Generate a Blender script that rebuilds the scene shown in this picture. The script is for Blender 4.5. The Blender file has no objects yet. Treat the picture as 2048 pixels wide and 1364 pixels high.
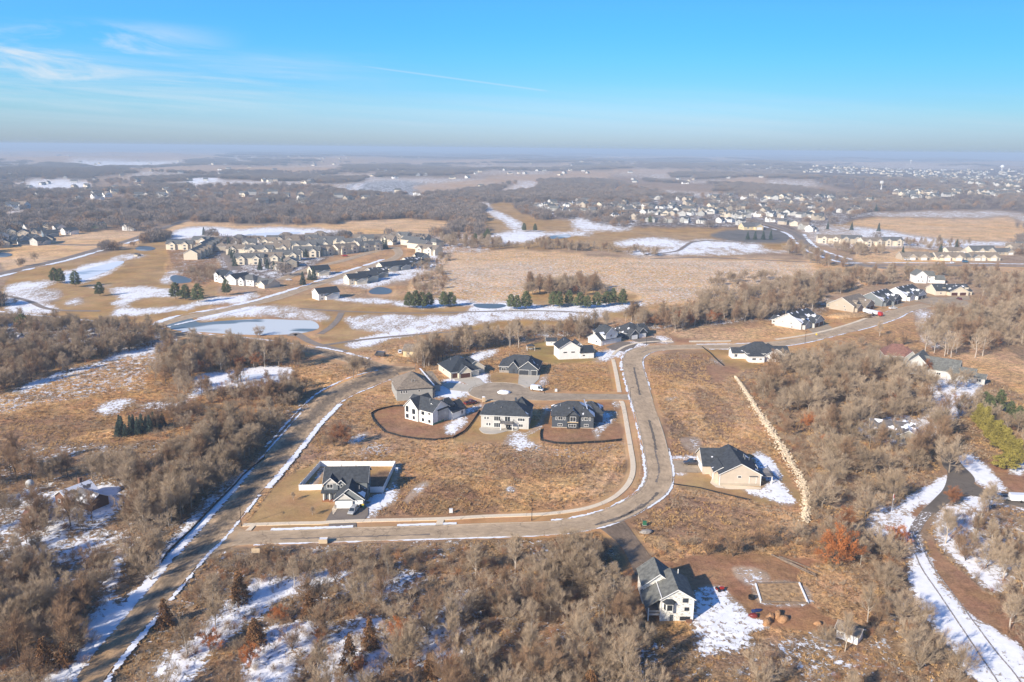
import bpy, math, random
import numpy as np
from mathutils import Vector, Matrix
random.seed(7); RNG = np.random.default_rng(11)
SC = bpy.context.scene
COL = SC.collection
R = math.radians

# ------------------------------------------------------------------ camera, sky, sun, exposure
CAMH = 105.0; F = 1592.0; TILT = R(13.6); ROLL = R(0.57)
cam_d = bpy.data.cameras.new('camera'); cam = bpy.data.objects.new('camera', cam_d); COL.objects.link(cam)
cam_d.sensor_width = 36.0; cam_d.lens = 36.0 * F / 2048.0; cam_d.clip_start = 1.0; cam_d.clip_end = 200000.0
fw = Vector((0, math.cos(TILT), -math.sin(TILT)))
rt = Vector((1, 0, 0)); up = rt.cross(fw)
rt2 = rt * math.cos(ROLL) + up * math.sin(ROLL); up2 = up * math.cos(ROLL) - rt * math.sin(ROLL)
cam.matrix_world = Matrix(((rt2.x, up2.x, -fw.x, 0), (rt2.y, up2.y, -fw.y, 0), (rt2.z, up2.z, -fw.z, CAMH), (0, 0, 0, 1)))
SC.camera = cam
SUN_AZ = R(225.6); SUN_EL = R(26.5)
sd = bpy.data.lights.new('sun', 'SUN'); sd.energy = 4.8; sd.angle = R(0.55); sd.color = (1.0, 0.89, 0.73)
sun = bpy.data.objects.new('sun', sd); COL.objects.link(sun)
to_sun = Vector((math.sin(SUN_AZ) * math.cos(SUN_EL), math.cos(SUN_AZ) * math.cos(SUN_EL), math.sin(SUN_EL)))
sun.rotation_euler = to_sun.to_track_quat('Z', 'Y').to_euler()
W = bpy.data.worlds.new('World'); SC.world = W; W.use_nodes = True
wn, wl = W.node_tree.nodes, W.node_tree.links
wn.clear()
def N(t, **k):
    n = wn.new(t)
    for a, b in k.items(): setattr(n, a, b)
    return n
wo = N('ShaderNodeOutputWorld'); wb = N('ShaderNodeBackground'); sky = N('ShaderNodeTexSky', sky_type='NISHITA')
sky.sun_disc = False; sky.sun_elevation = SUN_EL; sky.sun_rotation = SUN_AZ; sky.altitude = 300; sky.air_density = 1.0; sky.dust_density = 0.7; sky.ozone_density = 4.0
wb.inputs[1].default_value = 0.12
SC.view_settings.view_transform = 'Standard'; SC.view_settings.look = 'None'; SC.view_settings.exposure = 0.66; SC.view_settings.gamma = 1.0
# thin cirrus and one contrail, drawn in the sky by direction
tc = N('ShaderNodeTexCoord'); sp = N('ShaderNodeSeparateXYZ'); wl.new(tc.outputs['Generated'], sp.inputs[0])
def M(op, a, b=None, c=None, clamp=False):
    n = N('ShaderNodeMath', operation=op, use_clamp=clamp)
    for i, v in enumerate((a, b, c)):
        if v is None: continue
        if isinstance(v, (int, float)): n.inputs[i].default_value = v
        else: wl.new(v, n.inputs[i])
    return n.outputs[0]
def SS(x, lo, hi):
    n = N('ShaderNodeMapRange', interpolation_type='SMOOTHSTEP'); wl.new(x, n.inputs[0]); n.inputs[1].default_value = lo; n.inputs[2].default_value = hi
    return n.outputs[0]
yy = M('MAXIMUM', sp.outputs[1], 0.02)
uu = M('DIVIDE', sp.outputs[0], yy); ww = M('DIVIDE', sp.outputs[2], yy)
def cloud(us, ws, ang, lo, hi, det=8.0, seed=0.0, dist=0.6):
    cb = N('ShaderNodeCombineXYZ')
    a = M('MULTIPLY', M('ADD', uu, M('MULTIPLY', ww, ang)), us); b = M('MULTIPLY', M('SUBTRACT', ww, M('MULTIPLY', uu, -0.06)), ws)
    wl.new(a, cb.inputs[0]); wl.new(b, cb.inputs[1]); cb.inputs[2].default_value = seed
    nz = N('ShaderNodeTexNoise'); nz.inputs['Scale'].default_value = 1.0; nz.inputs['Detail'].default_value = det; nz.inputs['Roughness'].default_value = 0.62; nz.inputs['Distortion'].default_value = dist
    wl.new(cb.outputs[0], nz.inputs['Vector'])
    return SS(nz.outputs['Fac'], lo, hi)
c1 = M('MULTIPLY', cloud(4.2, 24.0, 0.9, 0.38, 0.66, det=10.0, seed=12.3, dist=1.2), M('MULTIPLY', SS(uu, -0.30, -0.50), M('MULTIPLY', SS(ww, 0.045, 0.085), SS(ww, 0.15, 0.115))))
c2 = M('MULTIPLY', cloud(2.0, 40.0, 0.3, 0.40, 0.68, seed=8.1), M('MULTIPLY', SS(uu, -0.05, -0.42), M('MULTIPLY', SS(ww, 0.02, 0.05), SS(ww, 0.12, 0.085))))
c3 = M('MULTIPLY', cloud(1.6, 60.0, 0.2, 0.42, 0.8, seed=1.7), M('MULTIPLY', SS(ww, 0.005, 0.03), SS(ww, 0.085, 0.05)))
ln = M('ABSOLUTE', M('SUBTRACT', ww, M('SUBTRACT', 0.0721, M('MULTIPLY', uu, 0.119))))
ct = M('MULTIPLY', SS(ln, 0.0016, 0.0003), M('MULTIPLY', SS(uu, -0.21, -0.15), SS(uu, 0.048, 0.03)))
cfac = M('MAXIMUM', M('MULTIPLY', c1, 0.95), M('MAXIMUM', M('MULTIPLY', c2, 0.6), M('MAXIMUM', M('MULTIPLY', c3, 0.22), M('MULTIPLY', ct, 0.27))))
mx = N('ShaderNodeMixRGB'); hsv = N('ShaderNodeHueSaturation'); hsv.inputs['Saturation'].default_value = 1.3; hsv.inputs['Hue'].default_value = 0.508; wl.new(sky.outputs[0], hsv.inputs['Color']); wl.new(cfac, mx.inputs[0]); 
rp = N('ShaderNodeValToRGB'); rp.color_ramp.interpolation = 'B_SPLINE'; wl.new(M('MULTIPLY', ww, 2.0, None, True), rp.inputs[0])
for i_, (p_, c_) in enumerate(((0.0, (.56, .66, 1.06)), (.0436, (.56, .66, 1.0)), (.09, (.50, .67, .88)), (.136, (.44, .69, .88)), (.205, (.42, .75, .92)), (.327, (.44, .88, 1.0)), (.8, (1, 1, 1)))):
    e_ = rp.color_ramp.elements[i_] if i_ < 2 else rp.color_ramp.elements.new(p_); e_.position = p_; e_.color = (*c_, 1)
tn = N('ShaderNodeMixRGB', blend_type='MULTIPLY'); tn.inputs[0].default_value = 1; wl.new(hsv.outputs[0], tn.inputs[1]); wl.new(rp.outputs[0], tn.inputs[2]); rs = N('ShaderNodeVectorMath', operation='SCALE'); wl.new(tn.outputs[0], rs.inputs[0]); wl.new(M('SUBTRACT', 1.0, M('SUBTRACT', M('MULTIPLY', SS(uu, -0.1, 0.65), 0.24), M('MULTIPLY', SS(uu, 0.1, -0.6), 0.12))), rs.inputs['Scale']); wl.new(rs.outputs[0], mx.inputs[1]); mx.inputs[2].default_value = (3.9, 4.4, 4.9, 1)
wl.new(mx.outputs[0], wb.inputs[0]); wl.new(wb.outputs[0], wo.inputs[0])

# ------------------------------------------------------------------ helpers
CR = np.array([rt2.x, rt2.y, rt2.z]); CU = np.array([up2.x, up2.y, up2.z]); CF = np.array([fw.x, fw.y, fw.z])
def rays(p):
    p = np.atleast_2d(np.asarray(p, float))
    return CF[None] + (p[:, :1] - 1024) / F * CR[None] - (p[:, 1:2] - 682) / F * CU[None]
def G(p, z=0.0):                       # where the ray of a picture point meets the ground
    d = rays(p); t = (CAMH - z) / -d[:, 2]
    return d[:, :2] * t[:, None]
def g(x, y, z=0.0): return G([(x, y)], z)[0]
def P(s): return np.array([[float(v) for v in q.split(',')] for q in s.split()])
def zc_of(xy): return xy[:, 1] * CF[1] + CAMH * -CF[2]
def hash2(ix, iy, s):
    n = (ix.astype(np.int64) * 374761393 + iy.astype(np.int64) * 668265263 + s * 974634777) & 0x7fffffff
    n = ((n ^ (n >> 13)) * 1274126177) & 0x7fffffff
    return ((n ^ (n >> 16)) & 0xffff) / 65535.0
def vnoise(x, y, s=0):
    ix = np.floor(x); iy = np.floor(y); fx = x - ix; fy = y - iy
    fx = fx * fx * (3 - 2 * fx); fy = fy * fy * (3 - 2 * fy)
    a = hash2(ix, iy, s); b = hash2(ix + 1, iy, s); c = hash2(ix, iy + 1, s); d = hash2(ix + 1, iy + 1, s)
    return a + (b - a) * fx + (c - a) * fy + (a - b - c + d) * fx * fy
def fbm(x, y, s=0, o=4):
    v = 0; a = 0.5; t = 0
    for i in range(o):
        v = v + a * vnoise(x * 2 ** i, y * 2 ** i, s + i * 17); t += a; a *= 0.5
    return v / t
def sstep(x, lo, hi):
    t = np.clip((x - lo) / (hi - lo), 0, 1); return t * t * (3 - 2 * t)
def height(x, y):
    x = np.asarray(x, float); y = np.asarray(y, float); d = np.hypot(x, y)
    a = 16 * sstep(d, 950, 2300) + 22 * sstep(d, 2500, 7000)
    h = a * (fbm(x / 620 + 3.1, y / 900 + 1.7, 5, 3) - 0.42) * 1.7
    return np.minimum(h, 62) * 1.0
def hz(x, y): return float(height(np.array([x]), np.array([y]))[0])
def inside(pts, poly):
    x, y = pts[:, 0], pts[:, 1]; r = np.zeros(len(pts), bool); n = len(poly); j = n - 1
    for i in range(n):
        xi, yi = poly[i]; xj, yj = poly[j]
        if yi != yj:
            r ^= ((yi > y) != (yj > y)) & (x < (xj - xi) * (y - yi) / (yj - yi) + xi)
        j = i
    return r
def smooth(pts, n=6, closed=False):
    pts = np.asarray(pts, float); m = len(pts); out = []
    idx = range(m if closed else m - 1)
    for i in idx:
        if closed: p0, p1, p2, p3 = pts[(i - 1) % m], pts[i], pts[(i + 1) % m], pts[(i + 2) % m]
        else: p0, p1, p2, p3 = pts[max(i - 1, 0)], pts[i], pts[i + 1], pts[min(i + 2, m - 1)]
        for k in range(n):
            t = k / n
            out.append(0.5 * ((2 * p1) + (-p0 + p2) * t + (2 * p0 - 5 * p1 + 4 * p2 - p3) * t * t + (-p0 + 3 * p1 - 3 * p2 + p3) * t ** 3))
    if not closed: out.append(pts[-1])
    return np.array(out)

def tag(o, label=None, cat=None, group=None, kind=None):
    if label: o['label'] = label
    if cat: o['category'] = cat
    if group: o['group'] = group
    if kind: o['kind'] = kind
    return o
def empty(name, x, y, z=0.0, rz=0.0, label=None, cat=None, group=None):
    o = bpy.data.objects.new(name, None); COL.objects.link(o); o.location = (x, y, z); o.rotation_euler = (0, 0, rz); o.empty_display_size = 0.5
    return tag(o, label, cat, group)
class MB:
    def __init__(s): s.v = []; s.f = []; s.m = []
    def add(s, v, f, mi=0):
        b = len(s.v); s.v += [tuple(map(float, q)) for q in v]; s.f += [tuple(b + i for i in q) for q in f]; s.m += [mi] * len(f); return s
    def box(s, x0, x1, y0, y1, z0, z1, mi=0):
        return s.add([(x0, y0, z0), (x1, y0, z0), (x1, y1, z0), (x0, y1, z0), (x0, y0, z1), (x1, y0, z1), (x1, y1, z1), (x0, y1, z1)],
                     [(0, 3, 2, 1), (4, 5, 6, 7), (0, 1, 5, 4), (1, 2, 6, 5), (2, 3, 7, 6), (3, 0, 4, 7)], mi)
    def bar(s, a, b, w, h=None, mi=0):          # square bar from a to b
        a = Vector(a); b = Vector(b); d = (b - a).normalized(); h = h or w
        u = d.cross(Vector((0, 0, 1)));
        if u.length < 1e-3: u = Vector((1, 0, 0))
        u.normalize(); v = u.cross(d); c = []
        for q in (a, b):
            for i, j in ((-1, -1), (1, -1), (1, 1), (-1, 1)): c.append(q + u * i * w / 2 + v * j * h / 2)
        return s.add(c, [(0, 1, 2, 3), (7, 6, 5, 4), (0, 4, 5, 1), (1, 5, 6, 2), (2, 6, 7, 3), (3, 7, 4, 0)], mi)
    def tube(s, a, b, r0, r1=None, n=8, mi=0, cap=True):
        a = Vector(a); b = Vector(b); r1 = r0 if r1 is None else r1; d = (b - a).normalized()
        u = d.cross(Vector((0, 0, 1)));
        if u.length < 1e-3: u = Vector((1, 0, 0))
        u.normalize(); v = u.cross(d); c = []
        for q, r in ((a, r0), (b, r1)):
            for i in range(n):
                t = 2 * math.pi * i / n; c.append(q + (u * math.cos(t) + v * math.sin(t)) * r)
        f = [(i, (i + 1) % n, n + (i + 1) % n, n + i) for i in range(n)]
        if cap: f += [tuple(range(n))[::-1], tuple(range(n, 2 * n))]
        return s.add(c, f, mi)
    def lathe(s, prof, cx=0, cy=0, n=20, mi=0):
        c = []
        for r, z in prof:
            for i in range(n):
                t = 2 * math.pi * i / n; c.append((cx + r * math.cos(t), cy + r * math.sin(t), z))
        f = []
        for k in range(len(prof) - 1):
            for i in range(n):
                j = (i + 1) % n; f.append((k * n + i, k * n + j, (k + 1) * n + j, (k + 1) * n + i))
        return s.add(c, f, mi)
    def prism(s, poly, z0, z1, mi=0):
        n = len(poly); v = [(x, y, z0) for x, y in poly] + [(x, y, z1) for x, y in poly]
        return s.add(v, [tuple(range(n))[::-1], tuple(range(n, 2 * n))] + [(i, (i + 1) % n, n + (i + 1) % n, n + i) for i in range(n)], mi)
    def mesh(s, name, mats):
        me = bpy.data.meshes.new(name); me.from_pydata(s.v, [], s.f)
        for m in mats: me.materials.append(m)
        if len(mats) > 1: me.polygons.foreach_set('material_index', s.m)
        me.update(); return me
    def build(s, name, mats, parent=None, smooth=False):
        if not isinstance(mats, (list, tuple)): mats = [mats]
        me = s.mesh(name, mats)
        if smooth: me.polygons.foreach_set('use_smooth', [True] * len(me.polygons))
        o = bpy.data.objects.new(name, me); COL.objects.link(o)
        if parent: o.parent = parent
        return o
def npmesh(name, V, Fc, mats, smooth=False, mi=None):
    V = np.asarray(V, np.float32); Fc = np.asarray(Fc, np.int32); k = Fc.shape[1]
    me = bpy.data.meshes.new(name); me.vertices.add(len(V)); me.vertices.foreach_set('co', V.ravel())
    me.loops.add(Fc.size); me.loops.foreach_set('vertex_index', Fc.ravel())
    me.polygons.add(len(Fc)); me.polygons.foreach_set('loop_start', np.arange(0, Fc.size, k, dtype=np.int32))
    try: me.polygons.foreach_set('loop_total', np.full(len(Fc), k, np.int32))
    except Exception: pass
    me.polygons.foreach_set('use_smooth', np.full(len(Fc), bool(smooth)))
    for m in mats: me.materials.append(m)
    if mi is not None: me.polygons.foreach_set('material_index', mi.astype(np.int32))
    me.update(calc_edges=True); me.validate(); return me
def obj(name, me, parent=None):
    o = bpy.data.objects.new(name, me); COL.objects.link(o)
    if parent: o.parent = parent
    return o
def copy_tree(o, parent=None):
    c = o.copy(); COL.objects.link(c); c.parent = parent
    for ch in o.children: copy_tree(ch, c)
    return c

# ------------------------------------------------------------------ materials
def mat(name, col, rough=0.8, var=0.15, scale=1.0, bump=0.0, spec=0.3, metal=0.0, sc2=None, coat=0.0):
    m = bpy.data.materials.new(name); m.use_nodes = True; nt = m.node_tree; b = nt.nodes['Principled BSDF']
    b.inputs['Roughness'].default_value = rough; b.inputs['Metallic'].default_value = metal
    b.inputs['Specular IOR Level'].default_value = spec; b.inputs['Coat Weight'].default_value = coat
    t = nt.nodes.new('ShaderNodeTexCoord'); n = nt.nodes.new('ShaderNodeTexNoise'); n.inputs['Scale'].default_value = scale; n.inputs['Detail'].default_value = 5
    nt.links.new(t.outputs['Object'], n.inputs['Vector'])
    if sc2:
        mp = nt.nodes.new('ShaderNodeMapping'); mp.inputs['Scale'].default_value = sc2
        nt.links.new(t.outputs['Object'], mp.inputs['Vector']); nt.links.new(mp.outputs[0], n.inputs['Vector'])
    r = nt.nodes.new('ShaderNodeMapRange'); nt.links.new(n.outputs['Fac'], r.inputs[0]); r.inputs[1].default_value = 0.3; r.inputs[2].default_value = 0.7; r.inputs[3].default_value = 1 - var; r.inputs[4].default_value = 1 + var
    mm = nt.nodes.new('ShaderNodeVectorMath'); mm.operation = 'SCALE'; mm.inputs[0].default_value = col[:3]; nt.links.new(r.outputs[0], mm.inputs['Scale'])
    nt.links.new(mm.outputs[0], b.inputs['Base Color'])
    if bump:
        bp = nt.nodes.new('ShaderNodeBump'); bp.inputs['Strength'].default_value = bump; bp.inputs['Distance'].default_value = 0.1
        nt.links.new(n.outputs['Fac'], bp.inputs['Height']); nt.links.new(bp.outputs[0], b.inputs['Normal'])
    return m
def siding(name, col, var=0.06, pitch=0.2):
    m = mat(name, col, 0.7, var, 0.6); nt = m.node_tree; b = nt.nodes['Principled BSDF']
    t = nt.nodes.new('ShaderNodeTexCoord'); w = nt.nodes.new('ShaderNodeTexWave'); w.bands_direction = 'Z'; w.wave_profile = 'SAW'; w.inputs['Scale'].default_value = 0.314 / pitch
    nt.links.new(t.outputs['Object'], w.inputs['Vector']); bp = nt.nodes.new('ShaderNodeBump'); bp.inputs['Strength'].default_value = 0.5; bp.inputs['Distance'].default_value = 0.03
    nt.links.new(w.outputs['Fac'], bp.inputs['Height']); nt.links.new(bp.outputs[0], b.inputs['Normal']); return m
def roofing(name, col, snow=0.0, var=0.34):
    """shingles with weathering; lying snow is left on the slopes turned from the noon sun"""
    m = mat(name, col, 0.85, var, 1.1); nt = m.node_tree; b = nt.nodes['Principled BSDF']; L = nt.links; nn = nt.nodes
    t = nn.new('ShaderNodeTexCoord'); br = nn.new('ShaderNodeTexNoise'); br.inputs['Scale'].default_value = 9; br.inputs['Detail'].default_value = 3; L.new(t.outputs['Object'], br.inputs['Vector'])
    bp = nn.new('ShaderNodeBump'); bp.inputs['Strength'].default_value = 0.5; bp.inputs['Distance'].default_value = 0.04; L.new(br.outputs['Fac'], bp.inputs['Height']); L.new(bp.outputs[0], b.inputs['Normal'])
    if snow:
        src = b.inputs['Base Color'].links[0].from_socket
        ge = nn.new('ShaderNodeNewGeometry'); dt = nn.new('ShaderNodeVectorMath'); dt.operation = 'DOT_PRODUCT'; L.new(ge.outputs['Normal'], dt.inputs[0]); dt.inputs[1].default_value = (0.71, 0.70, 0)
        s2 = nn.new('ShaderNodeTexNoise'); s2.inputs['Scale'].default_value = 0.28; s2.inputs['Detail'].default_value = 5; L.new(t.outputs['Object'], s2.inputs['Vector'])
        a = nn.new('ShaderNodeMapRange'); L.new(dt.outputs['Value'], a.inputs[0]); a.inputs[1].default_value = -0.35; a.inputs[2].default_value = 0.3; a.inputs[3].default_value = snow * .55; a.inputs[4].default_value = snow
        ad = nn.new('ShaderNodeMath'); ad.operation = 'ADD'; L.new(a.outputs[0], ad.inputs[0]); L.new(s2.outputs['Fac'], ad.inputs[1])
        th = nn.new('ShaderNodeMapRange'); L.new(ad.outputs[0], th.inputs[0]); th.inputs[1].default_value = 0.78; th.inputs[2].default_value = 0.81
        mixn = nn.new('ShaderNodeMixRGB'); L.new(th.outputs[0], mixn.inputs[0]); L.new(src, mixn.inputs[1]); mixn.inputs[2].default_value = (0.85, 0.86, 0.9, 1); L.new(mixn.outputs[0], b.inputs['Base Color'])
    return m
SNOWC = (0.86, 0.87, 0.90)
MT = dict(
 white=siding('white_siding', (0.78, 0.77, 0.74)), lgrey=siding('light_grey_siding', (0.50, 0.49, 0.46)), grey=siding('grey_siding', (0.17, 0.185, 0.19)),
 mgrey=siding('mid_grey_siding', (0.34, 0.34, 0.32)), beige=siding('beige_siding', (0.52, 0.44, 0.35)), tan=siding('tan_siding', (0.42, 0.36, 0.28)), slate=siding('slate_siding', (0.07, 0.08, 0.095)),
 cream=siding('cream_siding', (0.66, 0.58, 0.45)), yellow=siding('yellow_siding', (0.62, 0.50, 0.30)), green=siding('green_sheathing', (0.10, 0.22, 0.13)), brick=mat('brick', (0.17, 0.09, 0.06), 0.85, 0.2, 6),
 batten=siding('pale_board_siding', (0.55, 0.52, 0.47)), blue=siding('blue_grey_siding', (0.16, 0.22, 0.27)),
 r_dark=roofing('charcoal_shingles', (0.050, 0.055, 0.062), 0.13), r_dsnow=roofing('charcoal_shingles_snow', (0.052, 0.056, 0.062), 0.30), r_black=roofing('black_shingles', (0.030, 0.036, 0.045), 0.08), r_grey=roofing('grey_shingles', (0.115, 0.115, 0.112), 0.08),
 r_tan=roofing('tan_shingles', (0.21, 0.17, 0.13), 0.10), r_red=roofing('red_brown_shingles', (0.20, 0.10, 0.075), 0.02), r_snow=roofing('snowy_shingles', (0.12, 0.11, 0.11), 0.45), r_old=roofing('worn_grey_shingles', (0.14, 0.14, 0.125), 0.02),
 trim=mat('white_trim', (0.80, 0.79, 0.76), 0.5, 0.03), dtrim=mat('dark_trim', (0.04, 0.042, 0.045), 0.5, 0.05), door=mat('white_garage_door', (0.80, 0.79, 0.77), 0.45, 0.02), bdoor=mat('brown_garage_door', (0.09, 0.035, 0.025), 0.5, 0.1),
 ddoor=mat('dark_garage_door', (0.045, 0.048, 0.055), 0.5, 0.05), stone=mat('stone_veneer', (0.30, 0.27, 0.24), 0.9, 0.35, 2.5, 0.4), concrete=mat('concrete', (0.42, 0.39, 0.34), 0.85, 0.12, 0.5),
 deck=mat('deck_boards', (0.28, 0.12, 0.06), 0.8, 0.15, 2), gdeck=mat('grey_deck_boards', (0.28, 0.26, 0.24), 0.8, 0.1, 2), wood=mat('weathered_wood', (0.20, 0.15, 0.11), 0.9, 0.3, 2), pale_wood=mat('pale_wood', (0.55, 0.42, 0.26), 0.8, 0.12, 2),
 snow=mat('packed_snow', SNOWC, 0.6, 0.04, 0.8, 0.4), black=mat('black_steel', (0.02, 0.02, 0.022), 0.5, 0.05), metal=mat('galvanised_steel', (0.45, 0.46, 0.47), 0.4, 0.08, 2, metal=0.6),
 vinyl=mat('white_vinyl', (0.83, 0.83, 0.82), 0.4, 0.02), rubber=mat('tyre_rubber', (0.02, 0.02, 0.02), 0.8, 0.1), rim=mat('wheel_rim', (0.35, 0.35, 0.36), 0.35, 0.05, metal=0.7),
 silver=mat('silver_paint', (0.38, 0.39, 0.40), 0.3, 0.03, coat=0.5), dkpaint=mat('dark_grey_paint', (0.055, 0.05, 0.055), 0.3, 0.05, coat=0.5), redp=mat('red_paint', (0.42, 0.03, 0.02), 0.35, 0.05, coat=0.4), maroon=mat('maroon_paint', (0.16, 0.025, 0.02), 0.35, 0.05, coat=0.4),
 whitep=mat('white_paint', (0.78, 0.78, 0.78), 0.3, 0.02, coat=0.4), bluep=mat('blue_paint', (0.06, 0.18, 0.30), 0.3, 0.03, coat=0.4), yellowp=mat('yellow_paint', (0.80, 0.55, 0.02), 0.4, 0.03), lamp=mat('lamp_lens', (0.7, 0.7, 0.66), 0.2, 0.02), tail=mat('tail_lens', (0.4, 0.02, 0.02), 0.2, 0.02),
 tanp=mat('tan_plastic', (0.58, 0.45, 0.30), 0.6, 0.04), orange=mat('orange_plastic', (0.7, 0.16, 0.03), 0.5, 0.03), tarp=mat('blue_tarp', (0.02, 0.035, 0.12), 0.5, 0.1, 3), fabric=mat('black_silt_cloth', (0.018, 0.018, 0.02), 0.8, 0.1),
 greenp=mat('green_plastic', (0.04, 0.16, 0.08), 0.5, 0.05), spoil=mat('orange_spoil_earth', (0.36, 0.20, 0.10), 0.95, 0.4, 2.5, 0.9), soil=mat('turned_soil', (0.36, 0.23, 0.12), 0.95, 0.5, 0.9, 0.9),
)
g_ = bpy.data.materials.new('window_glass'); g_.use_nodes = True; b_ = g_.node_tree.nodes['Principled BSDF']; b_.inputs['Base Color'].default_value = (0.025, 0.032, 0.04, 1); b_.inputs['Roughness'].default_value = 0.08; b_.inputs['Specular IOR Level'].default_value = 0.8
MT['glass'] = g_
# rough wrapped siding of the unfinished house: white sheathing with dark smears
def wrap_mat():
    m = mat('smeared_white_sheathing', (0.74, 0.72, 0.66), 0.75, 0.05, 1); nt = m.node_tree; b = nt.nodes['Principled BSDF']; nn = nt.nodes; L = nt.links
    src = b.inputs['Base Color'].links[0].from_socket; t = nn.new('ShaderNodeTexCoord'); mp = nn.new('ShaderNodeMapping'); mp.inputs['Scale'].default_value = (1, 1, 3.5); L.new(t.outputs['Object'], mp.inputs[0])
    n = nn.new('ShaderNodeTexNoise'); n.inputs['Scale'].default_value = 1.1; n.inputs['Detail'].default_value = 8; n.inputs['Roughness'].default_value = 0.75; L.new(mp.outputs[0], n.inputs['Vector'])
    r = nn.new('ShaderNodeMapRange'); L.new(n.outputs['Fac'], r.inputs[0]); r.inputs[1].default_value = 0.51; r.inputs[2].default_value = 0.57; r.inputs[4].default_value = 0.7
    x = nn.new('ShaderNodeMixRGB'); L.new(r.outputs[0], x.inputs[0]); L.new(src, x.inputs[1]); x.inputs[2].default_value = (0.16, 0.15, 0.14, 1); L.new(x.outputs[0], b.inputs['Base Color']); return m
MT['wrap'] = wrap_mat()

# ------------------------------------------------------------------ ground cover plan (kind, snow cover, outline traced on the ground, edge wander)
CV = dict(meadow=(.47, .275, .13), dark=(.32, .19, .10), straw=(.57, .345, .165), marsh=(.66, .42, .21), lawn=(.40, .245, .10), green=(.30, .205, .075), dirt=(.32, .17, .085), mud_and_shade=(.155, .10, .065),
          wood=(.30, .195, .11), plow=(.085, .072, .068), field=(.46, .31, .19), pink=(.31, .21, .135), farwood=(.17, .13, .10), gravel=(.33, .28, .22), snowf=(.40, .29, .2), pave=(.16, .145, .13))
TUFT = dict(meadow=1, dark=1, straw=1, marsh=.8, lawn=.12, green=.1, dirt=.35, mud_and_shade=.5, wood=.9, plow=.2, field=.3, pink=.6, farwood=.5, gravel=.1, snowf=.3, pave=0)
COVER = []
def cov(kind, snow, s, warp=1.0):
    p = P(s)
    if kind == 'snowf' and p[:, 1].mean() < 700: snow *= .9
    COVER.append((kind, snow, p, warp))
# far country, top to bottom
cov('field', .25, '0,300 400,302 430,318 0,322'); cov('field', .15, '620,318 1000,320 1010,326 640,326'); cov('field', .3, '1180,312 1500,314 1500,320 1180,318')
cov('field', .85, '145,322 350,322 360,328 200,330'); cov('field', .8, '180,327 290,325 300,332 190,332'); cov('field', .2, '300,333 640,334 660,345 280,342'); cov('field', .3, '1500,322 2048,326 2048,332 1500,328')
cov('field', .75, '40,360 140,356 215,364 200,378 90,382 50,374'); cov('pink', .1, '200,360 300,360 280,372 210,374'); cov('field', .9, '365,366 390,358 440,362 410,368')
cov('pink', .05, '0,385 130,380 300,392 420,388 520,395 480,410 300,412 90,405 0,410'); cov('field', .7, '0,424 90,422 95,428 10,432'); cov('field', .35, '190,424 330,424 320,430 200,432')
cov('pink', .1, '330,384 640,378 620,396 470,402 340,402'); cov('plow', .48, '690,386 720,366 800,360 880,366 1000,362 990,374 930,380 880,388 760,392', .6); cov('field', .75, '700,388 716,371 735,366 722,376 716,388', .5)
cov('field', .3, '860,366 1100,352 1110,358 880,384 850,384'); cov('field', .55, '990,384 1060,356 1080,362 1076,376 1000,388'); cov('field', .2, '1000,352 1200,350 1180,358 1000,360')
cov('field', .4, '540,330 760,328 700,336 560,338'); cov('field', .5, '640,350 760,346 740,354 650,356'); cov('field', .4, '900,330 1140,330 1100,338 910,338'); cov('field', .3, '1140,344 1400,342 1390,348 1150,350')
cov('field', .08, '1676,366 1800,362 1850,366 1840,376 1760,380 1680,376'); cov('field', .1, '1580,342 1660,342 1650,350 1590,348'); cov('field', .15, '1450,358 1540,356 1530,366 1455,364')
cov('field', .5, '1740,330 2048,336 2048,340 1745,334'); cov('field', .2, '1840,376 2000,384 2000,392 1850,386')
cov('pink', .1, '0,436 90,434 260,440 330,450 250,470 150,460 0,450')
# woods edge, golf land and marsh, middle distance
cov('marsh', .08, '0,470 140,462 300,462 330,450 360,440 500,450 660,448 700,440 860,438 880,450 700,462 560,468 330,470 280,490 190,500 0,540')
cov('marsh', .15, '650,452 740,444 880,446 900,456 840,470 700,470')
cov('lawn', .12, '0,560 120,525 240,500 330,480 420,478 440,600 300,640 120,650 0,640'); cov('meadow', .2, '330,520 430,520 480,545 470,570 350,575')
cov('snowf', .97, '330,478 345,460 400,452 470,458 560,455 640,462 560,472 470,478 400,474 340,484'); cov('field', .85, '480,468 660,460 700,466 660,476 520,482')
cov('mud_and_shade', .5, '400,480 640,472 880,470 880,500 800,520 640,540 560,560 470,560 440,520')
cov('dark', .35, '330,482 420,480 430,560 380,560 340,530'); cov('meadow', .1, '560,560 700,500 790,490 870,500 860,540 700,560 640,590')
cov('snowf', .75, '590,555 650,545 800,530 870,500 980,505 960,520 880,540 790,566 720,575')
cov('marsh', .39, '830,560 880,530 930,515 940,500 1040,503 1200,512 1400,514 1640,524 1700,540 1760,548 1700,580 1500,600 1260,612 1020,612 960,608 880,600 820,590')
cov('marsh', .34, '900,506 1040,503 1200,512 1180,524 1000,522 900,540', 1.5)
cov('meadow', .5, '880,470 980,470 1000,495 940,505 880,500'); cov('lawn', .18, '970,432 990,405 1040,412 1050,440 1400,436 1560,470 1560,500 1400,512 1200,500 1000,498 980,470')
cov('snowf', .95, '958,405 975,403 1000,425 1045,445 1030,462 1002,440 975,420', .6); cov('lawn', .02, '982,410 1050,418 1070,440 1040,442 1000,424', .6)
cov('snowf', .93, '975,470 1050,462 1100,466 1180,464 1160,472 1080,474 1060,484 990,488 970,480'); cov('snowf', .9, '1140,440 1160,434 1250,448 1250,456 1170,460 1140,458')
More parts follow.
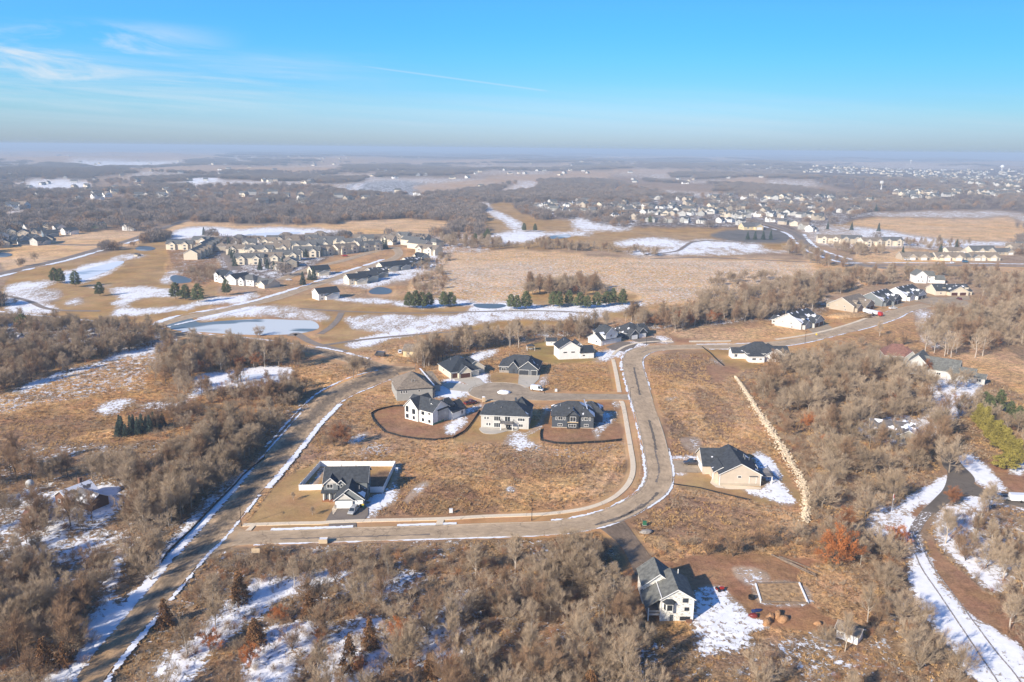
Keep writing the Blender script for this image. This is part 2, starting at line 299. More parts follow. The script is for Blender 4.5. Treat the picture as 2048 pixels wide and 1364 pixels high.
cov('snowf', .85, '1150,450 1200,443 1255,446 1240,438 1275,446 1240,458 1160,458'); cov('snowf', .93, '1220,482 1240,478 1300,474 1360,478 1380,484 1440,480 1480,486 1460,492 1360,492 1240,490')
cov('snowf', .9, '1250,500 1350,497 1380,484 1400,478 1470,482 1460,486 1400,484 1380,500 1300,508 1260,508', .5); cov('snowf', .8, '1375,488 1480,488 1470,496 1380,496'); cov('snowf', .95, '1270,504 1350,500 1500,502 1600,498 1540,506 1350,508 1270,510', .4)
cov('snowf', .9, '1490,485 1510,484 1530,497 1480,500', .5); cov('snowf', .5, '1560,440 1680,450 1720,470 1780,486 1760,500 1640,494 1600,470'); cov('lawn', .35, '1660,430 1760,432 1830,450 1960,456 1900,466 1700,462')
cov('pave', .1, '1420,470 1470,458 1560,462 1600,478 1550,486 1480,484', .2); cov('mud_and_shade', .4, '1040,405 1260,398 1440,386 1640,388 1740,420 1700,440 1600,460 1560,455 1240,452 1160,440 1060,432')
cov('mud_and_shade', .3, '1600,332 1900,338 2048,340 2048,400 1900,400 1700,380 1600,350')
cov('marsh', .02, '1700,438 1760,434 1960,436 2048,438 2048,500 1960,498 1860,482 1740,462 1700,450'); cov('snowf', .75, '1690,450 1760,456 1830,470 1960,480 2048,486 2048,496 1960,492 1900,500 1800,486 1720,470', .8)
cov('marsh', .05, '1700,510 1760,498 1860,500 1900,515 1900,524 1740,524'); cov('straw', .05, '1640,528 1760,534 2048,534 2048,552 1760,550 1640,545')
# golf course strip in front of the marsh
cov('lawn', .15, '300,655 440,640 560,596 640,590 720,606 830,590 1000,606 1260,612 1300,630 1200,640 1040,655 860,668 720,700 640,700 640,640 560,625 430,650')
cov('snowf', .93, '395,640 420,625 440,618 490,612 560,614 600,622 560,634 480,632 430,640 400,645'); cov('snowf', .6, '540,615 640,625 660,640 600,645 520,630')
cov('snowf', .93, '660,596 760,596 780,606 700,608'); cov('snowf', .9, '780,606 860,598 960,605 1180,612 1280,612 1160,622 1040,625 840,618')
cov('snowf', .68, '690,636 760,626 860,628 960,640 1000,636 900,660 780,664 700,652'); cov('snowf', .75, '880,640 940,622 1080,620 1200,628 1180,640 1040,640 900,650')
cov('lawn', .03, '600,605 720,604 860,616 940,612 900,626 760,628 640,622'); cov('snowf', .97, '1130,612 1180,606 1290,606 1250,618 1170,624 1130,622'); cov('lawn', .05, '1050,590 1100,584 1250,584 1260,600 1160,600 1080,612')
cov('snowf', .96, '690,692 720,676 800,662 880,656 860,664 790,676 740,692', .5)
cov('snowf', .9, '0,572 80,562 100,566 60,585 0,590'); cov('snowf', .6, '0,590 60,578 115,582 110,600 60,610 0,610'); cov('snowf', .85, '0,595 60,594 110,622 60,628 0,625'); cov('snowf', .8, '130,600 160,592 165,604 130,610')
cov('snowf', .88, '210,582 280,572 350,580 350,594 270,610 215,606 260,596'); cov('snowf', .93, '220,625 260,612 330,612 400,602 480,590 490,600 400,614 300,626 230,634')
cov('lawn', .02, '270,604 300,594 360,594 390,600 330,612 280,614'); cov('snowf', .92, '455,602 500,584 520,588 500,602 460,608', .5); cov('snowf', .93, '170,528 210,522 240,516 250,522 230,540 180,560 130,566 120,555', .5)
cov('snowf', .95, '120,545 160,535 160,540 125,550', .4); cov('snowf', .9, '222,516 260,508 300,510 270,516 225,518', .4); cov('snowf', .9, '320,560 340,542 356,540 340,556 345,566 325,566', .4); cov('snowf', .92, '175,570 222,569 222,572 175,574', .3)
# upper left valley
cov('wood', .55, '0,640 200,650 330,660 340,700 300,690 200,700 60,700 0,720'); cov('wood', .85, '20,778 60,760 180,724 250,698 335,690 320,700 250,712 180,735 90,770 30,790 0,800', 1.2)
cov('straw', .45, '0,830 0,790 60,775 180,730 300,704 340,730 290,752 290,780 200,785 60,830 0,840'); cov('meadow', .15, '0,830 200,790 310,775 380,740 600,730 640,700 760,735 660,790 520,860 340,900 240,880 0,900')
cov('dark', .1, '0,845 150,830 240,850 230,900 0,900'); cov('dark', .35, '180,815 270,800 360,800 380,812 300,830 200,825', .6); cov('straw', .2, '120,880 220,850 230,870 160,890 100,900')
cov('snowf', .93, '368,800 395,770 398,750 440,742 520,732 580,735 575,745 480,745 560,745 570,760 520,772 440,775 400,790 375,806', .6); cov('snowf', .85, '195,812 215,800 265,795 268,802 215,824 200,822', .5); cov('snowf', .65, '270,808 355,805 360,815 290,812', .5)
cov('straw', .03, '580,735 640,720 700,735 760,740 690,785 600,770 590,750')
# around the main road
cov('wood', .35, '0,900 340,880 520,830 640,760 600,850 430,1060 200,1364 0,1364'); cov('snowf', .9, '0,1040 90,985 150,975 230,968 246,1000 220,1040 170,1080 100,1110 0,1110'); cov('wood', .6, '0,1000 80,985 240,1060 200,1110 60,1130 0,1120')
cov('snowf', .96, '250,1080 235,1110 215,1160 200,1200 175,1230 165,1250 180,1290 100,1350 95,1364 160,1364 250,1250 245,1215 225,1200 238,1150 248,1110', .5)
cov('snowf', .8, '330,1120 420,1010 480,955 455,960 400,1015 320,1110', .5); cov('wood', .75, '245,1215 330,1110 345,1150 300,1210 250,1250', .8)
cov('dirt', .12, '330,1130 400,1060 500,945 560,880 560,900 480,990 350,1140', .5); cov('snowf', .85, '560,885 620,830 660,795 655,805 590,865 550,905', .4)
cov('lawn', .02, '496,1040 560,960 620,930 640,921 640,1046 496,1048', .3); cov('dark', .1, '560,930 620,860 700,830 700,860 640,905', .8); cov('meadow', .03, '680,800 760,748 800,760 780,840 740,870 700,840')
cov('wood', .34, '440,1098 1190,1076 1240,1120 1290,1180 1290,1270 1640,1260 1800,1180 1900,1364 2000,1700 -100,1700 180,1380 330,1200', .8)
for s_, c_ in (('480,1180 620,1140 700,1150 560,1200 500,1250 400,1290 380,1290', .8), ('300,1330 480,1230 500,1240 420,1310 330,1400', .85), ('490,1364 520,1260 600,1240 660,1250 620,1300 560,1400', .82), ('640,1300 700,1230 800,1250 780,1320 660,1390', .78), ('840,1230 940,1180 960,1200 900,1260 860,1270', .72),
               ('700,1160 860,1140 820,1180 700,1200', .66), ('860,1270 940,1260 920,1330 840,1340', .72), ('1380,1240 1440,1190 1520,1240 1480,1290 1400,1300', .75), ('1240,1290 1300,1270 1310,1364 1240,1364', .45), ('1560,1290 1660,1280 1700,1340 1600,1364', .45), ('950,1100 1000,1096 1060,1120 980,1130', .2)):
    cov('wood', c_, s_, 1.3)
# the building plots inside the loop
cov('meadow', .10, '640,905 700,865 760,870 1250,880 1262,950 1210,1005 1100,1025 760,1040 760,1000 800,930'); cov('dark', .06, '750,1000 800,950 900,960 1000,1010 960,1035 760,1038'); cov('dark', .08, '980,900 1200,910 1250,900 1255,950 1180,990 1080,1000 1000,960', 1.5)
cov('straw', .04, '1000,960 1150,940 1250,890 1255,930 1200,980 1080,1000 1010,990', 1.5)
cov('lawn', .0, '640,930 792,930 768,985 740,985 640,985', .1); cov('lawn', .03, '600,978 640,925 648,990 672,1020 676,1046 600,1046', .15); cov('snowf', .97, '770,985 790,930 806,925 800,945 790,975 785,995 760,1012 742,1030 740,1040 730,1030 745,985', .35); cov('snowf', .8, '742,1010 792,965 796,1000 760,1015 744,1042', .4)
cov('snowf', .97, '625,962 640,935 652,932 628,975 605,975', .1); cov('mud_and_shade', .0, '734,955 780,940 768,982 738,982', .2)  # dark outline: shade between house and fence, put into the ground colour
cov('dirt', .06, '742,826 768,816 811,808 880,840 960,821 946,842 929,862 905,876 871,879 802,872 768,862 751,845', .2); cov('snowf', .85, '884,850 905,838 925,828 930,832 935,845 910,865 895,868', .5); cov('snowf', .9, '925,822 960,806 965,812 935,828', .3)
cov('lawn', .02, '960,828 946,845 930,866 912,882 1015,884 1078,884 1080,850 1060,838 980,838', .15); cov('snowf', .9, '1056,862 1080,838 1090,812 1100,815 1092,835 1075,858 1062,866', .3); cov('snowf', .75, '1010,880 1022,862 1050,862 1060,885 1085,892 1055,896 1015,890', .5)
cov('dirt', .08, '1082,860 1100,820 1190,830 1245,850 1240,882 1171,886 1113,888 1082,882', .2); cov('snowf', .8, '1185,862 1190,830 1215,815 1235,822 1225,845 1200,862 1195,880', .5); cov('dirt', .1, '1190,806 1240,803 1240,822 1200,822', .2)
cov('snowf', .85, '1225,803 1240,802 1243,815 1238,818', .2)
cov('meadow', .05, '1090,725 1226,722 1240,785 1150,786 1085,780 1092,755', .3); cov('green', .02, '1060,690 1120,680 1200,715 1225,720 1090,726 1060,712', .3); cov('lawn', .02, '990,745 1040,742 1040,762 1020,768 985,762 978,750', .2)
cov('snowf', .9, '940,712 960,702 1000,698 988,710 960,722 940,722', .4); cov('snowf', .85, '940,755 975,742 980,765 960,772 935,765', .4); cov('snowf', .95, '868,792 880,772 940,770 938,790 920,796 880,796', .3); cov('snowf', .9, '884,762 905,752 920,765 900,772', .3)
cov('snowf', .92, '1072,770 1088,750 1095,745 1093,757 1086,772 1076,782', .3); cov('snowf', .85, '1190,704 1230,695 1250,690 1260,700 1245,712 1190,716', .5); cov('snowf', .8, '1185,722 1215,714 1225,716 1200,724', .4)
cov('snowf', .9, '1236,686 1290,684 1292,692 1262,700 1240,698', .3); cov('snowf', .8, '1302,670 1345,676 1350,688 1310,684', .4); cov('dirt', .1, '1345,668 1400,668 1410,684 1350,684', .4); cov('straw', .03, '1400,652 1538,646 1600,660 1590,676 1420,682 1340,664', .4)
cov('meadow', .05, '1310,668 1400,660 1480,640 1538,640 1540,652 1420,664', .5)
cov('snowf', .55, '805,1000 850,965 862,972 830,1000 815,1010', .8); cov('snowf', .92, '1013,973 1028,972 1031,980 1016,982', .3); cov('meadow', .45, '660,905 760,880 800,900 700,925', 1.2); cov('snowf', .8, '700,880 728,862 738,866 715,884', .5); cov('meadow', .38, '1020,890 1100,895 1250,885 1250,900 1100,915', 1.2)
# plots right of the street
cov('meadow', .07, '1285,712 1310,698 1360,692 1480,694 1500,720 1540,830 1580,920 1560,900 1500,900 1410,912 1345,915 1320,840 1296,770'); cov('dark', .07, '1300,710 1440,700 1490,740 1420,760 1320,750', 1.5); cov('dark', .12, '1320,840 1390,820 1400,905 1340,910', 1.2)
cov('straw', .02, '1330,780 1430,770 1500,860 1420,900 1360,830', 1.5); cov('lawn', .02, '1405,695 1470,692 1500,724 1540,735 1480,750 1440,722', .3); cov('dirt', .05, '1415,730 1480,735 1470,750 1430,760', .4); cov('snowf', .6, '1420,715 1445,720 1448,732 1425,722', .4)
cov('meadow', .1, '1345,975 1440,985 1520,1010 1610,1030 1610,1060 1560,1090 1420,1100 1290,1120 1250,1040 1300,1012', .6); cov('dark', .15, '1250,1040 1340,985 1440,1000 1540,1030 1500,1060 1300,1070', 1.2)
cov('lawn', .02, '1345,947 1414,947 1440,975 1524,972 1560,935 1530,920 1545,912 1575,945 1606,1000 1606,1012 1530,1005 1440,985 1346,968', .2); cov('snowf', .95, '1485,980 1522,974 1550,955 1560,960 1590,1008 1540,1000', .35); cov('snowf', .93, '1508,905 1525,905 1560,940 1555,960 1520,950', .3)
cov('snowf', .85, '1340,915 1400,908 1408,914 1342,921', .4); cov('snowf', .8, '1346,946 1375,942 1372,950 1348,952', .4); cov('snowf', .45, '1365,880 1395,870 1400,900 1375,900', .8)
cov('dirt', .08, '1245,1090 1330,1120 1420,1105 1560,1110 1640,1120 1760,1130 1700,1230 1620,1260 1540,1250 1420,1230 1400,1200 1300,1240 1260,1180', .6); cov('snowf', .7, '1385,1180 1450,1170 1500,1225 1540,1250 1430,1270 1385,1245', .7)
cov('meadow', .15, '1620,1130 1780,1150 1760,1260 1650,1230 1600,1180', .8); cov('snowf', .7, '1508,1166 1600,1165 1618,1208 1520,1205', .4); cov('dark', .1, '1516,1172 1592,1169 1606,1200 1530,1203', .2); cov('snowf', .45, '1470,1130 1530,1140 1540,1160 1490,1165', .6)
# wood and drive at the right
cov('dark', .2, '1395,770 1450,800 1480,850 1430,870 1400,820', 1.5); cov('snowf', .85, '1330,796 1355,793 1358,797 1335,800', .2); cov('dark', .1, '1400,826 1465,820 1475,845 1425,852', 1.6)
cov('wood', .18, '1480,750 1600,720 2048,640 2048,1364 1900,1364 1800,1200 1640,1120 1620,1000 1540,850', .8); cov('meadow', .1, '1560,690 1700,665 1830,640 1900,640 2048,720 2048,780 1900,720 1780,690 1640,705', .6)
cov('straw', .1, '1850,735 1930,705 2048,730 2048,790 1990,760', .5); cov('snowf', .8, '1840,790 1900,740 1960,755 1950,790 1900,850 1860,870', .7); cov('snowf', .6, '1720,850 1800,830 1880,860 1840,890 1740,880', .8); cov('snowf', .6, '1830,610 1900,640 1890,690 1840,680', .7)
cov('snowf', .95, '1910,920 1940,905 1975,930 2010,975 1985,980 1940,950', .3); cov('dirt', .05, '1945,915 2048,930 2048,985 2010,975 1975,930', .4); cov('snowf', .9, '2010,940 2048,910 2048,950', .4)
cov('snowf', .96, '1800,1010 1850,970 1895,950 1915,960 1890,990 1850,1020 1835,1060 1860,1120 1930,1200 1990,1260 2048,1300 2048,1364 1960,1364 1880,1270 1830,1180 1815,1090 1790,1060', .5)
cov('snowf', .75, '1870,1030 1930,990 2048,1000 2048,1100 2000,1190 1940,1150 1880,1090', 1.0); cov('wood', .45, '1960,1020 2048,1010 2048,1100 1980,1120'); cov('dirt', .05, '1858,1075 1885,1110 1930,1150 1990,1200 2048,1260 2048,1290 1960,1240 1900,1190 1865,1130', .4)
cov('snowf', .55, '1740,1020 1800,1010 1800,1080 1740,1060', .8); cov('dirt', .05, '1822,1022 1845,1005 1850,1022 1832,1034', .3)
cov('wood', .4, '800,700 900,680 1100,660 1340,640 1640,590 1640,630 1400,655 1200,665 1000,690 860,715', .6); cov('straw', .12, '760,700 840,690 900,680 800,720 790,735 760,735', .4)

# ------------------------------------------------------------------ ground sheet
def build_ground():
    ys = np.arange(1600, 300.5, -2.0)
    ys = np.concatenate([ys, np.linspace(300, 297.4, 8)])
    v = (ys - 682) / F
    zc = CAMH / (-CF[2] + v * math.cos(TILT)); d = zc * (math.cos(TILT) - v * math.sin(TILT) * 1.0)
    near = np.array([-400., -150, -40, 20, 50, 70]); d = np.concatenate([near, d]); wz = np.concatenate([np.full(len(near), zc[0]), zc])
    far = d[-1] < 60000
    if far: d = np.append(d, 68000.); wz = np.append(wz, 68000.)
    s = np.concatenate([np.linspace(-2.6, -.76, 22), np.arange(-.74, .7401, 2.0 / F * 1.1), np.linspace(.76, 2.6, 22)])
    nr, nc = len(d), len(s)
    X = (wz[:, None] * s[None, :]); Y = np.repeat(d[:, None], nc, 1)
    x, y = X.ravel(), Y.ravel(); zz = np.repeat(wz, nc)
    n = len(x)
    # default: straw near, wooded country far with a patchwork of fields
    dist = np.hypot(x, y)
    col = np.empty((n, 3)); snow = np.zeros(n); tuft = np.ones(n); mar = np.zeros(n)
    f1 = fbm(x / 420 + 9, y / 700, 31, 3); f2 = fbm(x / 900 + 2, y / 1500, 41, 3)
    base = np.where((f1 > .60)[:, None], np.array(CV['field']) * .8, np.array(CV['farwood']))
    base = np.where((f2 > .69)[:, None], np.array(CV['pink']), base)
    col[:] = base; snow[:] = np.where((f1 > .60) & (dist > 1000), .5, .12) ; tuft[:] = .5
    kid = np.where(base[:, 0] == CV['farwood'][0], 1, 0)
    nearm = dist < 620; kid[nearm] = 0; col[nearm] = CV['meadow']; snow[nearm] = .1; tuft[nearm] = 1
    wa = zz * .006
    wx = (fbm(x / (zz * .035 + 1e-6), y / (zz * .05), 3, 3) - .5) * 2; wy = (fbm(x / (zz * .035) + 50, y / (zz * .05) + 9, 4, 3) - .5) * 2
    w2 = (fbm(x / (zz * .011), y / (zz * .014), 13, 3) - .5) * 2; w3 = (fbm(x / (zz * .011) + 7, y / (zz * .014) + 4, 14, 3) - .5) * 2
    for kind, sn, poly, warp in COVER:
        w = G(poly); w = smooth(w, 4, True); z0 = zc_of(w).mean(); m = z0 * .03 + 5
        lo, hi = w.min(0) - m, w.max(0) + m
        idx = np.nonzero((x > lo[0]) & (x < hi[0]) & (y > lo[1]) & (y < hi[1]))[0]
        if not len(idx): continue
        amp = wa[idx] * warp; fy = 1 + 3.0 * np.clip(zz[idx] / 1500, 0, 2)
        p = np.stack([x[idx] + (wx[idx] * 1.6 + w2[idx] * 1.1) * amp, y[idx] + (wy[idx] * 1.3 + w3[idx] * 1.0) * amp * fy], 1)
        k = idx[inside(p, w)]
        col[k] = CV[kind]; snow[k] = sn; tuft[k] = TUFT[kind]; mar[k] = kind in ('marsh', 'straw'); kid[k] = {'mud_and_shade': 2, 'pink': 3, 'wood': 0, 'farwood': 1}.get(kind, 4)
    def blur(a, k, kx=None):
        kk = (k, kx or k)
        a = a.reshape(nr, nc)
        for ax in (0, 1):
            k = kk[ax]
            c = np.cumsum(np.pad(a, [(k + 1, k) if i == ax else (0, 0) for i in (0, 1)], mode='edge'), axis=ax)
            a = (c[2 * k + 1:, :] - c[:-2 * k - 1, :]) / (2 * k + 1) if ax == 0 else (c[:, 2 * k + 1:] - c[:, :-2 * k - 1]) / (2 * k + 1)
        return a.ravel()
    rm = np.zeros(n)
    for w in ROADXY:
        lo, hi = w.min(0), w.max(0); idx = np.nonzero((x > lo[0]) & (x < hi[0]) & (y > lo[1]) & (y < hi[1]))[0]
        if len(idx): rm[idx[inside(np.stack([x[idx], y[idx]], 1), w)]] = 1
    rm = np.clip(blur(blur(rm, 3, 4), 1, 2) * 7, 0, 1)
    snow = blur(blur(snow, 2, 6), 1, 3); tuft = blur(tuft, 1) * (1 - rm)
    for c_ in range(3): col[:, c_] = blur(col[:, c_], 1)
    z = height(x, y)
    nm = dist < 520
    xs, ys_ = x[nm], y[nm]
    dz = fbm(xs / 1.5, ys_ / 1.5, 61, 3) * .55 + fbm(xs / 7, ys_ / 7, 71, 2) * .5
    z[nm] -= .03 + .03 * rm[nm] + dz * tuft[nm] * np.where(snow[nm] > .8, .2, .55) * (1 - sstep(dist[nm], 400, 520))
    far_m = ~nm & (dist < 900); z[far_m] -= .06
    z[dist > 900] -= .25
    area = (np.gradient(Y, axis=0) * np.gradient(X, axis=1)).ravel(); global FARW; FARW = (x, y, kid, np.abs(area), dist); global GCOL, GTUFT, GSNOW; GCOL, GTUFT, GSNOW = col, tuft, snow
    V = np.stack([x, y, z], 1)
    i = np.arange(nr - 1)[:, None] * nc + np.arange(nc - 1)[None, :]
    Fc = np.stack([i, i + 1, i + nc + 1, i + nc], 2).reshape(-1, 4)
    me = npmesh('ground', V, Fc, [ground_mat()], smooth=True)
    a = me.color_attributes.new('cover', 'FLOAT_COLOR', 'POINT'); a.data.foreach_set('color', np.concatenate([col, np.ones((n, 1))], 1).astype(np.float32).ravel())
    a = me.color_attributes.new('lay', 'FLOAT_COLOR', 'POINT'); a.data.foreach_set('color', np.stack([snow, tuft, blur(mar, 2), np.ones(n)], 1).astype(np.float32).ravel())
    o = obj('ground', me); o['kind'] = 'structure'; return o
def ground_mat():
    m = bpy.data.materials.new('dead_grass_and_snow'); m.use_nodes = True; nt = m.node_tree; L = nt.links; nn = nt.nodes; b = nn['Principled BSDF']
    b.inputs['Roughness'].default_value = .95; b.inputs['Specular IOR Level'].default_value = .1
    ca = nn.new('ShaderNodeAttribute'); ca.attribute_name = 'cover'; la = nn.new('ShaderNodeAttribute'); la.attribute_name = 'lay'
    se = nn.new('ShaderNodeSeparateColor'); L.new(la.outputs['Color'], se.inputs[0])
    ge = nn.new('ShaderNodeNewGeometry')
    def noise(sc, det, rough=.6, dist=0, stretch=None):
        n = nn.new('ShaderNodeTexNoise'); n.inputs['Scale'].default_value = sc; n.inputs['Detail'].default_value = det; n.inputs['Roughness'].default_value = rough; n.inputs['Distortion'].default_value = dist
        if stretch:
            mp = nn.new('ShaderNodeMapping'); mp.inputs['Scale'].default_value = stretch; L.new(ge.outputs['Position'], mp.inputs[0]); L.new(mp.outputs[0], n.inputs['Vector'])
        else: L.new(ge.outputs['Position'], n.inputs['Vector'])
        return n.outputs['Fac']
    def mr(x, a, b_, c, d):
        r = nn.new('ShaderNodeMapRange'); L.new(x, r.inputs[0])
        for i, q in enumerate((a, b_, c, d)): r.inputs[i + 1].default_value = q
        return r.outputs[0]
    def mt(op, a, b_=None, c=None):
        r = nn.new('ShaderNodeMath'); r.operation = op
        for i, q in enumerate((a, b_, c)):
            if q is None: continue
            if isinstance(q, (int, float)): r.inputs[i].default_value = q
            else: L.new(q, r.inputs[i])
        return r.outputs[0]
    fine = noise(2.2, 4, .7); mid = noise(.42, 5, .65, .4); big = noise(.05, 5, .6, .3); huge = noise(.008, 4)
    tuft = se.outputs[1]
    v1 = mr(fine, .3, .7, -.8, .8); v2 = mr(mid, .3, .7, -.75, .75); v3 = mr(big, .3, .7, -.26, .26)
    s = mt('ADD', mt('MULTIPLY', mt('ADD', v1, v2), mt('ADD', mt('MULTIPLY', tuft, .62), .12)), mt('ADD', v3, 1.0))
    vm = nn.new('ShaderNodeVectorMath'); vm.operation = 'SCALE'; L.new(ca.outputs['Color'], vm.inputs[0]); L.new(s, vm.inputs['Scale'])
    # green to rust drift of tone
    hs = nn.new('ShaderNodeHueSaturation'); L.new(vm.outputs[0], hs.inputs['Color']); L.new(mr(noise(.11, 4), .3, .7, .488, .51), hs.inputs['Hue']); L.new(mr(huge, .3, .7, .85, 1.15), hs.inputs['Saturation'])
    sn = mt('ADD', mt('MULTIPLY', noise(.8, 9, .74, .6), .7), mt('MULTIPLY', mt('ADD', mt('MULTIPLY', noise(.13, 4, .6, .6, (1, .45, 1)), mt('SUBTRACT', 1.0, se.outputs[2])), mt('MULTIPLY', noise(.33, 2, .5), se.outputs[2])), .3))
    # snow where cover exceeds the local noise
    thr = mt('MAXIMUM', mt('SUBTRACT', .72, mt('MULTIPLY', se.outputs[0], .45)), mt('SUBTRACT', .64, mt('MULTIPLY', se.outputs[0], .25)))
    k = mt('SUBTRACT', sn, thr); k = mr(k, -.012, .02, 0, 1)
    fx = nn.new('ShaderNodeMixRGB'); L.new(k, fx.inputs[0]); L.new(hs.outputs[0], fx.inputs[1])
    sc = nn.new('ShaderNodeMixRGB'); L.new(mr(noise(.5, 4), .35, .65, 0, 1), sc.inputs[0]); sc.inputs[1].default_value = (.80, .81, .85, 1); sc.inputs[2].default_value = (.90, .90, .92, 1); L.new(sc.outputs[0], fx.inputs[2])
    L.new(fx.outputs[0], b.inputs['Base Color'])
    hgt = mt('ADD', mt('MULTIPLY', fine, .5), mid); hgt = mt('MULTIPLY', hgt, mt('MULTIPLY', mt('ADD', tuft, .08), mr(k, 0, 1, 1, .3)))
    bp = nn.new('ShaderNodeBump'); bp.inputs['Strength'].default_value = .9; bp.inputs['Distance'].default_value = .6; L.new(hgt, bp.inputs['Height']); L.new(bp.outputs[0], b.inputs['Normal'])
    return m

# ------------------------------------------------------------------ roads
def road_mat(name, col, streak=.25, track=None, patch=.25, snow=0.0, center=None):
    m = bpy.data.materials.new(name); m.use_nodes = True; nt = m.node_tree; L = nt.links; nn = nt.nodes; b = nn['Principled BSDF']; b.inputs['Roughness'].default_value = .9; b.inputs['Specular IOR Level'].default_value = .2
    at = nn.new('ShaderNodeAttribute'); at.attribute_name = 'lane'
    def noise(vec, sc, det, stretch=None):
        n = nn.new('ShaderNodeTexNoise'); n.inputs['Scale'].default_value = sc; n.inputs['Detail'].default_value = det; n.inputs['Roughness'].default_value = .62
        if stretch: mp = nn.new('ShaderNodeMapping'); mp.inputs['Scale'].default_value = stretch; L.new(vec, mp.inputs[0]); L.new(mp.outputs[0], n.inputs['Vector'])
        else: L.new(vec, n.inputs['Vector'])
        return n.outputs['Fac']
    def mr(x, a, b_, c, d):
        r = nn.new('ShaderNodeMapRange'); L.new(x, r.inputs[0])
        for i, q in enumerate((a, b_, c, d)): r.inputs[i + 1].default_value = q
        return r.outputs[0]
    def mt(op, a, b_=None):
        r = nn.new('ShaderNodeMath'); r.operation = op
        for i, q in enumerate((a, b_)):
            if q is None: continue
            if isinstance(q, (int, float)): r.inputs[i].default_value = q
            else: L.new(q, r.inputs[i])
        return r.outputs[0]
    ge = nn.new('ShaderNodeNewGeometry'); pos = ge.outputs['Position']
    s1 = mr(noise(at.outputs['Vector'], 1, 5, (9, .35, 1)), .3, .7, -streak, streak)
    s2 = mr(noise(pos, .18, 5), .3, .7, -patch, patch); s3 = mr(noise(pos, 3, 3), .3, .7, -.08, .08)
    # cracks sealed with dark tar
    vo = nn.new('ShaderNodeTexVoronoi'); vo.feature = 'DISTANCE_TO_EDGE'; vo.inputs['Scale'].default_value = .09; vo.inputs['Randomness'].default_value = 1; ds = nn.new('ShaderNodeVectorMath'); ds.operation = 'ADD'
    n2 = nn.new('ShaderNodeTexNoise'); n2.inputs['Scale'].default_value = .25; n2.inputs['Detail'].default_value = 4; L.new(pos, n2.inputs['Vector']); sc = nn.new('ShaderNodeVectorMath'); sc.operation = 'SCALE'; sc.inputs['Scale'].default_value = 5; L.new(n2.outputs['Color'], sc.inputs[0]); L.new(sc.outputs[0], ds.inputs[0]); L.new(pos, ds.inputs[1]); L.new(ds.outputs[0], vo.inputs['Vector'])
    cr = mr(vo.outputs['Distance'], .004, .012, -.30, 0)
    tot = mt('ADD', mt('ADD', mt('ADD', s1, s2), mt('ADD', s3, cr)), 1.0)
    sx = nn.new('ShaderNodeSeparateXYZ'); L.new(at.outputs['Vector'], sx.inputs[0])
    if track:  # dirt dragged along the verges, clean dark wheel lanes
        e = mt('ABSOLUTE', mt('SUBTRACT', sx.outputs[0], .5)); w = nn.new('ShaderNodeMixRGB')
        L.new(mr(mt('ADD', e, mr(noise(at.outputs['Vector'], 1, 4, (3, .25, 1)), .3, .7, -.2, .2)), .12, .42, 0, 1), w.inputs[0]); w.inputs[1].default_value = (*col, 1); w.inputs[2].default_value = (*track, 1); base = w.outputs[0]
    else:
        w = nn.new('ShaderNodeRGB'); w.outputs[0].default_value = (*col, 1); base = w.outputs[0]
    if center:
        d = mt('ABSOLUTE', mt('SUBTRACT', sx.outputs[0], .5)); q = nn.new('ShaderNodeMixRGB'); L.new(mr(d, .008, .018, .7, 0), q.inputs[0]); L.new(base, q.inputs[1]); q.inputs[2].default_value = (*center, 1); base = q.outputs[0]
    vm = nn.new('ShaderNodeVectorMath'); vm.operation = 'SCALE'; L.new(base, vm.inputs[0]); L.new(tot, vm.inputs['Scale']); out = vm.outputs[0]
    if snow:
        q = nn.new('ShaderNodeMixRGB'); L.new(mr(noise(at.outputs['Vector'], 1, 6, (5, .6, 1)), 1 - snow, 1.03 - snow, 0, 1), q.inputs[0]); L.new(out, q.inputs[1]); q.inputs[2].default_value = (*SNOWC, 1); out = q.outputs[0]
    L.new(out, b.inputs['Base Color']); bp = nn.new('ShaderNodeBump'); bp.inputs['Strength'].default_value = .25; bp.inputs['Distance'].default_value = .05; L.new(noise(pos, 5, 3), bp.inputs['Height']); L.new(bp.outputs[0], b.inputs['Normal'])
    return m
RM = dict(street=road_mat('dusty_street_asphalt', (.42, .31, .20), .18, (.48, .355, .23), .18), main=road_mat('road_asphalt', (.20, .15, .10), .4, (.45, .315, .19), .25), gravel=road_mat('muddy_gravel', (.42, .275, .15), .3, None, .3), far=road_mat('far_asphalt', (.21, .17, .14), .2, (.28, .22, .17), .2, center=None),
          walk=road_mat('sidewalk_concrete', (.72, .60, .44), .06, None, .08), drive=road_mat('driveway_asphalt', (.20, .165, .135), .1, None, .15), dark=road_mat('dark_driveway_asphalt', (.15, .125, .10), .1, None, .2), conc=road_mat('driveway_concrete', (.50, .45, .37), .05, None, .08),
          cdrive=road_mat('snowy_drive', (.22, .18, .15), .1, None, .15, .45), court=road_mat('court_asphalt', (.36, .28, .195), .12, None, .25), path=road_mat('cart_path', (.26, .21, .17), .1, None, .15), kerb=road_mat('kerb_concrete', (.46, .38, .28), .05, None, .08))
ROADXY = []
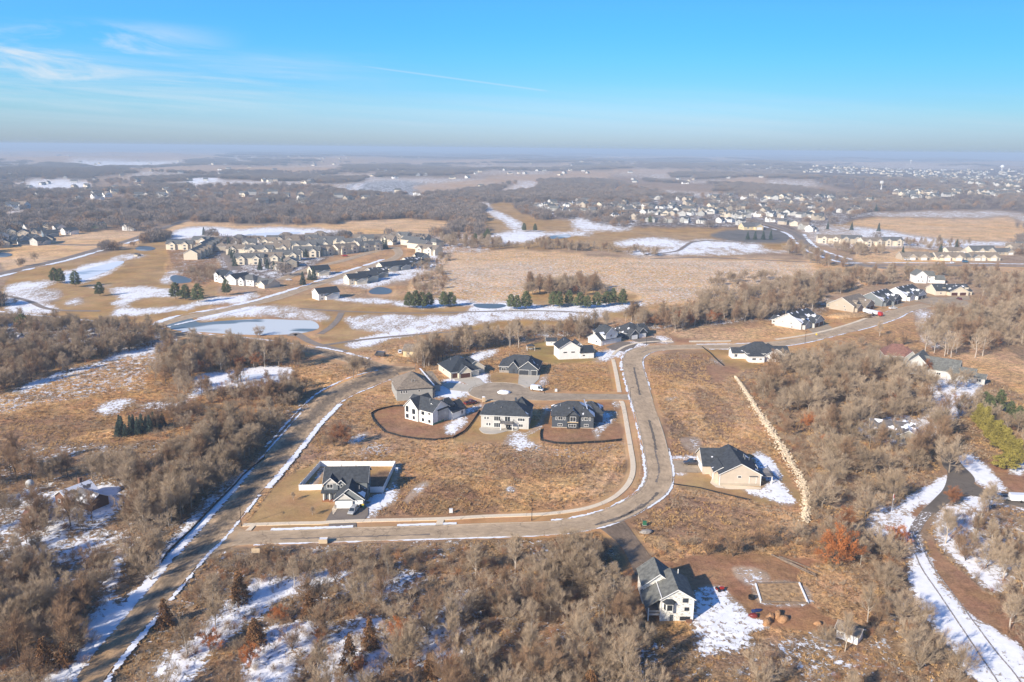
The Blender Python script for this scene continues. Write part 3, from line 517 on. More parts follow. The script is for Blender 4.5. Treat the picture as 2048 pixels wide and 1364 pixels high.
def lane_mesh(name, Lp, Rp, m, zoff=.06, nx=8, hill=False, jit=0.0, kind='structure', thick=0.0):
    if name in ('street', 'road', 'driveway') and not hill and not thick: thick = .5
    n = len(Lp); t = np.linspace(0, 1, nx + 1)
    if jit:
        s = np.arange(n); Lp = Lp.copy(); Rp = Rp.copy(); d = Rp - Lp; wd = np.hypot(d[:, 0], d[:, 1])[:, None] + 1e-6; u = d / wd
        Lp -= u * ((vnoise(s * .9, s * 0 + 3, 7) - .45) * jit)[:, None]; Rp += u * ((vnoise(s * .9, s * 0 + 9, 8) - .45) * jit)[:, None]
    A = Lp[:, None, :] * (1 - t)[None, :, None] + Rp[:, None, :] * t[None, :, None]
    A = A.reshape(-1, 2); z = np.full(len(A), zoff) + (height(A[:, 0], A[:, 1]) if hill else 0)
    mid = (Lp + Rp) / 2; L = np.concatenate([[0], np.cumsum(np.hypot(*np.diff(mid, axis=0).T))])
    V = np.column_stack([A, z]); i = np.arange(n - 1)[:, None] * (nx + 1) + np.arange(nx)[None]; Fc = np.stack([i, i + nx + 1, i + nx + 2, i + 1], 2).reshape(-1, 4)
    if thick:
        e = []
        for k in range(n - 1):
            for a in (0, nx): e.append((k * (nx + 1) + a, (k + 1) * (nx + 1) + a))
        nb = len(V); V = np.concatenate([V, V - [0, 0, thick]]); Fc = np.concatenate([Fc, np.array([(a, b, b + nb, a + nb) for a, b in e])])
    me = npmesh(name, V, Fc, [m]); at = me.attributes.new('lane', 'FLOAT_VECTOR', 'POINT')
    D = np.column_stack([np.tile(t, n), np.repeat(L, nx + 1), np.zeros(n * (nx + 1))]);
    if thick: D = np.concatenate([D, D])
    at.data.foreach_set('vector', D.astype(np.float32).ravel())
    o = obj(name, me); o['kind'] = kind; return o
def resamp(w, n):
    L = np.concatenate([[0], np.cumsum(np.hypot(*np.diff(w, axis=0).T))]); t = np.linspace(0, L[-1], n)
    return np.column_stack([np.interp(t, L, w[:, 0]), np.interp(t, L, w[:, 1])])
def road2(name, ls, rs, m, zoff=.06, n=140, keep=True, **k):
    Lp = resamp(smooth(G(P(ls)), 8), n); Rp = resamp(smooth(G(P(rs)), 8), n)
    if keep: ROADXY.append(np.concatenate([Lp, Rp[::-1]]))
    return lane_mesh(name, Lp, Rp, m, zoff, **k)
def road1(name, cs, w, m, zoff=.06, n=120, closed=False, keep=True, w2=None, **k):
    c = resamp(smooth(G(P(cs)) if isinstance(cs, str) else cs, 8), n); d = np.gradient(c, axis=0); d /= np.hypot(d[:, 0], d[:, 1])[:, None] + 1e-9; nrm = np.column_stack([-d[:, 1], d[:, 0]])
    ww_ = np.linspace(w, w2 or w, n)[:, None] / 2
    Lp, Rp = c + nrm * ww_, c - nrm * ww_
    if keep: ROADXY.append(np.concatenate([Lp, Rp[::-1]]))
    return lane_mesh(name, Lp, Rp, m, zoff, **k)
def flat(name, s, m, zoff=.07, keep=True, kind='structure', sm=0, thick=0.0):
    w = G(P(s)) if isinstance(s, str) else s
    if sm: w = smooth(w, sm, True)
    b = MB()
    if thick: b.prism([tuple(q) for q in w], zoff - thick, zoff)
    else: b.add([(x, y, zoff) for x, y in w], [tuple(range(len(w)))])
    o = b.build(name, m); o['kind'] = kind
    if keep: ROADXY.append(w)
    # make sure it faces up
    if o.data.polygons[0].normal.z < 0 and not thick: o.data.flip_normals()
    return o
INNER = '478,1064 520,1062.5 563,1062 665,1058 713,1056 837,1052.5 987,1047 1103,1043 1171,1032.5 1219,1017 1253,1000 1280.7,979.5 1293.7,955.5 1292.7,928 1284,880 1267,812 1255,770 1246.5,735 1247,716 1256,703 1275,696 1310,691 1370,690 1440,689 1500,687 1560,682 1605,674.5 1655,662 1711,646 1756,630.5 1785,620.5 1810,613.5 1843,608'
OUTER = '462,1092 520,1088 563,1086 665,1083 768,1080 870,1077 1000,1073 1068,1071 1144,1065 1205,1053 1260,1034 1301,1010 1328.6,990 1342,969 1344,949 1339,918 1328.6,873 1313,825 1296,770.6 1286,738 1284,722 1290,712 1306,704 1330,700 1380,698 1440,698 1500,697 1570,691.5 1621,683 1677,669.5 1733,656 1778,642.5 1800,634 1812,627 1834,619 1866,613'
street = road2('street', INNER, OUTER, RM['street'], .06, 320)
ML = '100,1440 147,1364 190,1305 262,1220 300,1177 340,1130 383,1082 430,1030 480,972 524,918 560,877 594,838 620,810 650,785 690,764 725,751 760,743 790,738'
MR = '160,1440 205,1364 252,1300 322,1218 370,1160 410,1112 445,1078 470,1048 515,992 560,940 606,885 634,850 655,828 680,804 710,787 740,775 765,764 800,752'
main = road2('road', ML, MR, RM['main'], .05, 260)
road2('road', '-60,1500 90,1420 147,1364 190,1305 215,1275', '120,1500 160,1440 205,1364 252,1300 285,1262', RM['gravel'], .058, 40)
cross = road2('road', '-20,623 60,631 150,640 240,650 290,653 360,664 440,672 520,680 600,691 660,700 700,710 740,720 780,731 830,733', '-20,630 60,638 150,648 240,658 300,663 360,674 440,682 520,690 590,700 650,713 690,724 730,737 765,748 830,742', RM['main'], .045, 200)
road2('road', '290,653 360,633 420,622 500,606 560,589 620,570 680,549 740,530 770,520 790,508 780,494', '240,644 330,633 420,624 500,612 560,599 620,578 680,558 745,538 785,524 806,508 800,494'.replace('240,644', '300,661').replace('330,633', '365,641').replace('420,624', '430,628'), RM['street'], .052, 160)
CT = g(1000, 783)
def disc(cx, cy, r, n=48, ry=None): return np.array([(cx + r * math.cos(2 * math.pi * i / n), cy + (ry or r) * math.sin(2 * math.pi * i / n)) for i in range(n)])
flat('street', disc(CT[0], CT[1], 13.7), RM['court'], .066)
road2('street', '1040,776 1062,782 1094,785.5 1145,787.5 1200,788 1258,789', '1030,795 1060,800 1103,801 1170,799.5 1230,799 1262,800', RM['court'], .071, 60)
CT2 = g(1890, 604); flat('street', disc(CT2[0], CT2[1], 18, ry=20), RM['court'], .066)
flat('street', '466,1048 484,1058 500,1064 500,1088 470,1092 440,1100 415,1112 440,1085 455,1065', RM['main'], .055)
# far roads
road1('road', '-40,557 0,548 60,533 130,517 200,497 260,480 310,463 345,450 380,440 420,434', 10, RM['far'], .12, hill=True)
road1('road', '0,492 40,490 100,489 180,490 240,488', 9, RM['far'], .12)
road1('road', '1500,438 1531,446 1575,460 1603,476 1618,492 1645,508 1690,522 1730,531 1780,537', 15, RM['far'], .12)
road1('road', '1690,532 1800,530 1900,531 2000,532 2080,533', 9, RM['far'], .14)
road1('road', '438,494 450,505 462,520 470,540', 11, RM['far'], .12)
road1('road', '560,560 600,545 640,532 690,520 740,505 770,498', 9, RM['street'], .1)
road1('path', '600,617 680,622 760,625 860,626 1000,622 1100,622 1180,626', 3.2, RM['path'], .05)
road1('path', '683,625 675,640 660,655 640,668', 4.0, RM['path'], .05); road1('path', '582,672 592,667 604,674 620,683 642,691 670,698 692,703', 5, RM['path'], .05)
road1('path', '650,690 720,680 800,672 900,664 1000,660', 3.5, RM['path'], .05)
road1('path', '0,590 30,595 60,603 90,616 130,621 200,622', 4.0, RM['path'], .05); road1('path', '1290,509 1350,503 1370,492 1385,484 1420,481 1470,484', 4, RM['path'], .2)
road1('path', '1300,518 1400,515 1500,519 1700,528', 4, RM['path'], .2)
road2('driveway', '1198,1055 1215,1068 1235,1085 1250,1105 1262,1130 1270,1150', '1246,1040 1262,1060 1280,1085 1300,1110 1320,1132 1340,1150', RM['gravel'].copy() if False else road_mat('muddy_drive', (.20, .145, .10), .2, None, .25), .063, 40)
road2('driveway', '1880,905 1885,930 1895,945 1888,975 1868,998 1843,1022', '1905,905 1925,930 1950,960 1925,985 1898,1004 1872,1026', RM['dark'], .03, 70)
road2('driveway', '1846,1018 1822,1050 1814,1080 1822,1110', '1870,1022 1850,1046 1838,1075 1845,1105', RM['cdrive'], .026, 40)
road2('driveway', '1925,948 1960,975 2000,985 2060,990', '1900,985 1950,992 2000,1004 2060,1018', RM['dark'], .036, 40)
road1('snow_track', '1822,1078 1840,1130 1880,1190 1920,1250 1960,1310 2000,1370 2050,1450', .36, RM['cdrive'], .02, keep=False); road1('snow_track', '1838,1075 1860,1125 1900,1180 1945,1240 1990,1300 2035,1355 2090,1440', .36, RM['cdrive'], .02, keep=False)
# sidewalks, kerbs
SW = '486,1050 580,1047 640,1046 665.5,1044 751,1041 877,1038 973.5,1032.7 1050,1030 1103,1027 1171,1017 1219,1000 1250,976 1263.6,952 1266,928 1262,900.7 1255,859.6 1246.5,811.7 1242,802'
sw = road1('sidewalk', SW, 1.75, RM['walk'], .14, 200, nx=2, thick=.2)
road1('sidewalk', '1239,785 1236,768 1232.8,750 1229,732 1226,719', 1.9, RM['walk'], .14, 30, nx=2, thick=.2)
road1('sidewalk', '1226,710 1234,702 1250,693 1275,686 1310,683 1345,682', 1.8, RM['walk'], .13, 40, nx=2, thick=.2)
road1('sidewalk', '1550,679 1600,672 1650,662 1700,648 1740,633 1760,622', 2.2, RM['walk'], .14, 50, nx=2, thick=.2)
flat('sidewalk', '876,1037 889,1036 885,1052 870,1052.5', RM['walk'], .15, keep=False); flat('sidewalk', '506,1049 514,1048 502,1062 490,1062', RM['walk'], .15, keep=False)
def kerb(s, n, lo, hi, off=0.0):
    w = resamp(smooth(G(P(s)), 8), n)[int(lo * n):int(hi * n)]; return road1('kerb', w, .32, RM['kerb'], .15, len(w), keep=False, nx=1, thick=.22)
kerb(INNER, 320, .012, .545); kerb(INNER, 320, .585, .72); kerb(INNER, 320, .78, 1.0); kerb(OUTER, 320, .02, .36); kerb(OUTER, 320, .395, .57); kerb(OUTER, 320, .6, 1.0)
k_ = road1('kerb', np.array([(CT[0] + 13.9 * math.cos(t), CT[1] + 13.9 * math.sin(t)) for t in np.linspace(.35, 5.2, 60)]), .35, RM['kerb'], .15, 80, keep=False, nx=1, thick=.2)
# driveways
flat('driveway', '667,1017 737,1015 737,1030 726,1042 650,1045 658,1030', RM['drive'], .074); flat('driveway', '658,1047.5 712,1045.5 713,1056.5 656,1059', RM['drive'], .074)
flat('driveway', '1038,748 1080,748 1078,758 1064,772 1050,776 1036,768', RM['conc'], .076); flat('driveway', '903,757 942,753 960,757 970,768 948,775 925,764', RM['conc'], .073)
flat('driveway', '884,770 900,765 940,770 946,776 940,784 900,780', RM['conc'], .078)
flat('driveway', '1211,694 1242,682 1275,687 1262,701 1252,704 1225,700', RM['drive'], .073); flat('driveway', '1262,680 1302,674 1320,679 1324,684 1290,688', RM['drive'], .073)
flat('driveway', '1343,921 1410,921 1413,944 1395,946 1345,944', RM['court'], .078); flat('driveway', '1610,655 1655,648 1668,658 1650,668 1625,665', RM['court'], .073)
flat('driveway', '1770,608 1800,604 1808,612 1780,616', RM['court'], .073); flat('driveway', '1815,596 1846,592 1852,600 1830,604', RM['court'], .073); flat('driveway', '1892,594 1938,592 1940,600 1900,600', RM['court'], .073)
flat('driveway', '1440,476 1480,462 1540,466 1575,480 1545,482', RM['far'], 1.0) if False else None
flat('patio', '960,855 966,866 985,868 1000,866 1016,862 1034,862 1034,856 1000,855', RM['conc'], .09, thick=.2, sm=3); flat('walkway', '1414,945 1424,945 1440,970 1500,973 1522,975 1522,979 1460,979 1432,975 1420,966 1424,956', RM['walk'], .07)
flat('walkway', '664,1018 673,1005 676,1005 674,1019 666,1030', RM['walk'], .08); flat('walkway', '1408,945 1432,945 1434,949 1410,949', RM['walk'], .09)
# lines of ploughed snow along road edges
def edge(w, n, lo, hi, o0, o1):
    c = resamp(smooth(G(P(w)) if isinstance(w, str) else w, 8), n)[int(lo * n):int(hi * n)]; d = np.gradient(c, axis=0); d /= np.hypot(d[:, 0], d[:, 1])[:, None]; nr = np.column_stack([-d[:, 1], d[:, 0]])
    return c + nr * o0, c + nr * o1
def bank(w, lo, hi, o0, o1, jit=.5, n=900, z=.10, gap=.0):
    a, b = edge(w, n, lo, hi, o0, o1)
    if gap:
        k = vnoise(np.arange(len(a)) * .12, np.zeros(len(a)), 77); md = (a + b) / 2; sc = np.clip((k - gap) * 5, 0.02, 1)[:, None]; a = md + (a - md) * sc; b = md + (b - md) * sc
    return lane_mesh('snow_bank', a, b, MT['snow'], z, nx=3, jit=jit)
bank(INNER, .015, .055, .3, 1.6, .6); bank(INNER, .075, .105, .3, 1.5, .5); bank(INNER, .15, .45, .35, 1.1, .8, gap=.22); bank(INNER, .455, .535, .35, 1.6, 1.2, gap=.2); bank(INNER, .60, .665, .3, 1.6, .8, gap=.1); bank(INNER, .79, .93, .6, 1.2, .5, gap=.3)
bank(OUTER, .01, .30, -.9, -.2, .5, gap=.3); bank(OUTER, .42, .56, -.9, -.25, .7, gap=.45); bank(OUTER, .6, .95, -1.3, -.3, .7, gap=.22)
bank(MR, .17, .42, -1.0, -.1, .6, gap=.15); bank(MR, .44, .80, -2.1, -.2, .9); bank(ML, .10, .47, .2, 2.8, 1.3); bank(ML, .47, .70, .2, .9, .6, gap=.2); bank(ML, .55, .97, 2.0, 3.0, .9, gap=.35); bank(MR, .8, .98, -1.2, -.3, .7, gap=.4)
bank(ML, .0, .12, .3, 6, 2.5, z=.13); bank(MR, .0, .16, -1.5, -.2, .8, gap=.1, z=.13)
for q_, a_, b_, c_, d_ in (('-20,623 60,631 150,640 240,650', 0, 1, .3, 3.0), ('360,664 440,672 520,680 600,691 660,700 700,710 740,720', 0, 1, .3, 2.2), ('300,655 360,633 420,622 500,606 560,589 620,570 680,549 740,530 775,518', 0, 1, .5, 5.0), ('-40,560 0,551 60,536 130,520 200,500 260,483 310,466', 0, 1, -6.0, -.5), ('1603,468 1618,486 1645,503 1700,520', 0, 1, .5, 5.0), ('1520,450 1575,466 1596,484 1612,498 1650,514 1690,526', 0, 1, -5.0, -.5), ('1690,527 1800,526 1900,527 2060,529', 0, 1, 0, 4.0), ('300,662 365,645 430,632 500,616', 0, 1, -3, -.5)):
    bank(q_, a_, b_, c_, d_, 1.5, 260, .16, .2)
for s_ in ('735,452 ', ):
    pass
# skid marks of darker patching on the street
for s_, w_ in (('1298,840 1303,858 1308,878 1312,900', .8), ('1268,735 1272,755 1280,790', .8), ('1283,705 1300,699 1330,696', .6), ('1190,1050 1240,1036 1290,1010 1316,985', .8), ('1200,1045 1250,1030 1285,1008', .5), ('560,1078 700,1074 860,1069', .5), ('1310,900 1318,940 1312,965', .5)):
    road1('street_patch', s_, w_, RM['dark'] if w_ > .7 else RM['drive'], .068, 60, keep=False, nx=2, jit=.5)

# ------------------------------------------------------------------ ponds
def ice_mat(name, ice, wat, f):
    m = bpy.data.materials.new(name); m.use_nodes = True; nt = m.node_tree; L = nt.links; nn = nt.nodes; b = nn['Principled BSDF']
    ge = nn.new('ShaderNodeNewGeometry'); mp = nn.new('ShaderNodeMapping'); mp.inputs['Scale'].default_value = (.011, .028, 1); L.new(ge.outputs['Position'], mp.inputs[0]); n = nn.new('ShaderNodeTexNoise'); n.inputs['Scale'].default_value = 1; n.inputs['Detail'].default_value = 3; n.inputs['Distortion'].default_value = .5; L.new(mp.outputs[0], n.inputs['Vector'])
    r = nn.new('ShaderNodeMapRange'); L.new(n.outputs['Fac'], r.inputs[0]); r.inputs[1].default_value = f; r.inputs[2].default_value = f + .03; x = nn.new('ShaderNodeMixRGB'); L.new(r.outputs[0], x.inputs[0]); x.inputs[1].default_value = (*wat, 1); x.inputs[2].default_value = (*ice, 1); L.new(x.outputs[0], b.inputs['Base Color'])
    r2 = nn.new('ShaderNodeMapRange'); L.new(n.outputs['Fac'], r2.inputs[0]); r2.inputs[1].default_value = f; r2.inputs[2].default_value = f + .03; r2.inputs[3].default_value = .35; r2.inputs[4].default_value = .6; b.inputs['Specular IOR Level'].default_value = .25; L.new(r2.outputs[0], b.inputs['Roughness']); return m
IC = ice_mat('pond_ice', (.58, .62, .64), (.15, .185, .20), .47); WA = ice_mat('open_pond', (.30, .33, .35), (.10, .12, .13), .60); IW = ice_mat('snowy_ice', (.66, .72, .80), (.40, .47, .55), .40)
flat('pond', '330,650 350,638 380,636 400,645 440,642 520,638 590,640 625,642 638,652 630,660 590,668 520,670 460,668 400,664 350,660', IC, .02, sm=6)
flat('pond', '500,638 560,636 636,646 625,656 560,654 520,648', IW, .03, sm=5, keep=False) if False else None
for s_, m_ in (('340,556 350,550 372,554 386,562 370,566 350,566', WA), ('738,582 755,574 775,576 784,582 775,588 745,588', WA), ('128,552 180,536 240,522 244,528 190,552 140,564', IW), ('455,756 520,748 565,752 560,764 500,762 455,764', IW), ('270,496 290,492 310,496 300,501 278,501', WA), ('1100,472 1135,468 1140,474 1120,477 1100,477', IC), ('-10,506 16,506 24,510 10,514 -10,514', WA), ('950,608 1000,608 1012,612 990,617 955,615', WA), ('486,472 520,466 600,464 560,474 500,478', IW)):
    flat('pond', s_, m_, .03, sm=5)

# ------------------------------------------------------------------ houses
HOUSEXY = []
def gable(w, r, t, x0, x1, y0, y1, ze, ax, rise, ov=.45, z0=-1.2, walls=True, trimend=(1, 1), hip=0.0):
    """one wing: walls into w, roof slopes into r, white rakes into t"""
    if ax == 'x':      # ridge along x: build turned, then swap
        W2, R2, T2 = MB(), MB(), MB(); gable(W2, R2, T2, y0, y1, x0, x1, ze, 'y', rise, ov, z0, walls, trimend, hip)
        for a, b in ((W2, w), (R2, r), (T2, t)): b.add([(p[1], p[0], p[2]) for p in a.v], [f[::-1] for f in a.f])
        return
    xm = (x0 + x1) / 2; hw = (x1 - x0) / 2; p = rise / hw; zr = ze + rise; th = .16
    if walls:
        if hip: w.box(x0, x1, y0, y1, z0, ze)
        else:
            zt = zr - .03
            v = [(x0, y0, z0), (x1, y0, z0), (x1, y0, ze), (xm, y0, zt), (x0, y0, ze), (x0, y1, z0), (x1, y1, z0), (x1, y1, ze), (xm, y1, zt), (x0, y1, ze)]
            w.add(v, [(0, 1, 2, 3, 4), (9, 8, 7, 6, 5), (0, 5, 6, 1), (1, 6, 7, 2), (0, 4, 9, 5), (2, 7, 8, 3), (4, 3, 8, 9)])
    X0, X1, Y0, Y1 = x0 - ov, x1 + ov, y0 - ov, y1 + ov; zl = ze - ov * p
    if hip:
        hy = hip * (X1 - X0) / 2; a, b = Y0 + hy, Y1 - hy; zt = zr + .08
        if a > b: a = b = (Y0 + Y1) / 2
        v = [(X0, Y0, zl), (X1, Y0, zl), (X1, Y1, zl), (X0, Y1, zl), (X0, Y0, zl + .2), (X1, Y0, zl + .2), (X1, Y1, zl + .2), (X0, Y1, zl + .2), (xm, a, zt), (xm, b, zt)]
        r.add(v, [(3, 2, 1, 0), (0, 1, 5, 4), (1, 2, 6, 5), (2, 3, 7, 6), (3, 0, 4, 7), (4, 5, 8), (5, 6, 9, 8), (6, 7, 9), (7, 4, 8, 9)])
        t.box(X0 - .03, X1 + .03, Y0 - .03, Y0 - .005, zl, zl + .17); t.box(X0 - .03, X0 - .005, Y0, Y1, zl, zl + .17); t.box(X1 + .005, X1 + .03, Y0, Y1, zl, zl + .17); t.box(X0, X1, Y1 + .005, Y1 + .03, zl, zl + .17)
    else:
        for sx, xe in ((-1, X0), (1, X1)):
            v = [(xe, Y0, zl), (xm, Y0, zr), (xm, Y1, zr), (xe, Y1, zl), (xe, Y0, zl + th), (xm, Y0, zr + th), (xm, Y1, zr + th), (xe, Y1, zl + th)]
            f = [(0, 1, 2, 3), (7, 6, 5, 4), (0, 4, 5, 1), (2, 6, 7, 3), (0, 3, 7, 4)]
            r.add(v, f if sx < 0 else [q[::-1] for q in f])
            for k, yy_ in ((0, Y0), (1, Y1)):
                if trimend[k]:
                    e = -.04 if k == 0 else .04
                    t.add([(xe, yy_ + e, zl - .08), (xm, yy_ + e, zr - .08), (xm, yy_ + e, zr + th - .02), (xe, yy_ + e, zl + th - .02), (xe, yy_, zl - .08), (xm, yy_, zr - .08), (xm, yy_, zr + th - .02), (xe, yy_, zl + th - .02)],
                          [(0, 1, 2, 3), (7, 6, 5, 4), (0, 4, 5, 1), (3, 2, 6, 7), (0, 3, 7, 4), (1, 5, 6, 2)])
def opening(kind, face, u, v, z, w, h, root, mats, sub=True, name=None):
    """window or door on a face: F/B = plane y=v centred x=u ; L/R = plane x=u centred y=v"""
    nrm = {'F': (0, -1), 'B': (0, 1), 'L': (-1, 0), 'R': (1, 0)}[face]
    def fbx(b, a0, a1, z0, z1, d0, d1, mi=0):
        if face in 'FB': b.box(u + a0, u + a1, min(v + nrm[1] * d0, v + nrm[1] * d1), max(v + nrm[1] * d0, v + nrm[1] * d1), z0, z1, mi)
        else: b.box(min(u + nrm[0] * d0, u + nrm[0] * d1), max(u + nrm[0] * d0, u + nrm[0] * d1), v + a0, v + a1, z0, z1, mi)
    b = MB(); t = .11 if kind != 'garage_door' else .14
    if kind in ('window', 'patio_door'):
        for q in ((-w / 2, -w / 2 + t, z, z + h), (w / 2 - t, w / 2, z, z + h), (-w / 2 + t, w / 2 - t, z, z + t), (-w / 2 + t, w / 2 - t, z + h - t, z + h)): fbx(b, *q, -.05, .06)
        if w > 1.3: 
            k = max(1, round(w / 1.0) - 1)
            for i in range(k): c = -w / 2 + w * (i + 1) / (k + 1); fbx(b, c - .04, c + .04, z + t, z + h - t, -.04, .045)
        o = b.build(name or kind, mats[0], root); p = MB(); fbx(p, -w / 2 + t, w / 2 - t, z + t, z + h - t, -.03, .015)
        p.build('pane', MT['glass'], o)
    elif kind == 'garage_door':
        for i in range(4): fbx(b, -w / 2 + .0, w / 2, z + h * i / 4 + .012, z + h * (i + 1) / 4 - .012, -.05, .05)
        o = b.build('garage_door', mats[1], root); p = MB()
        for q in ((-w / 2 - t, -w / 2 - .01, z, z + h + t), (w / 2 + .01, w / 2 + t, z, z + h + t), (-w / 2, w / 2, z + h + .01, z + h + t)): fbx(p, *q, -.05, .09)
        p.build('door_frame', mats[0], o)
    else:
        fbx(b, -w / 2, w / 2, z, z + h, -.05, .05); o = b.build('door', mats[1], root); p = MB(); fbx(p, w / 2 - .16, w / 2 - .08, z + h * .45, z + h * .5, .05, .1); p.build('handle', MT['metal'], o)
    return o
def house(A, B, depth, wings, wall, roof, label, openings=(), extra=None, trim='trim', gd='door', name='house', cat='house', frame=None, W_=None, group=None, zoff=0.0):
    a, b = g(*A), g(*B); W0 = float(np.hypot(*(b - a))); rz = math.atan2(b[1] - a[1], b[0] - a[0])
    root = empty(name, a[0], a[1], zoff, rz, label, cat, group); wb_, rb, tb = MB(), MB(), MB()
    Wd = W_ or W0
    for wg in wings: gable(wb_, rb, tb, *wg[:7], **(wg[7] if len(wg) > 7 else {}))
    wb_.build('wall', MT[wall], root); rb.build('roof', MT[roof], root); tb.build('trim', MT[trim], root)
    for op in openings: opening(*op, root, (MT[frame or trim], MT[gd]))
    if extra: extra(root)
    xs = [q for wg in wings for q in wg[0:2]]; ys = [q for wg in wings for q in wg[2:4]]
    c, s = math.cos(rz), math.sin(rz)
    HOUSEXY.append(np.array([(a[0] + c * x - s * y, a[1] + s * x + c * y) for x, y in ((min(xs) - 1.5, min(ys) - 1.5), (max(xs) + 1.5, min(ys) - 1.5), (max(xs) + 1.5, max(ys) + 1.5), (min(xs) - 1.5, max(ys) + 1.5))]))
    return root
def part(root, name, m, fn, sub=None):
    b = MB(); fn(b); o = b.build(name, MT[m] if isinstance(m, str) else m, root); return o
def vent(root, pts):
    for x, y, z in pts: part(root, 'vent_pipe', 'metal', lambda b: b.tube((x, y, z - .5), (x, y, z + .7), .12))
w_, G_, D_, p_ = 'window', 'garage_door', 'door', 'patio_door'

# grey two-storey house behind the white fence
def ex1(r):
    part(r, 'porch_floor', 'deck', lambda b: b.box(-.1, 4.25, -.2, 1.9, .0, .35))
    for x in (.25, 2.1, 3.95): part(r, 'porch_post', 'trim', lambda b: b.box(x - .14, x + .14, .1, .38, .35, 2.75))
    part(r, 'porch_roof', 'r_dark', lambda b: b.add([(-.4, -.35, 2.75), (4.5, -.35, 2.75), (4.5, 2.0, 3.55), (-.4, 2.0, 3.55), (-.4, -.35, 2.95), (4.5, -.35, 2.95), (4.5, 2.0, 3.75), (-.4, 2.0, 3.75)], [(3, 2, 1, 0), (4, 5, 6, 7), (0, 1, 5, 4), (1, 2, 6, 5), (3, 0, 4, 7)]))
    part(r, 'gable_board', 'batten', lambda b: b.add([(.25, .84, 5.45), (4.55, .84, 5.45), (2.4, .84, 7.2), (.25, .88, 5.45), (4.55, .88, 5.45), (2.4, .88, 7.2)], [(0, 1, 2), (5, 4, 3), (0, 2, 5, 3), (1, 4, 5, 2), (0, 3, 4, 1)]))
    part(r, 'gable_board', 'batten', lambda b: b.add([(4.7, -5.16, 2.9), (9.6, -5.16, 2.9), (7.15, -5.16, 4.8), (4.7, -5.12, 2.9), (9.6, -5.12, 2.9), (7.15, -5.12, 4.8)], [(0, 1, 2), (5, 4, 3), (0, 2, 5, 3), (1, 4, 5, 2), (0, 3, 4, 1)]))
    part(r, 'stone_pier', 'stone', lambda b: b.box(4.35, 4.8, -5.3, -5.0, -.2, 1.3)); part(r, 'stone_pier', 'stone', lambda b: b.box(9.5, 10.0, -5.3, -4.9, -.2, 1.3)); part(r, 'stone_pier', 'stone', lambda b: b.box(12.5, 13.0, -4.75, -4.45, -.2, 1.3))
    part(r, 'roof_snow', 'snow', lambda b: b.add([(11.2, -4.4, 4.88 - .13), (13.2, -4.5, 3.15), (13.25, -1.0, 3.13), (12.2, -1.4, 3.98), (11.9, -2.8, 4.22)], [(0, 1, 2, 3, 4)]))
    vent(r, [(9.5, 6.5, 8.4), (5.0, 7.0, 8.4), (11.4, -1.6, 5.1)])
house((645.5, 1003), (736, 1001.5), 12, [(.3, 13.3, 1.9, 10.9, 5.6, 'x', 3.0), (.35, 4.6, .9, 6, 5.4, 'y', 1.9), (4.6, 6.6, 1.3, 6, 5.4, 'y', 1.0), (4.5, 12.9, -4.6, 4, 2.9, 'y', 3.3), (4.5, 9.8, -5.1, -1, 2.9, 'y', 2.1)], 'grey', 'r_dark',
  'grey two-storey house with white garage doors, inside the white fence by the road corner',
  [(w_, 'F', 2.2, .9, 3.9, 1.9, 1.4), (w_, 'F', 5.6, 1.3, 4.0, .9, 1.0), (w_, 'F', 8.3, 1.9, 4.4, 1.3, .5), (w_, 'F', 2.4, 1.9, 1.1, 1.7, 1.3), (D_, 'F', 3.7, 1.9, .35, .95, 2.1), (G_, 'F', 7.15, -5.1, 0, 4.9, 2.3), (G_, 'F', 11.3, -4.6, 0, 2.6, 2.2), (w_, 'R', 13.3, 6, 1.2, 1.2, 1.2), (w_, 'L', .3, 7, 3.9, 1.0, 1.2), (w_, 'L', .3, 4.5, 1.2, 1.0, 1.2)], ex1)
# unfinished white house with bare earth round it
def ex2(r):
    part(r, 'foundation', 'green', lambda b: b.box(14.28, 14.46, 0, 6.5, -1.2, .5)); part(r, 'valley_snow', 'snow', lambda b: b.box(10.5, 12.2, 12.4, 13.4, 6.8, 7.05)); vent(r, [(9.8, 3.6, 8.3), (12, 9, 7.4)])
    part(r, 'trim_band', 'lgrey', lambda b: b.box(6.0, 7.2, -.62, -.56, .2, 5.2))
house((812, 835), (866, 850), 18, [(0, 14.3, 0, 9.5, 5.3, 'x', 3.3), (0, 7.0, -.55, 9, 5.3, 'y', 3.4), (8.6, 14.3, 3, 12.5, 5.3, 'y', 2.2), (9.5, 16.2, 9.5, 17.5, 3.1, 'y', 2.7)], 'white', 'r_dark',
  'unfinished white house with black roof standing on bare brown earth behind a curved silt fence',
  [(w_, 'F', 1.3, -.55, 2.9, 1.5, 2.4), (w_, 'F', 1.3, -.55, .3, 1.5, 1.7), (p_, 'F', 4.8, -.55, 2.6, 1.7, 2.1), (w_, 'F', 4.8, -.55, .4, 1.2, 1.4), (w_, 'F', 9.2, 0, 3.1, 1.6, 1.4), (w_, 'F', 9.2, 0, .4, 1.3, 1.3), (w_, 'F', 12.6, 0, 3.8, 1.2, .7), (w_, 'F', 12.6, 0, .5, 1.2, 1.2), (w_, 'R', 16.2, 15.5, 1.0, .7, 1.2)], ex2, frame='dtrim')
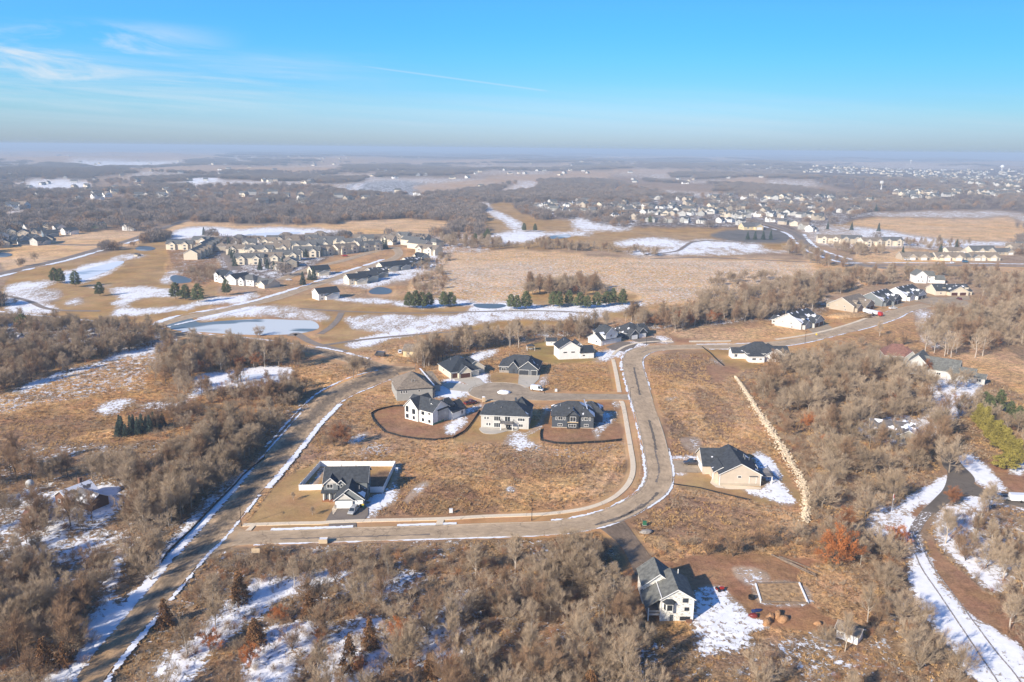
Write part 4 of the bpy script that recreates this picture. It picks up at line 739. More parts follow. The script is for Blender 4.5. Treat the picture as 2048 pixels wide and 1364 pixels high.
def deck(r, x0, x1, y0, y1, z, m='gdeck', stairs=None):
    part(r, 'deck', m, lambda b: b.box(x0, x1, y0, y1, z - .25, z))
    for x in (x0 + .15, x1 - .15): part(r, 'deck_post', 'trim', lambda b: b.box(x - .12, x + .12, y0 + .03, y0 + .27, -1, z - .25))
    def rail(b):
        for a, c in (((x0, y0), (x1, y0)), ((x0, y0), (x0, y1)), ((x1, y0), (x1, y1))):
            b.bar((*a, z + 1), (*c, z + 1), .1); b.bar((*a, z + .15), (*c, z + .15), .06); L = math.hypot(c[0] - a[0], c[1] - a[1]); n = max(2, int(L / .35))
            for i in range(n + 1): t = i / n; b.bar((a[0] + (c[0] - a[0]) * t, a[1] + (c[1] - a[1]) * t, z), (a[0] + (c[0] - a[0]) * t, a[1] + (c[1] - a[1]) * t, z + 1), .05)
    part(r, 'railing', 'dtrim', rail)
def ex3(r):
    deck(r, 7.8, 12.6, -2.6, 0, 2.75); vent(r, [(4.4, 5.2, 7.9), (7.5, 3.0, 7.0)]); part(r, 'chimney', 'slate', lambda b: b.box(12.0, 12.8, 9.5, 10.3, 6, 9.3))
    part(r, 'patio_furniture', 'black', lambda b: (b.box(10.6, 12.2, -1.8, -.8, -.0, .75), b.box(10.2, 10.5, -1.6, -1.0, 0, .9)))
house((962, 854), (1057, 858.5), 13, [(0, 18.5, 0, 12.5, 5.2, 'x', 3.9, dict(hip=1.0)), (10.5, 18.5, 8, 17, 4.6, 'y', 4.2, dict(hip=.9))], 'lgrey', 'r_dark',
  'pale grey hip-roofed house with rear deck and rounded patio, facing the field',
  [(w_, 'F', 1.6, 0, 3.2, .8, 1.2), (w_, 'F', 2.7, 0, 3.2, .8, 1.2), (p_, 'F', 6.3, 0, 2.8, 2.6, 1.9), (p_, 'F', 10.3, 0, 2.8, 2.2, 2.0), (w_, 'F', 15.6, 0, 3.1, 2.8, 1.3), (w_, 'F', 2.4, 0, .7, .8, 1.3), (w_, 'F', 3.4, 0, .7, .8, 1.3), (p_, 'F', 6.3, 0, .2, 2.6, 1.9), (p_, 'F', 10.6, 0, .2, 2.0, 2.0), (w_, 'F', 15.5, 0, .7, 1.7, 1.3), (w_, 'R', 18.5, 6, 3, 1.5, 1.3)], ex3)
def ex4(r):
    part(r, 'box_bay', 'slate', lambda b: b.box(5.9, 10.3, -.9, .1, -.8, 5.4)); part(r, 'ledger_board', 'pale_wood', lambda b: b.box(6.0, 10.2, -1.05, -.92, 2.35, 2.65)); vent(r, [(3.2, 4.5, 7.4), (12.2, 3, 6.6)])
    part(r, 'foundation_strip', 'conc' if False else 'tan', lambda b: b.box(-.1, 16.2, -.12, -.02, -.8, .15))
    part(r, 'valley_snow', 'snow', lambda b: b.add([(13.6, 2.2, 6.35), (14.1, 2.5, 6.2), (12.6, 8.6, 9.0), (12.2, 8.0, 9.1)], [(0, 1, 2, 3)]))
house((1103.5, 854), (1186.5, 856.5), 13, [(0, 16.1, 0, 12, 4.9, 'x', 4.0, dict(hip=1.0)), (5.9, 10.3, -.9, 5, 5.3, 'y', 2.1), (10.5, 20, 7.5, 16, 4.2, 'x', 3.0, dict(hip=1.0))], 'slate', 'r_dsnow',
  'dark slate house with small centre gable, nearest the street corner beside the cul-de-sac',
  [(w_, 'F', 3.3, 0, 3.0, 1.9, 1.4, ), (w_, 'F', 1.7, 0, 3.0, .6, 1.4), (w_, 'F', 4.9, 0, 3.0, .6, 1.4), (w_, 'F', 8.1, -.9, 2.75, 2.3, 2.0), (w_, 'F', 13.2, 0, 3.0, 1.5, 1.3), (w_, 'F', 11.8, 0, 3.0, .6, 1.3), (w_, 'F', 14.7, 0, 3.0, .6, 1.3), (w_, 'F', 3.2, 0, .5, 1.8, 1.1), (w_, 'F', 7.9, -.9, .5, 3.0, 1.2), (w_, 'F', 13.3, 0, .5, 1.7, 1.1)], ex4, trim='dtrim', frame='trim')
def ex5(r): vent(r, [(7, 3.2, 7.4), (8.2, 3.2, 7.4), (14.5, 6, 8)]); part(r, 'valley_snow', 'snow', lambda b: b.add([(12.2, 15.8, 9.3), (13.1, 15.6, 9.1), (17.3, 4.5, 4.2), (16.6, 4.2, 4.25)], [(3, 2, 1, 0)]))
house((794, 801), (860, 796), 20, [(0, 15.4, 0, 17, 4.9, 'x', 5.2, dict(hip=1.0)), (11, 20.5, 9, 20, 3.4, 'x', 4.4, dict(hip=.5)), (9, 16.5, 1, 14, 3.6, 'y', 3.5, dict(hip=1.0))], 'mgrey', 'r_tan',
  'grey house with large tan hip roof, leftmost at the cul-de-sac',
  [(w_, 'F', 2.0, 0, 2.9, .8, 1.4), (w_, 'F', 3.1, 0, 2.9, .8, 1.4), (w_, 'F', 4.2, 0, 2.9, .8, 1.4), (w_, 'F', 9.6, 0, 3.1, 1.0, 1.0), (w_, 'F', 6, 0, .4, 1.0, 1.0), (G_, 'R', 20.5, 12, .1, 4.8, 2.2)], ex5, trim='dtrim', frame='trim')
def ex6(r): vent(r, [(3, 9, 6.9)]); part(r, 'roof_snow', 'snow', lambda b: b.add([(8.7, 10.8, 6.85), (10.6, 9.8, 6.5), (10.9, 11, 6.15), (9.5, 12.2, 6.7)], [(0, 1, 2, 3)])); [part(r, 'stone_pier', 'stone', lambda b: b.box(*q)) for q in ((-.2, .5, -.1, .3, -.3, 2.6), (3.3, 4.1, -1.75, -1.4, -.3, 2.6), (9.0, 9.6, -1.75, -1.4, -.3, 2.6))]
house((902.7, 757), (942, 752.4), 20, [(-.2, 14, 0, 17, 3.1, 'y', 5.0, dict(hip=.9)), (3.4, 9.6, -1.6, 8, 3.0, 'y', 2.8), (9, 18.5, 4, 12, 3.0, 'y', 3.2)], 'cream', 'r_black',
  'cream house with black hip roof and brown garage doors at the head of the cul-de-sac',
  [(G_, 'F', 1.7, 0, .1, 2.6, 2.2), (G_, 'F', 6.5, -1.6, .1, 4.8, 2.2), (w_, 'F', 13, 4, .9, 2.0, 1.3), (D_, 'F', 10.6, 4, .1, 1.0, 2.1), (w_, 'L', -.2, 10, 1, 1.2, 1.2)], ex6, gd='bdoor')
def ex7(r): vent(r, [(4, 7, 6.9)]); [part(r, 'stone_base', 'stone', lambda b: b.box(*q)) for q in ((.0, 4.7, -.14, -.02, -.5, 1.0), (9.75, 10.0, -3.15, -3.02, -.5, 1.6))]; part(r, 'porch_post', 'trim', lambda b: b.box(7.0, 7.25, -.3, -.05, 0, 2.9))
house((998.5, 744), (1080, 748), 13, [(0, 19.2, 0, 12.5, 3.2, 'x', 4.3, dict(hip=1.0)), (9.8, 19.0, -3, 8, 3.2, 'y', 3.6, dict(hip=.0)), (4.8, 9.2, -1.2, 6, 3.2, 'y', 2.6)], 'slate', 'r_dark',
  'charcoal house with twin front gables above a pale concrete drive on the cul-de-sac',
  [(G_, 'F', 12.4, -3, .1, 4.7, 2.3), (G_, 'F', 17.2, -3, .1, 2.7, 2.3), (w_, 'F', 2.2, 0, .9, 2.2, 1.4), (D_, 'F', 7.2, -1.2, .1, 1.0, 2.1)], ex7, gd='ddoor')
def ex8(r): vent(r, [(4, 6, 9.0)]); part(r, 'roof_snow', 'snow', lambda b: b.add([(8.3, 1.5, 7.85), (10.7, 1.2, 6.0), (10.9, 4.5, 5.9), (9.4, 6.8, 7.0), (8.3, 6, 7.85)], [(0, 1, 2, 3, 4)]))
house((1118, 719), (1191, 715.5), 14, [(0, 11.2, 0, 10, 5.9, 'y', 3.4), (11.2, 18.6, -.2, 8, 3.3, 'x', 2.6), (9, 15, 4, 12, 4.5, 'y', 3.0)], 'white', 'r_black',
  'tall plain white house with black gable roof next to the small white shed',
  [(w_, 'F', 3.2, 0, 3.3, 1.9, .55), (w_, 'F', 7.4, 0, 3.3, 1.9, .55), (w_, 'F', 13.2, -.2, 1.3, 1.2, .6), (D_, 'F', 15.8, -.2, 0, .9, 2.0)], ex8, frame='dtrim')
house((1093, 691), (1110, 691), 4, [(0, 5.4, 0, 4.2, 2.7, 'x', 1.2)], 'white', 'r_dark', 'small white garden shed with dark roof on the lawn before the tree line', [(w_, 'F', 2.6, 0, 1.2, .8, .6), (D_, 'R', 5.4, 2, 0, 1.0, 2.0)], name='shed', cat='shed')
def ex9(r): part(r, 'roof_snow', 'snow', lambda b: b.add([(8.6, -.3, 7.2), (10.2, -.4, 6.3), (10.4, 2.5, 6.25), (8.9, 3.2, 7.05)], [(0, 1, 2, 3)]))
house((1176, 684), (1208, 692.6), 16, [(0, 9.5, 4, 14, 6.1, 'x', 3.6, dict(hip=.8)), (0, 10.2, 0, 16, 2.9, 'y', 3.0), (2, 10.4, 3, 12, 5.9, 'x', 3.3)], 'white', 'r_dark',
  'white two-storey house with dark roof set corner-on to the bend of the street',
  [(w_, 'F', 3.6, 4, 4.2, .9, .9), (G_, 'R', 10.2, 2.3, .1, 2.8, 2.2), (G_, 'R', 10.2, 6.6, .1, 4.6, 2.2), (w_, 'R', 10.4, 7.5, 4.0, 1.4, 1.2), (w_, 'F', 6.5, 0, 1, 1.3, 1.1)], ex9)
def ex10(r): part(r, 'roof_snow', 'snow', lambda b: (b.add([(9.0, 5.5, 6.9), (12.0, 5.0, 5.6), (12.3, 9, 5.5), (9.4, 9.5, 6.8)], [(0, 1, 2, 3)])))
house((1259, 679), (1303, 673), 16, [(-.6, 14, 2, 15, 3.3, 'y', 4.6, dict(hip=.9)), (0, 5.6, -1, 6, 3.2, 'y', 2.4), (6.2, 12.2, 0, 8, 3.2, 'y', 2.6), (12, 17, 4, 14, 3.2, 'x', 2.8)], 'slate', 'r_dsnow',
  'dark low house with three pale garage doors at the top bend of the street',
  [(G_, 'F', 2.8, -1, .1, 3.8, 2.3), (G_, 'F', 9.2, 0, .1, 4.8, 2.3), (D_, 'F', 13.4, 4, .1, 1.0, 2.1), (w_, 'L', -.6, 9, 1, 1.3, 1.2)], ex10)
def ex11(r):
    deck(r, 13.3, 17.6, 2.2, 9, 2.5, 'gdeck'); vent(r, [(9.3, 6.2, 7.1), (9.3, 8.0, 7.1), (11.2, 8, 6.1)])
    part(r, 'corner_board', 'trim', lambda b: (b.box(-.08, .12, -.1, -.01, -.6, 4.1), b.box(13.0, 13.2, -.1, -.01, -.6, 4.1)))
    part(r, 'stone_sill', 'tan', lambda b: b.box(.1, 13.0, -.12, -.02, -.6, .75)); part(r, 'closet_frame', 'trim', lambda b: (b.box(9.4, 9.52, -.1, -.02, 0, 3.1), b.box(11.6, 11.72, -.1, -.02, 0, 3.1), b.box(9.3, 11.9, -.18, -.02, 3.1, 3.3)))
    part(r, 'glass_awning', 'glass', lambda b: b.box(9.3, 12.0, -.55, -.05, 3.32, 3.42)); part(r, 'stair_rail', 'black', lambda b: [b.bar((17.6, 3 + q, 2.6), (20.6, 3 + q, .5), .12) for q in (0, 1.4)] + [b.bar((17.6 + t * 3, 3 + q, 2.5 - 2.2 * t), (17.6 + t * 3, 3 + q, 3.4 - 2.2 * t), .07) for t in (0, .33, .66, 1) for q in (0, 1.4)])
house((1438.5, 970.5), (1520.6, 972), 16, [(0, 13.1, 0, 17, 4.0, 'y', 3.5), (-3.4, 8, 9, 20, 3.2, 'x', 3.9), (-1.0, 4, 3, 10, 3.6, 'y', 1.5)], 'beige', 'r_dark',
  'beige ranch house with dark green-grey roof beside the parked pickup and the boulder wall',
  [(w_, 'F', 6.3, 0, 2.6, 1.3, .8), (G_, 'L', -3.4, 12.0, .1, 2.7, 2.3), (G_, 'L', -3.4, 16.4, .1, 4.8, 2.3), (p_, 'R', 13.1, 5.5, 2.6, 2.4, 2.1), (w_, 'R', 13.1, 12, .8, 1.8, 1.3), (D_, 'L', -1.0, 5, 0, 1.0, 2.1)], ex11)
# unfinished farmhouse among the trees near the bottom of the view
def ex12(r):
    def bay(b):
        c = [(.5, 0), (1.1, -1.0), (2.6, -1.0), (3.2, 0)]; b.prism(c[::-1], 2.3, 4.6)
    part(r, 'bay_window', 'wrap', bay)
    part(r, 'bay_roof', 'r_black', lambda b: b.add([(.2, -.02, 4.6), (.95, -1.3, 4.6), (2.75, -1.3, 4.6), (3.5, -.02, 4.6), (1.2, -.02, 5.3), (2.5, -.02, 5.3)], [(0, 1, 4), (1, 2, 5, 4), (2, 3, 5), (0, 3, 2, 1)]))
    part(r, 'bay_pane', 'glass', lambda b: (b.box(1.25, 2.45, -1.03, -1.0, 2.9, 4.3), b.bar((.66, -.28, 3.6), (.98, -.82, 3.6), .06, 1.4), b.bar((2.72, -.82, 3.6), (3.04, -.28, 3.6), .06, 1.4)))
    part(r, 'porch_post', 'trim', lambda b: b.box(-2.9, -2.65, -.1, .15, -1, 3.0)); part(r, 'porch_floor', 'gdeck', lambda b: b.box(-3.0, 0, 0, 7.5, 1.0, 1.25)); part(r, 'porch_rail', 'trim', lambda b: (b.box(-2.8, -.1, 0, .1, 2.1, 2.2), b.box(-2.8, -.1, 0, .1, 1.3, 1.4)))
    part(r, 'corner_board', 'trim', lambda b: (b.box(-.1, .1, -.1, -.02, -1, 5.6), b.box(7.35, 7.55, -.1, -.02, -1, 5.6))); part(r, 'red_cloth', 'redp', lambda b: b.box(-2.5, -1.9, 3.5, 4.2, 1.25, 2.0))
    part(r, 'chimney_cap', 'trim', lambda b: b.tube((5.5, 8.6, 6.5), (5.5, 8.6, 8.0), .1)); part(r, 'brick_base', 'brick', lambda b: b.box(5.9, 7.3, -.7, -.08, -1, .2))
house((1320, 1239), (1384, 1239.5), 12, [(0, 7.45, 0, 9, 5.5, 'y', 2.3), (-3.0, 4.4, 6.5, 14, 5.0, 'y', 2.9)], 'wrap', 'r_old',
  'white unfinished two-storey house with smeared walls among the bare trees near the bottom',
  [(w_, 'F', 5.6, 0, 4.4, 1.3, 1.1), (w_, 'F', 6.0, 0, 2.3, 1.1, .9), (w_, 'F', 5.7, 0, -.2, 2.4, 1.0), (D_, 'F', 2.6, 0, -.6, .8, 1.9), (w_, 'R', 7.45, 4, 3, 1.2, 1.1)], lambda r: (ex12(r), part(r, 'side_roof', 'r_old', lambda b: b.add([(-3.6, -.4, 3.1), (.0, -.4, 5.55), (.0, 7, 5.55), (-3.6, 7, 3.1), (-3.6, -.4, 3.28), (.0, -.4, 5.73), (.0, 7, 5.73), (-3.6, 7, 3.28)], [(0, 3, 2, 1), (4, 5, 6, 7), (0, 1, 5, 4), (2, 3, 7, 6), (3, 0, 4, 7)])), part(r, 'side_step', 'trim', lambda b: b.box(-.05, .1, -.42, 9, 5.5, 5.9))), gd='slate', frame='dtrim')
house((1495, 722), (1552, 722), 14, [(0, 15.0, 1, 13, 4.0, 'x', 4.6, dict(hip=.9)), (-6.5, 2, 5, 11, 3.2, 'x', 2.0), (0, 8, -2, 6, 3.0, 'x', 1.8, dict(hip=.8)), (9, 20, 0, 12, 3.2, 'y', 3.2), (16, 23, 4, 13, 3.2, 'x', 2.6)], 'white', 'r_dark',
  'white house with dark roofs half hidden by oak branches at the wood edge', [(w_, 'F', 2.6, -2, .9, 2.0, 1.3), (w_, 'F', -4.6, 5, .8, 1.7, 1.7), (w_, 'F', 6, -2, 1, 1.4, 1.0), (w_, 'F', 14.5, 0, 1, 1.8, 1.2), (w_, 'F', 11, 0, 3.4, 1.0, .8)])
# row of long duplexes with cross gables above the far bend
def duplex(A, B, wall, roof, gd, label, L=21, dormer=True):
    def ex(r):
        W0 = r['w0'] if 'w0' in r else 13
        for y in (5.5,) if dormer else ():
            part(r, 'dormer', wall, lambda b: b.box(12.0, 13.8, y - 1, y + 1, 4, 5.6)); part(r, 'dormer_roof', roof, lambda b: b.add([(11, y - 1.4, 5.5), (14.3, y - 1.4, 5.5), (14.3, y, 6.5), (11, y, 6.5), (11, y + 1.4, 5.5), (14.3, y + 1.4, 5.5)], [(0, 1, 2, 3), (3, 2, 5, 4), (1, 5, 2), (0, 3, 4), (0, 4, 5, 1)]))
        for k in range(3): part(r, 'porch_post', 'trim', lambda b: b.box(15.6, 15.85, 2.2 + k * 1.6, 2.45 + k * 1.6, -.5, 2.8))
    r_ = house(A, B, 20, [(0, 14.5, 0, L, 3.6, 'y', 4.3), (5, 17.4, 8.6, L - .8, 3.0, 'x', 3.4), (-3.2, 1, 3, 8, 3.0, 'x', 1.5), (12, 16.0, 1.5, 7.5, 2.8, 'x', 1.6)], wall, roof, label,
        [(w_, 'F', 4.4, 0, 2.6, .8, .7), (w_, 'F', 9.6, 0, .2, 1.0, 1.0), (w_, 'F', 9.0, 0, 2.3, 1.1, .8), (G_, 'R', 17.4, 11.7, .1, 4.8, 2.3), (G_, 'R', 17.4, 17.0, .1, 4.8, 2.3), (w_, 'F', -1.8, 3, .9, 1.8, 1.1)], ex, gd=gd)
    r_.scale = (1.18, 1.18, 1.12); return r_
duplex((1549, 650.5), (1587, 657), 'lgrey', 'r_dsnow', 'bdoor', 'pale grey duplex with snowy black roof and brown garage doors, nearest of the row')
duplex((1658, 617), (1693, 622.5), 'tan', 'r_tan', 'bdoor', 'tan duplex with brown roof above the fresh earth bank, beside the parked red truck')
duplex((1716, 606), (1750, 611), 'grey', 'r_dsnow', 'ddoor', 'dark grey duplex with dark double garage doors, third along the row')
duplex((1766, 595), (1799, 600), 'white', 'r_dsnow', 'ddoor', 'white duplex with snow-streaked black roof and dark garage doors beside the court')
house((1871, 590.5), (1951, 590), 14, [(0, 14, -1.2, 14, 3.4, 'y', 4.6), (6, 28, 1, 13, 3.2, 'x', 4.2), (9.5, 24.5, -2.5, 8, 3.1, 'y', 3.9), (25, 29, 0, 5, 3, 'x', 1.2)][1:] + [(0, 8, 0, 13, 3.6, 'x', 4.2)], 'cream', 'r_dsnow',
  'cream duplex with two brown garage doors facing the far end court', [(G_, 'F', 13.3, -2.5, .1, 5.0, 2.3), (G_, 'F', 20.0, -2.5, .1, 5.0, 2.3), (w_, 'F', 4, 0, 1, 1.5, 1.2), (w_, 'F', 26.5, 0, 1, 1.5, 1.2)], lambda r: [part(r, 'dormer', 'cream', lambda b: b.box(x - 1.2, x + 1.2, 2, 5, 4, 6)) and part(r, 'dormer_roof', 'r_dsnow', lambda b: b.add([(x - 1.7, 1.7, 5.7), (x, 1.7, 7.0), (x + 1.7, 1.7, 5.7), (x - 1.7, 7, 5.7), (x, 7, 7.0), (x + 1.7, 7, 5.7)], [(0, 1, 4, 3), (1, 2, 5, 4), (0, 2, 1), (0, 3, 5, 2)])) for x in (7.5, 26)], gd='bdoor')
house((1830, 566), (1872, 567), 12, [(0, 9, 0, 12, 6.5, 'y', 3.6), (7, 16, 2, 12, 6.0, 'x', 3.2), (16, 24, 1, 9, 3.2, 'x', 3)], 'white', 'r_old', 'white two-storey farmhouse standing in trees behind the duplex row', [(w_, 'F', 2.5, 0, 1, 1, 1.5), (w_, 'F', 6, 0, 1, 1, 1.5), (w_, 'F', 4.5, 0, 4.4, 1.2, 1.4), (w_, 'F', 12, 2, 4, 1.1, 1.3), (w_, 'F', 12, 2, 1, 1.5, 1.3)])
# large houses in the right-hand wood
house((1768, 727), (1812, 730), 14, [(0, 13, 0, 12, 4.6, 'x', 4.8, dict(hip=.7)), (9, 15, -2, 9, 4.6, 'y', 3.0)], 'mgrey', 'r_red', 'large house with red-brown roof at the back of the oak wood', [(w_, 'F', 3, 0, 2.5, 1.6, 1.3), (w_, 'F', 12, -2, 2.5, 1.4, 1.2)])
house((1812, 745), (1892, 757), 14, [(0, 9, 0, 14, 5.2, 'y', 4.2), (4, 22, 1, 14, 3.6, 'x', 4.4), (20, 29, 0, 8, 3.0, 'x', 2.8), (28, 33.5, -.5, 5, 2.8, 'x', 1.4)], 'lgrey', 'r_old', 'sprawling pale house with worn grey roof below the red-roofed one', [(w_, 'F', 4, 0, 2.8, 1.6, 1.4), (w_, 'F', 25, 0, 1, 2.2, .8), (w_, 'F', 31, -.5, .8, 2.0, 1.6), (w_, 'F', 14, 1, 1, 1.8, 1.2)])
house((1740, 872), (1790, 878), 12, [(0, 15, 0, 9, 3.0, 'x', 2.6), (9, 16, -4, 8, 3.0, 'y', 2.2)], 'mgrey', 'r_snow', 'low house with snow-dusted roof buried in the oak wood', [(w_, 'F', 3, 0, 1, 1.6, 1.2), (w_, 'F', 12, -4, 1, 1.6, 1.2)])
house((1672, 1272), (1700, 1283), 4, [(0, 4.6, 0, 3.4, 2.1, 'x', .9)], 'white', 'r_tan', 'little white shed with tan roof in the brush near the bottom edge', [(w_, 'F', 1.2, 0, .8, .6, .6), (D_, 'R', 4.6, 1.7, 0, .9, 1.8)], name='shed', cat='shed')
house((112, 1008), (140, 1018), 10, [(0, 6.5, 0, 9, 2.8, 'y', 2.2), (5.5, 13.5, 2, 8, 2.6, 'x', 1.9)], 'brick', 'r_snow', 'low brick house under a snowy roof in the clearing by the left edge', [(w_, 'F', 2, 0, 1, 1.2, 1.1), (w_, 'F', 4.6, 0, 1, 1, 1.1), (w_, 'F', 9, 2, .9, 1.5, 1.1), (D_, 'F', 7, 2, 0, .9, 2)], lambda r: part(r, 'chimney', 'brick', lambda b: b.box(1.6, 2.5, 6.5, 7.4, 3, 6.4)))
house((50, 1042), (74, 1044), 5, [(0, 4.5, 0, 4, 2.2, 'x', 1.3)], 'brick', 'r_red', 'small red-brown outbuilding below the brick house by the left edge', [(D_, 'F', 2, 0, 0, .9, 1.9)], name='shed', cat='shed')
house((-8, 690), (24, 692), 9, [(0, 12, 0, 9, 3, 'x', 3.0), (8, 14, -2, 6, 2.8, 'y', 2)], 'mgrey', 'r_snow', 'house with snow-covered roof cut by the left edge behind the upper wood', [(w_, 'F', 4, 0, 1, 1.4, 1.1)])
house((806, 712), (838, 714), 9, [(0, 11, 0, 9, 3.0, 'x', 2.4)], 'yellow', 'r_tan', 'yellowish low house behind the birch trunks near the road junction', [(w_, 'F', 3, 0, 1, 1.4, 1.1), (w_, 'F', 7, 0, 1, 1.0, 1.1)])

# ------------------------------------------------------------------ the many houses farther off
PROTO = {}
def rot_faces(face, k): return face
def far_proto(typ, wall, roof, full):
    """a distant house: an Empty with wall, roof and, where the picture can show them, windows and garage door"""
    def mk(name):
        root = empty(name, 0, 0); a, b, t = MB(), MB(), MB(); ops = []
        if typ == 'two': wg = [(-6.5, 6.5, -5, 5, 5.6, 'x', 3.2), (1.5, 7.5, -7.5, 2, 3.0, 'y', 2.4), (-5.5, -.5, -5.8, 2, 5.6, 'y', 2.0)]; ops = [(w_, 'F', -3, -5.8, 3.6, 1.8, 1.4), (w_, 'F', -3, -5.8, .9, 1.8, 1.4), (w_, 'F', 3.5, -5, 3.9, 1.2, 1.0), (G_, 'F', 4.5, -7.5, .1, 4.6, 2.2), (w_, 'L', -6.5, 0, 3.6, 1.2, 1.3)]
        elif typ == 'hip': wg = [(-7.5, 7.5, -5.5, 5.5, 4.6, 'x', 3.4, dict(hip=1.0)), (-6, -1, -7.5, 2, 4.4, 'y', 2.0)]; ops = [(w_, 'F', -3.5, -7.5, 2.6, 2.0, 1.4), (w_, 'F', -3.5, -7.5, .4, 2.0, 1.4), (w_, 'F', 2, -5.5, 2.7, 1.6, 1.3), (w_, 'F', 5.5, -5.5, 2.7, 1.4, 1.3), (w_, 'F', 4, -5.5, .4, 1.8, 1.3)]
        elif typ == 'ranch': wg = [(-9, 9, -5.5, 5.5, 3.0, 'x', 3.0), (1, 8.5, -8.5, 3, 3.0, 'y', 2.4)]; ops = [(G_, 'F', 4.8, -8.5, .1, 4.8, 2.2), (w_, 'F', -5, -5.5, 1, 2, 1.4), (w_, 'F', -1, -5.5, 1, 1.4, 1.2), (w_, 'L', -9, 0, 1, 1.4, 1.2)]
        elif typ == 'gable': wg = [(-5.5, 5.5, -8, 8, 4.8, 'y', 3.0), (4.5, 7.5, -3, 6, 2.8, 'x', 1.6)]; ops = [(w_, 'F', -2, -8, 3.4, 1.1, 1.1), (w_, 'F', 2.2, -8, 2.8, 1.1, 1.1), (w_, 'R', 5.5, -5.5, 2.9, 1.4, 1.2), (w_, 'R', 5.5, -5.5, .4, 1.4, 1.2)]
        elif typ == 'row':
            wg = [(-25, 25, -5.5, 6, 5.8, 'x', 3.2)]
            for i in range(4): c = -18.8 + i * 12.5; wg.append((c - 3, c + 3, -7.3, 2, 5.6, 'y', 2.2)); ops += [(w_, 'F', c - 1.3, -7.3, 3.5, 1.2, 1.5), (w_, 'F', c + 1.3, -7.3, 3.5, 1.2, 1.5), (p_, 'F', c, -7.3, .3, 2.6, 2.0), (w_, 'F', c + 5.6, -5.5, 3.6, 1.4, 1.3)]
        elif typ == 'short':
            wg = [(-12, 12, -5.5, 6, 5.6, 'x', 3.2)]
            for i in range(2): c = -6 + i * 12; wg.append((c - 3, c + 3, -7.3, 2, 5.4, 'y', 2.2)); ops += [(w_, 'F', c, -7.3, 3.4, 2.2, 1.5), (p_, 'F', c, -7.3, .3, 2.4, 2.0), (w_, 'F', c + 4.5, -5.5, 3.6, 1.0, 1.3)]
        else: wg = [(-14, 14, -6, 6, 3.0, 'x', 4.0), (-9, -2, -9, 3, 3.0, 'y', 2.8), (2, 9, -9, 3, 3.0, 'y', 2.8)]; ops = [(G_, 'F', -5.5, -9, .1, 5, 2.2), (G_, 'F', 5.5, -9, .1, 5, 2.2), (w_, 'F', -12, -6, .9, 1.6, 1.3), (w_, 'F', 0, -6, .9, 1.8, 1.3), (w_, 'F', 12, -6, .9, 1.6, 1.3)]
        for q in wg: gable(a, b, t, *q[:7], **(dict(q[7]) if len(q) > 7 else {}))
        a.build('wall', MT[wall], root); b.build('roof', MT[roof], root)
        if full:
            t.build('trim', MT['trim'], root)
            for op in ops: opening(*op, root, (MT['trim'], MT['door']))
        return root
    return mk
def far_house(x, y, typ, rot, wall, roof, label, group, s=1.0, full=True, name='house', cat='house'):
    c = g(x, y); k = (typ, wall, roof, full)
    if k not in PROTO: o = PROTO[k] = far_proto(*k)(name)
    else: o = copy_tree(PROTO[k])
    o.location = (c[0], c[1], hz(c[0], c[1])); o.rotation_euler = (0, 0, R(rot)); o.scale = (s, s, s); tag(o, label, cat, group)
    L = {'row': 27, 'short': 14, 'dup': 15}.get(typ, 10) * s; a = R(rot)
    HOUSEXY.append(np.array([(c[0] + math.cos(a) * u - math.sin(a) * v, c[1] + math.sin(a) * u + math.cos(a) * v) for u, v in ((-L, -9 * s), (L, -9 * s), (L, 9 * s), (-L, 9 * s))])); return o
rr = random.Random(5)
gq = 'houses of the estate at the left edge'; wl_ = ['white', 'cream', 'lgrey', 'cream', 'blue']
for i, (x, y) in enumerate(((5, 480), (22, 470), (34, 458), (48, 472), (50, 487), (63, 461), (76, 471), (81, 489), (99, 459), (101, 473), (120, 463), (8, 493), (66, 484), (96, 485), (33, 486), (140, 468))):
    far_house(x, y, ('two', 'gable', 'two', 'gable')[i % 4], (-35, 30, -20, 25, -50)[i % 5], wl_[i % 5], ('r_black', 'r_dark')[i % 2], 'pale house with dark roof in the tight estate at the left edge', gq)
far_house(258, 460, 'two', 10, 'white', 'r_black', 'lone white house beside the highway below the far woods', None); far_house(197, 456, 'gable', 80, 'green', 'r_black', 'green sheathed unfinished house in the field near the highway', None)
far_house(275, 512, 'gable', 60, 'tan', 'r_dark', 'tiny tan hut with dark roof beside the golf pond', None, .35, name='hut', cat='hut')
gt = 'townhouses by the golf course'; lt = 'cream townhouse with grey-tan roof in the terraced estate by the golf course'
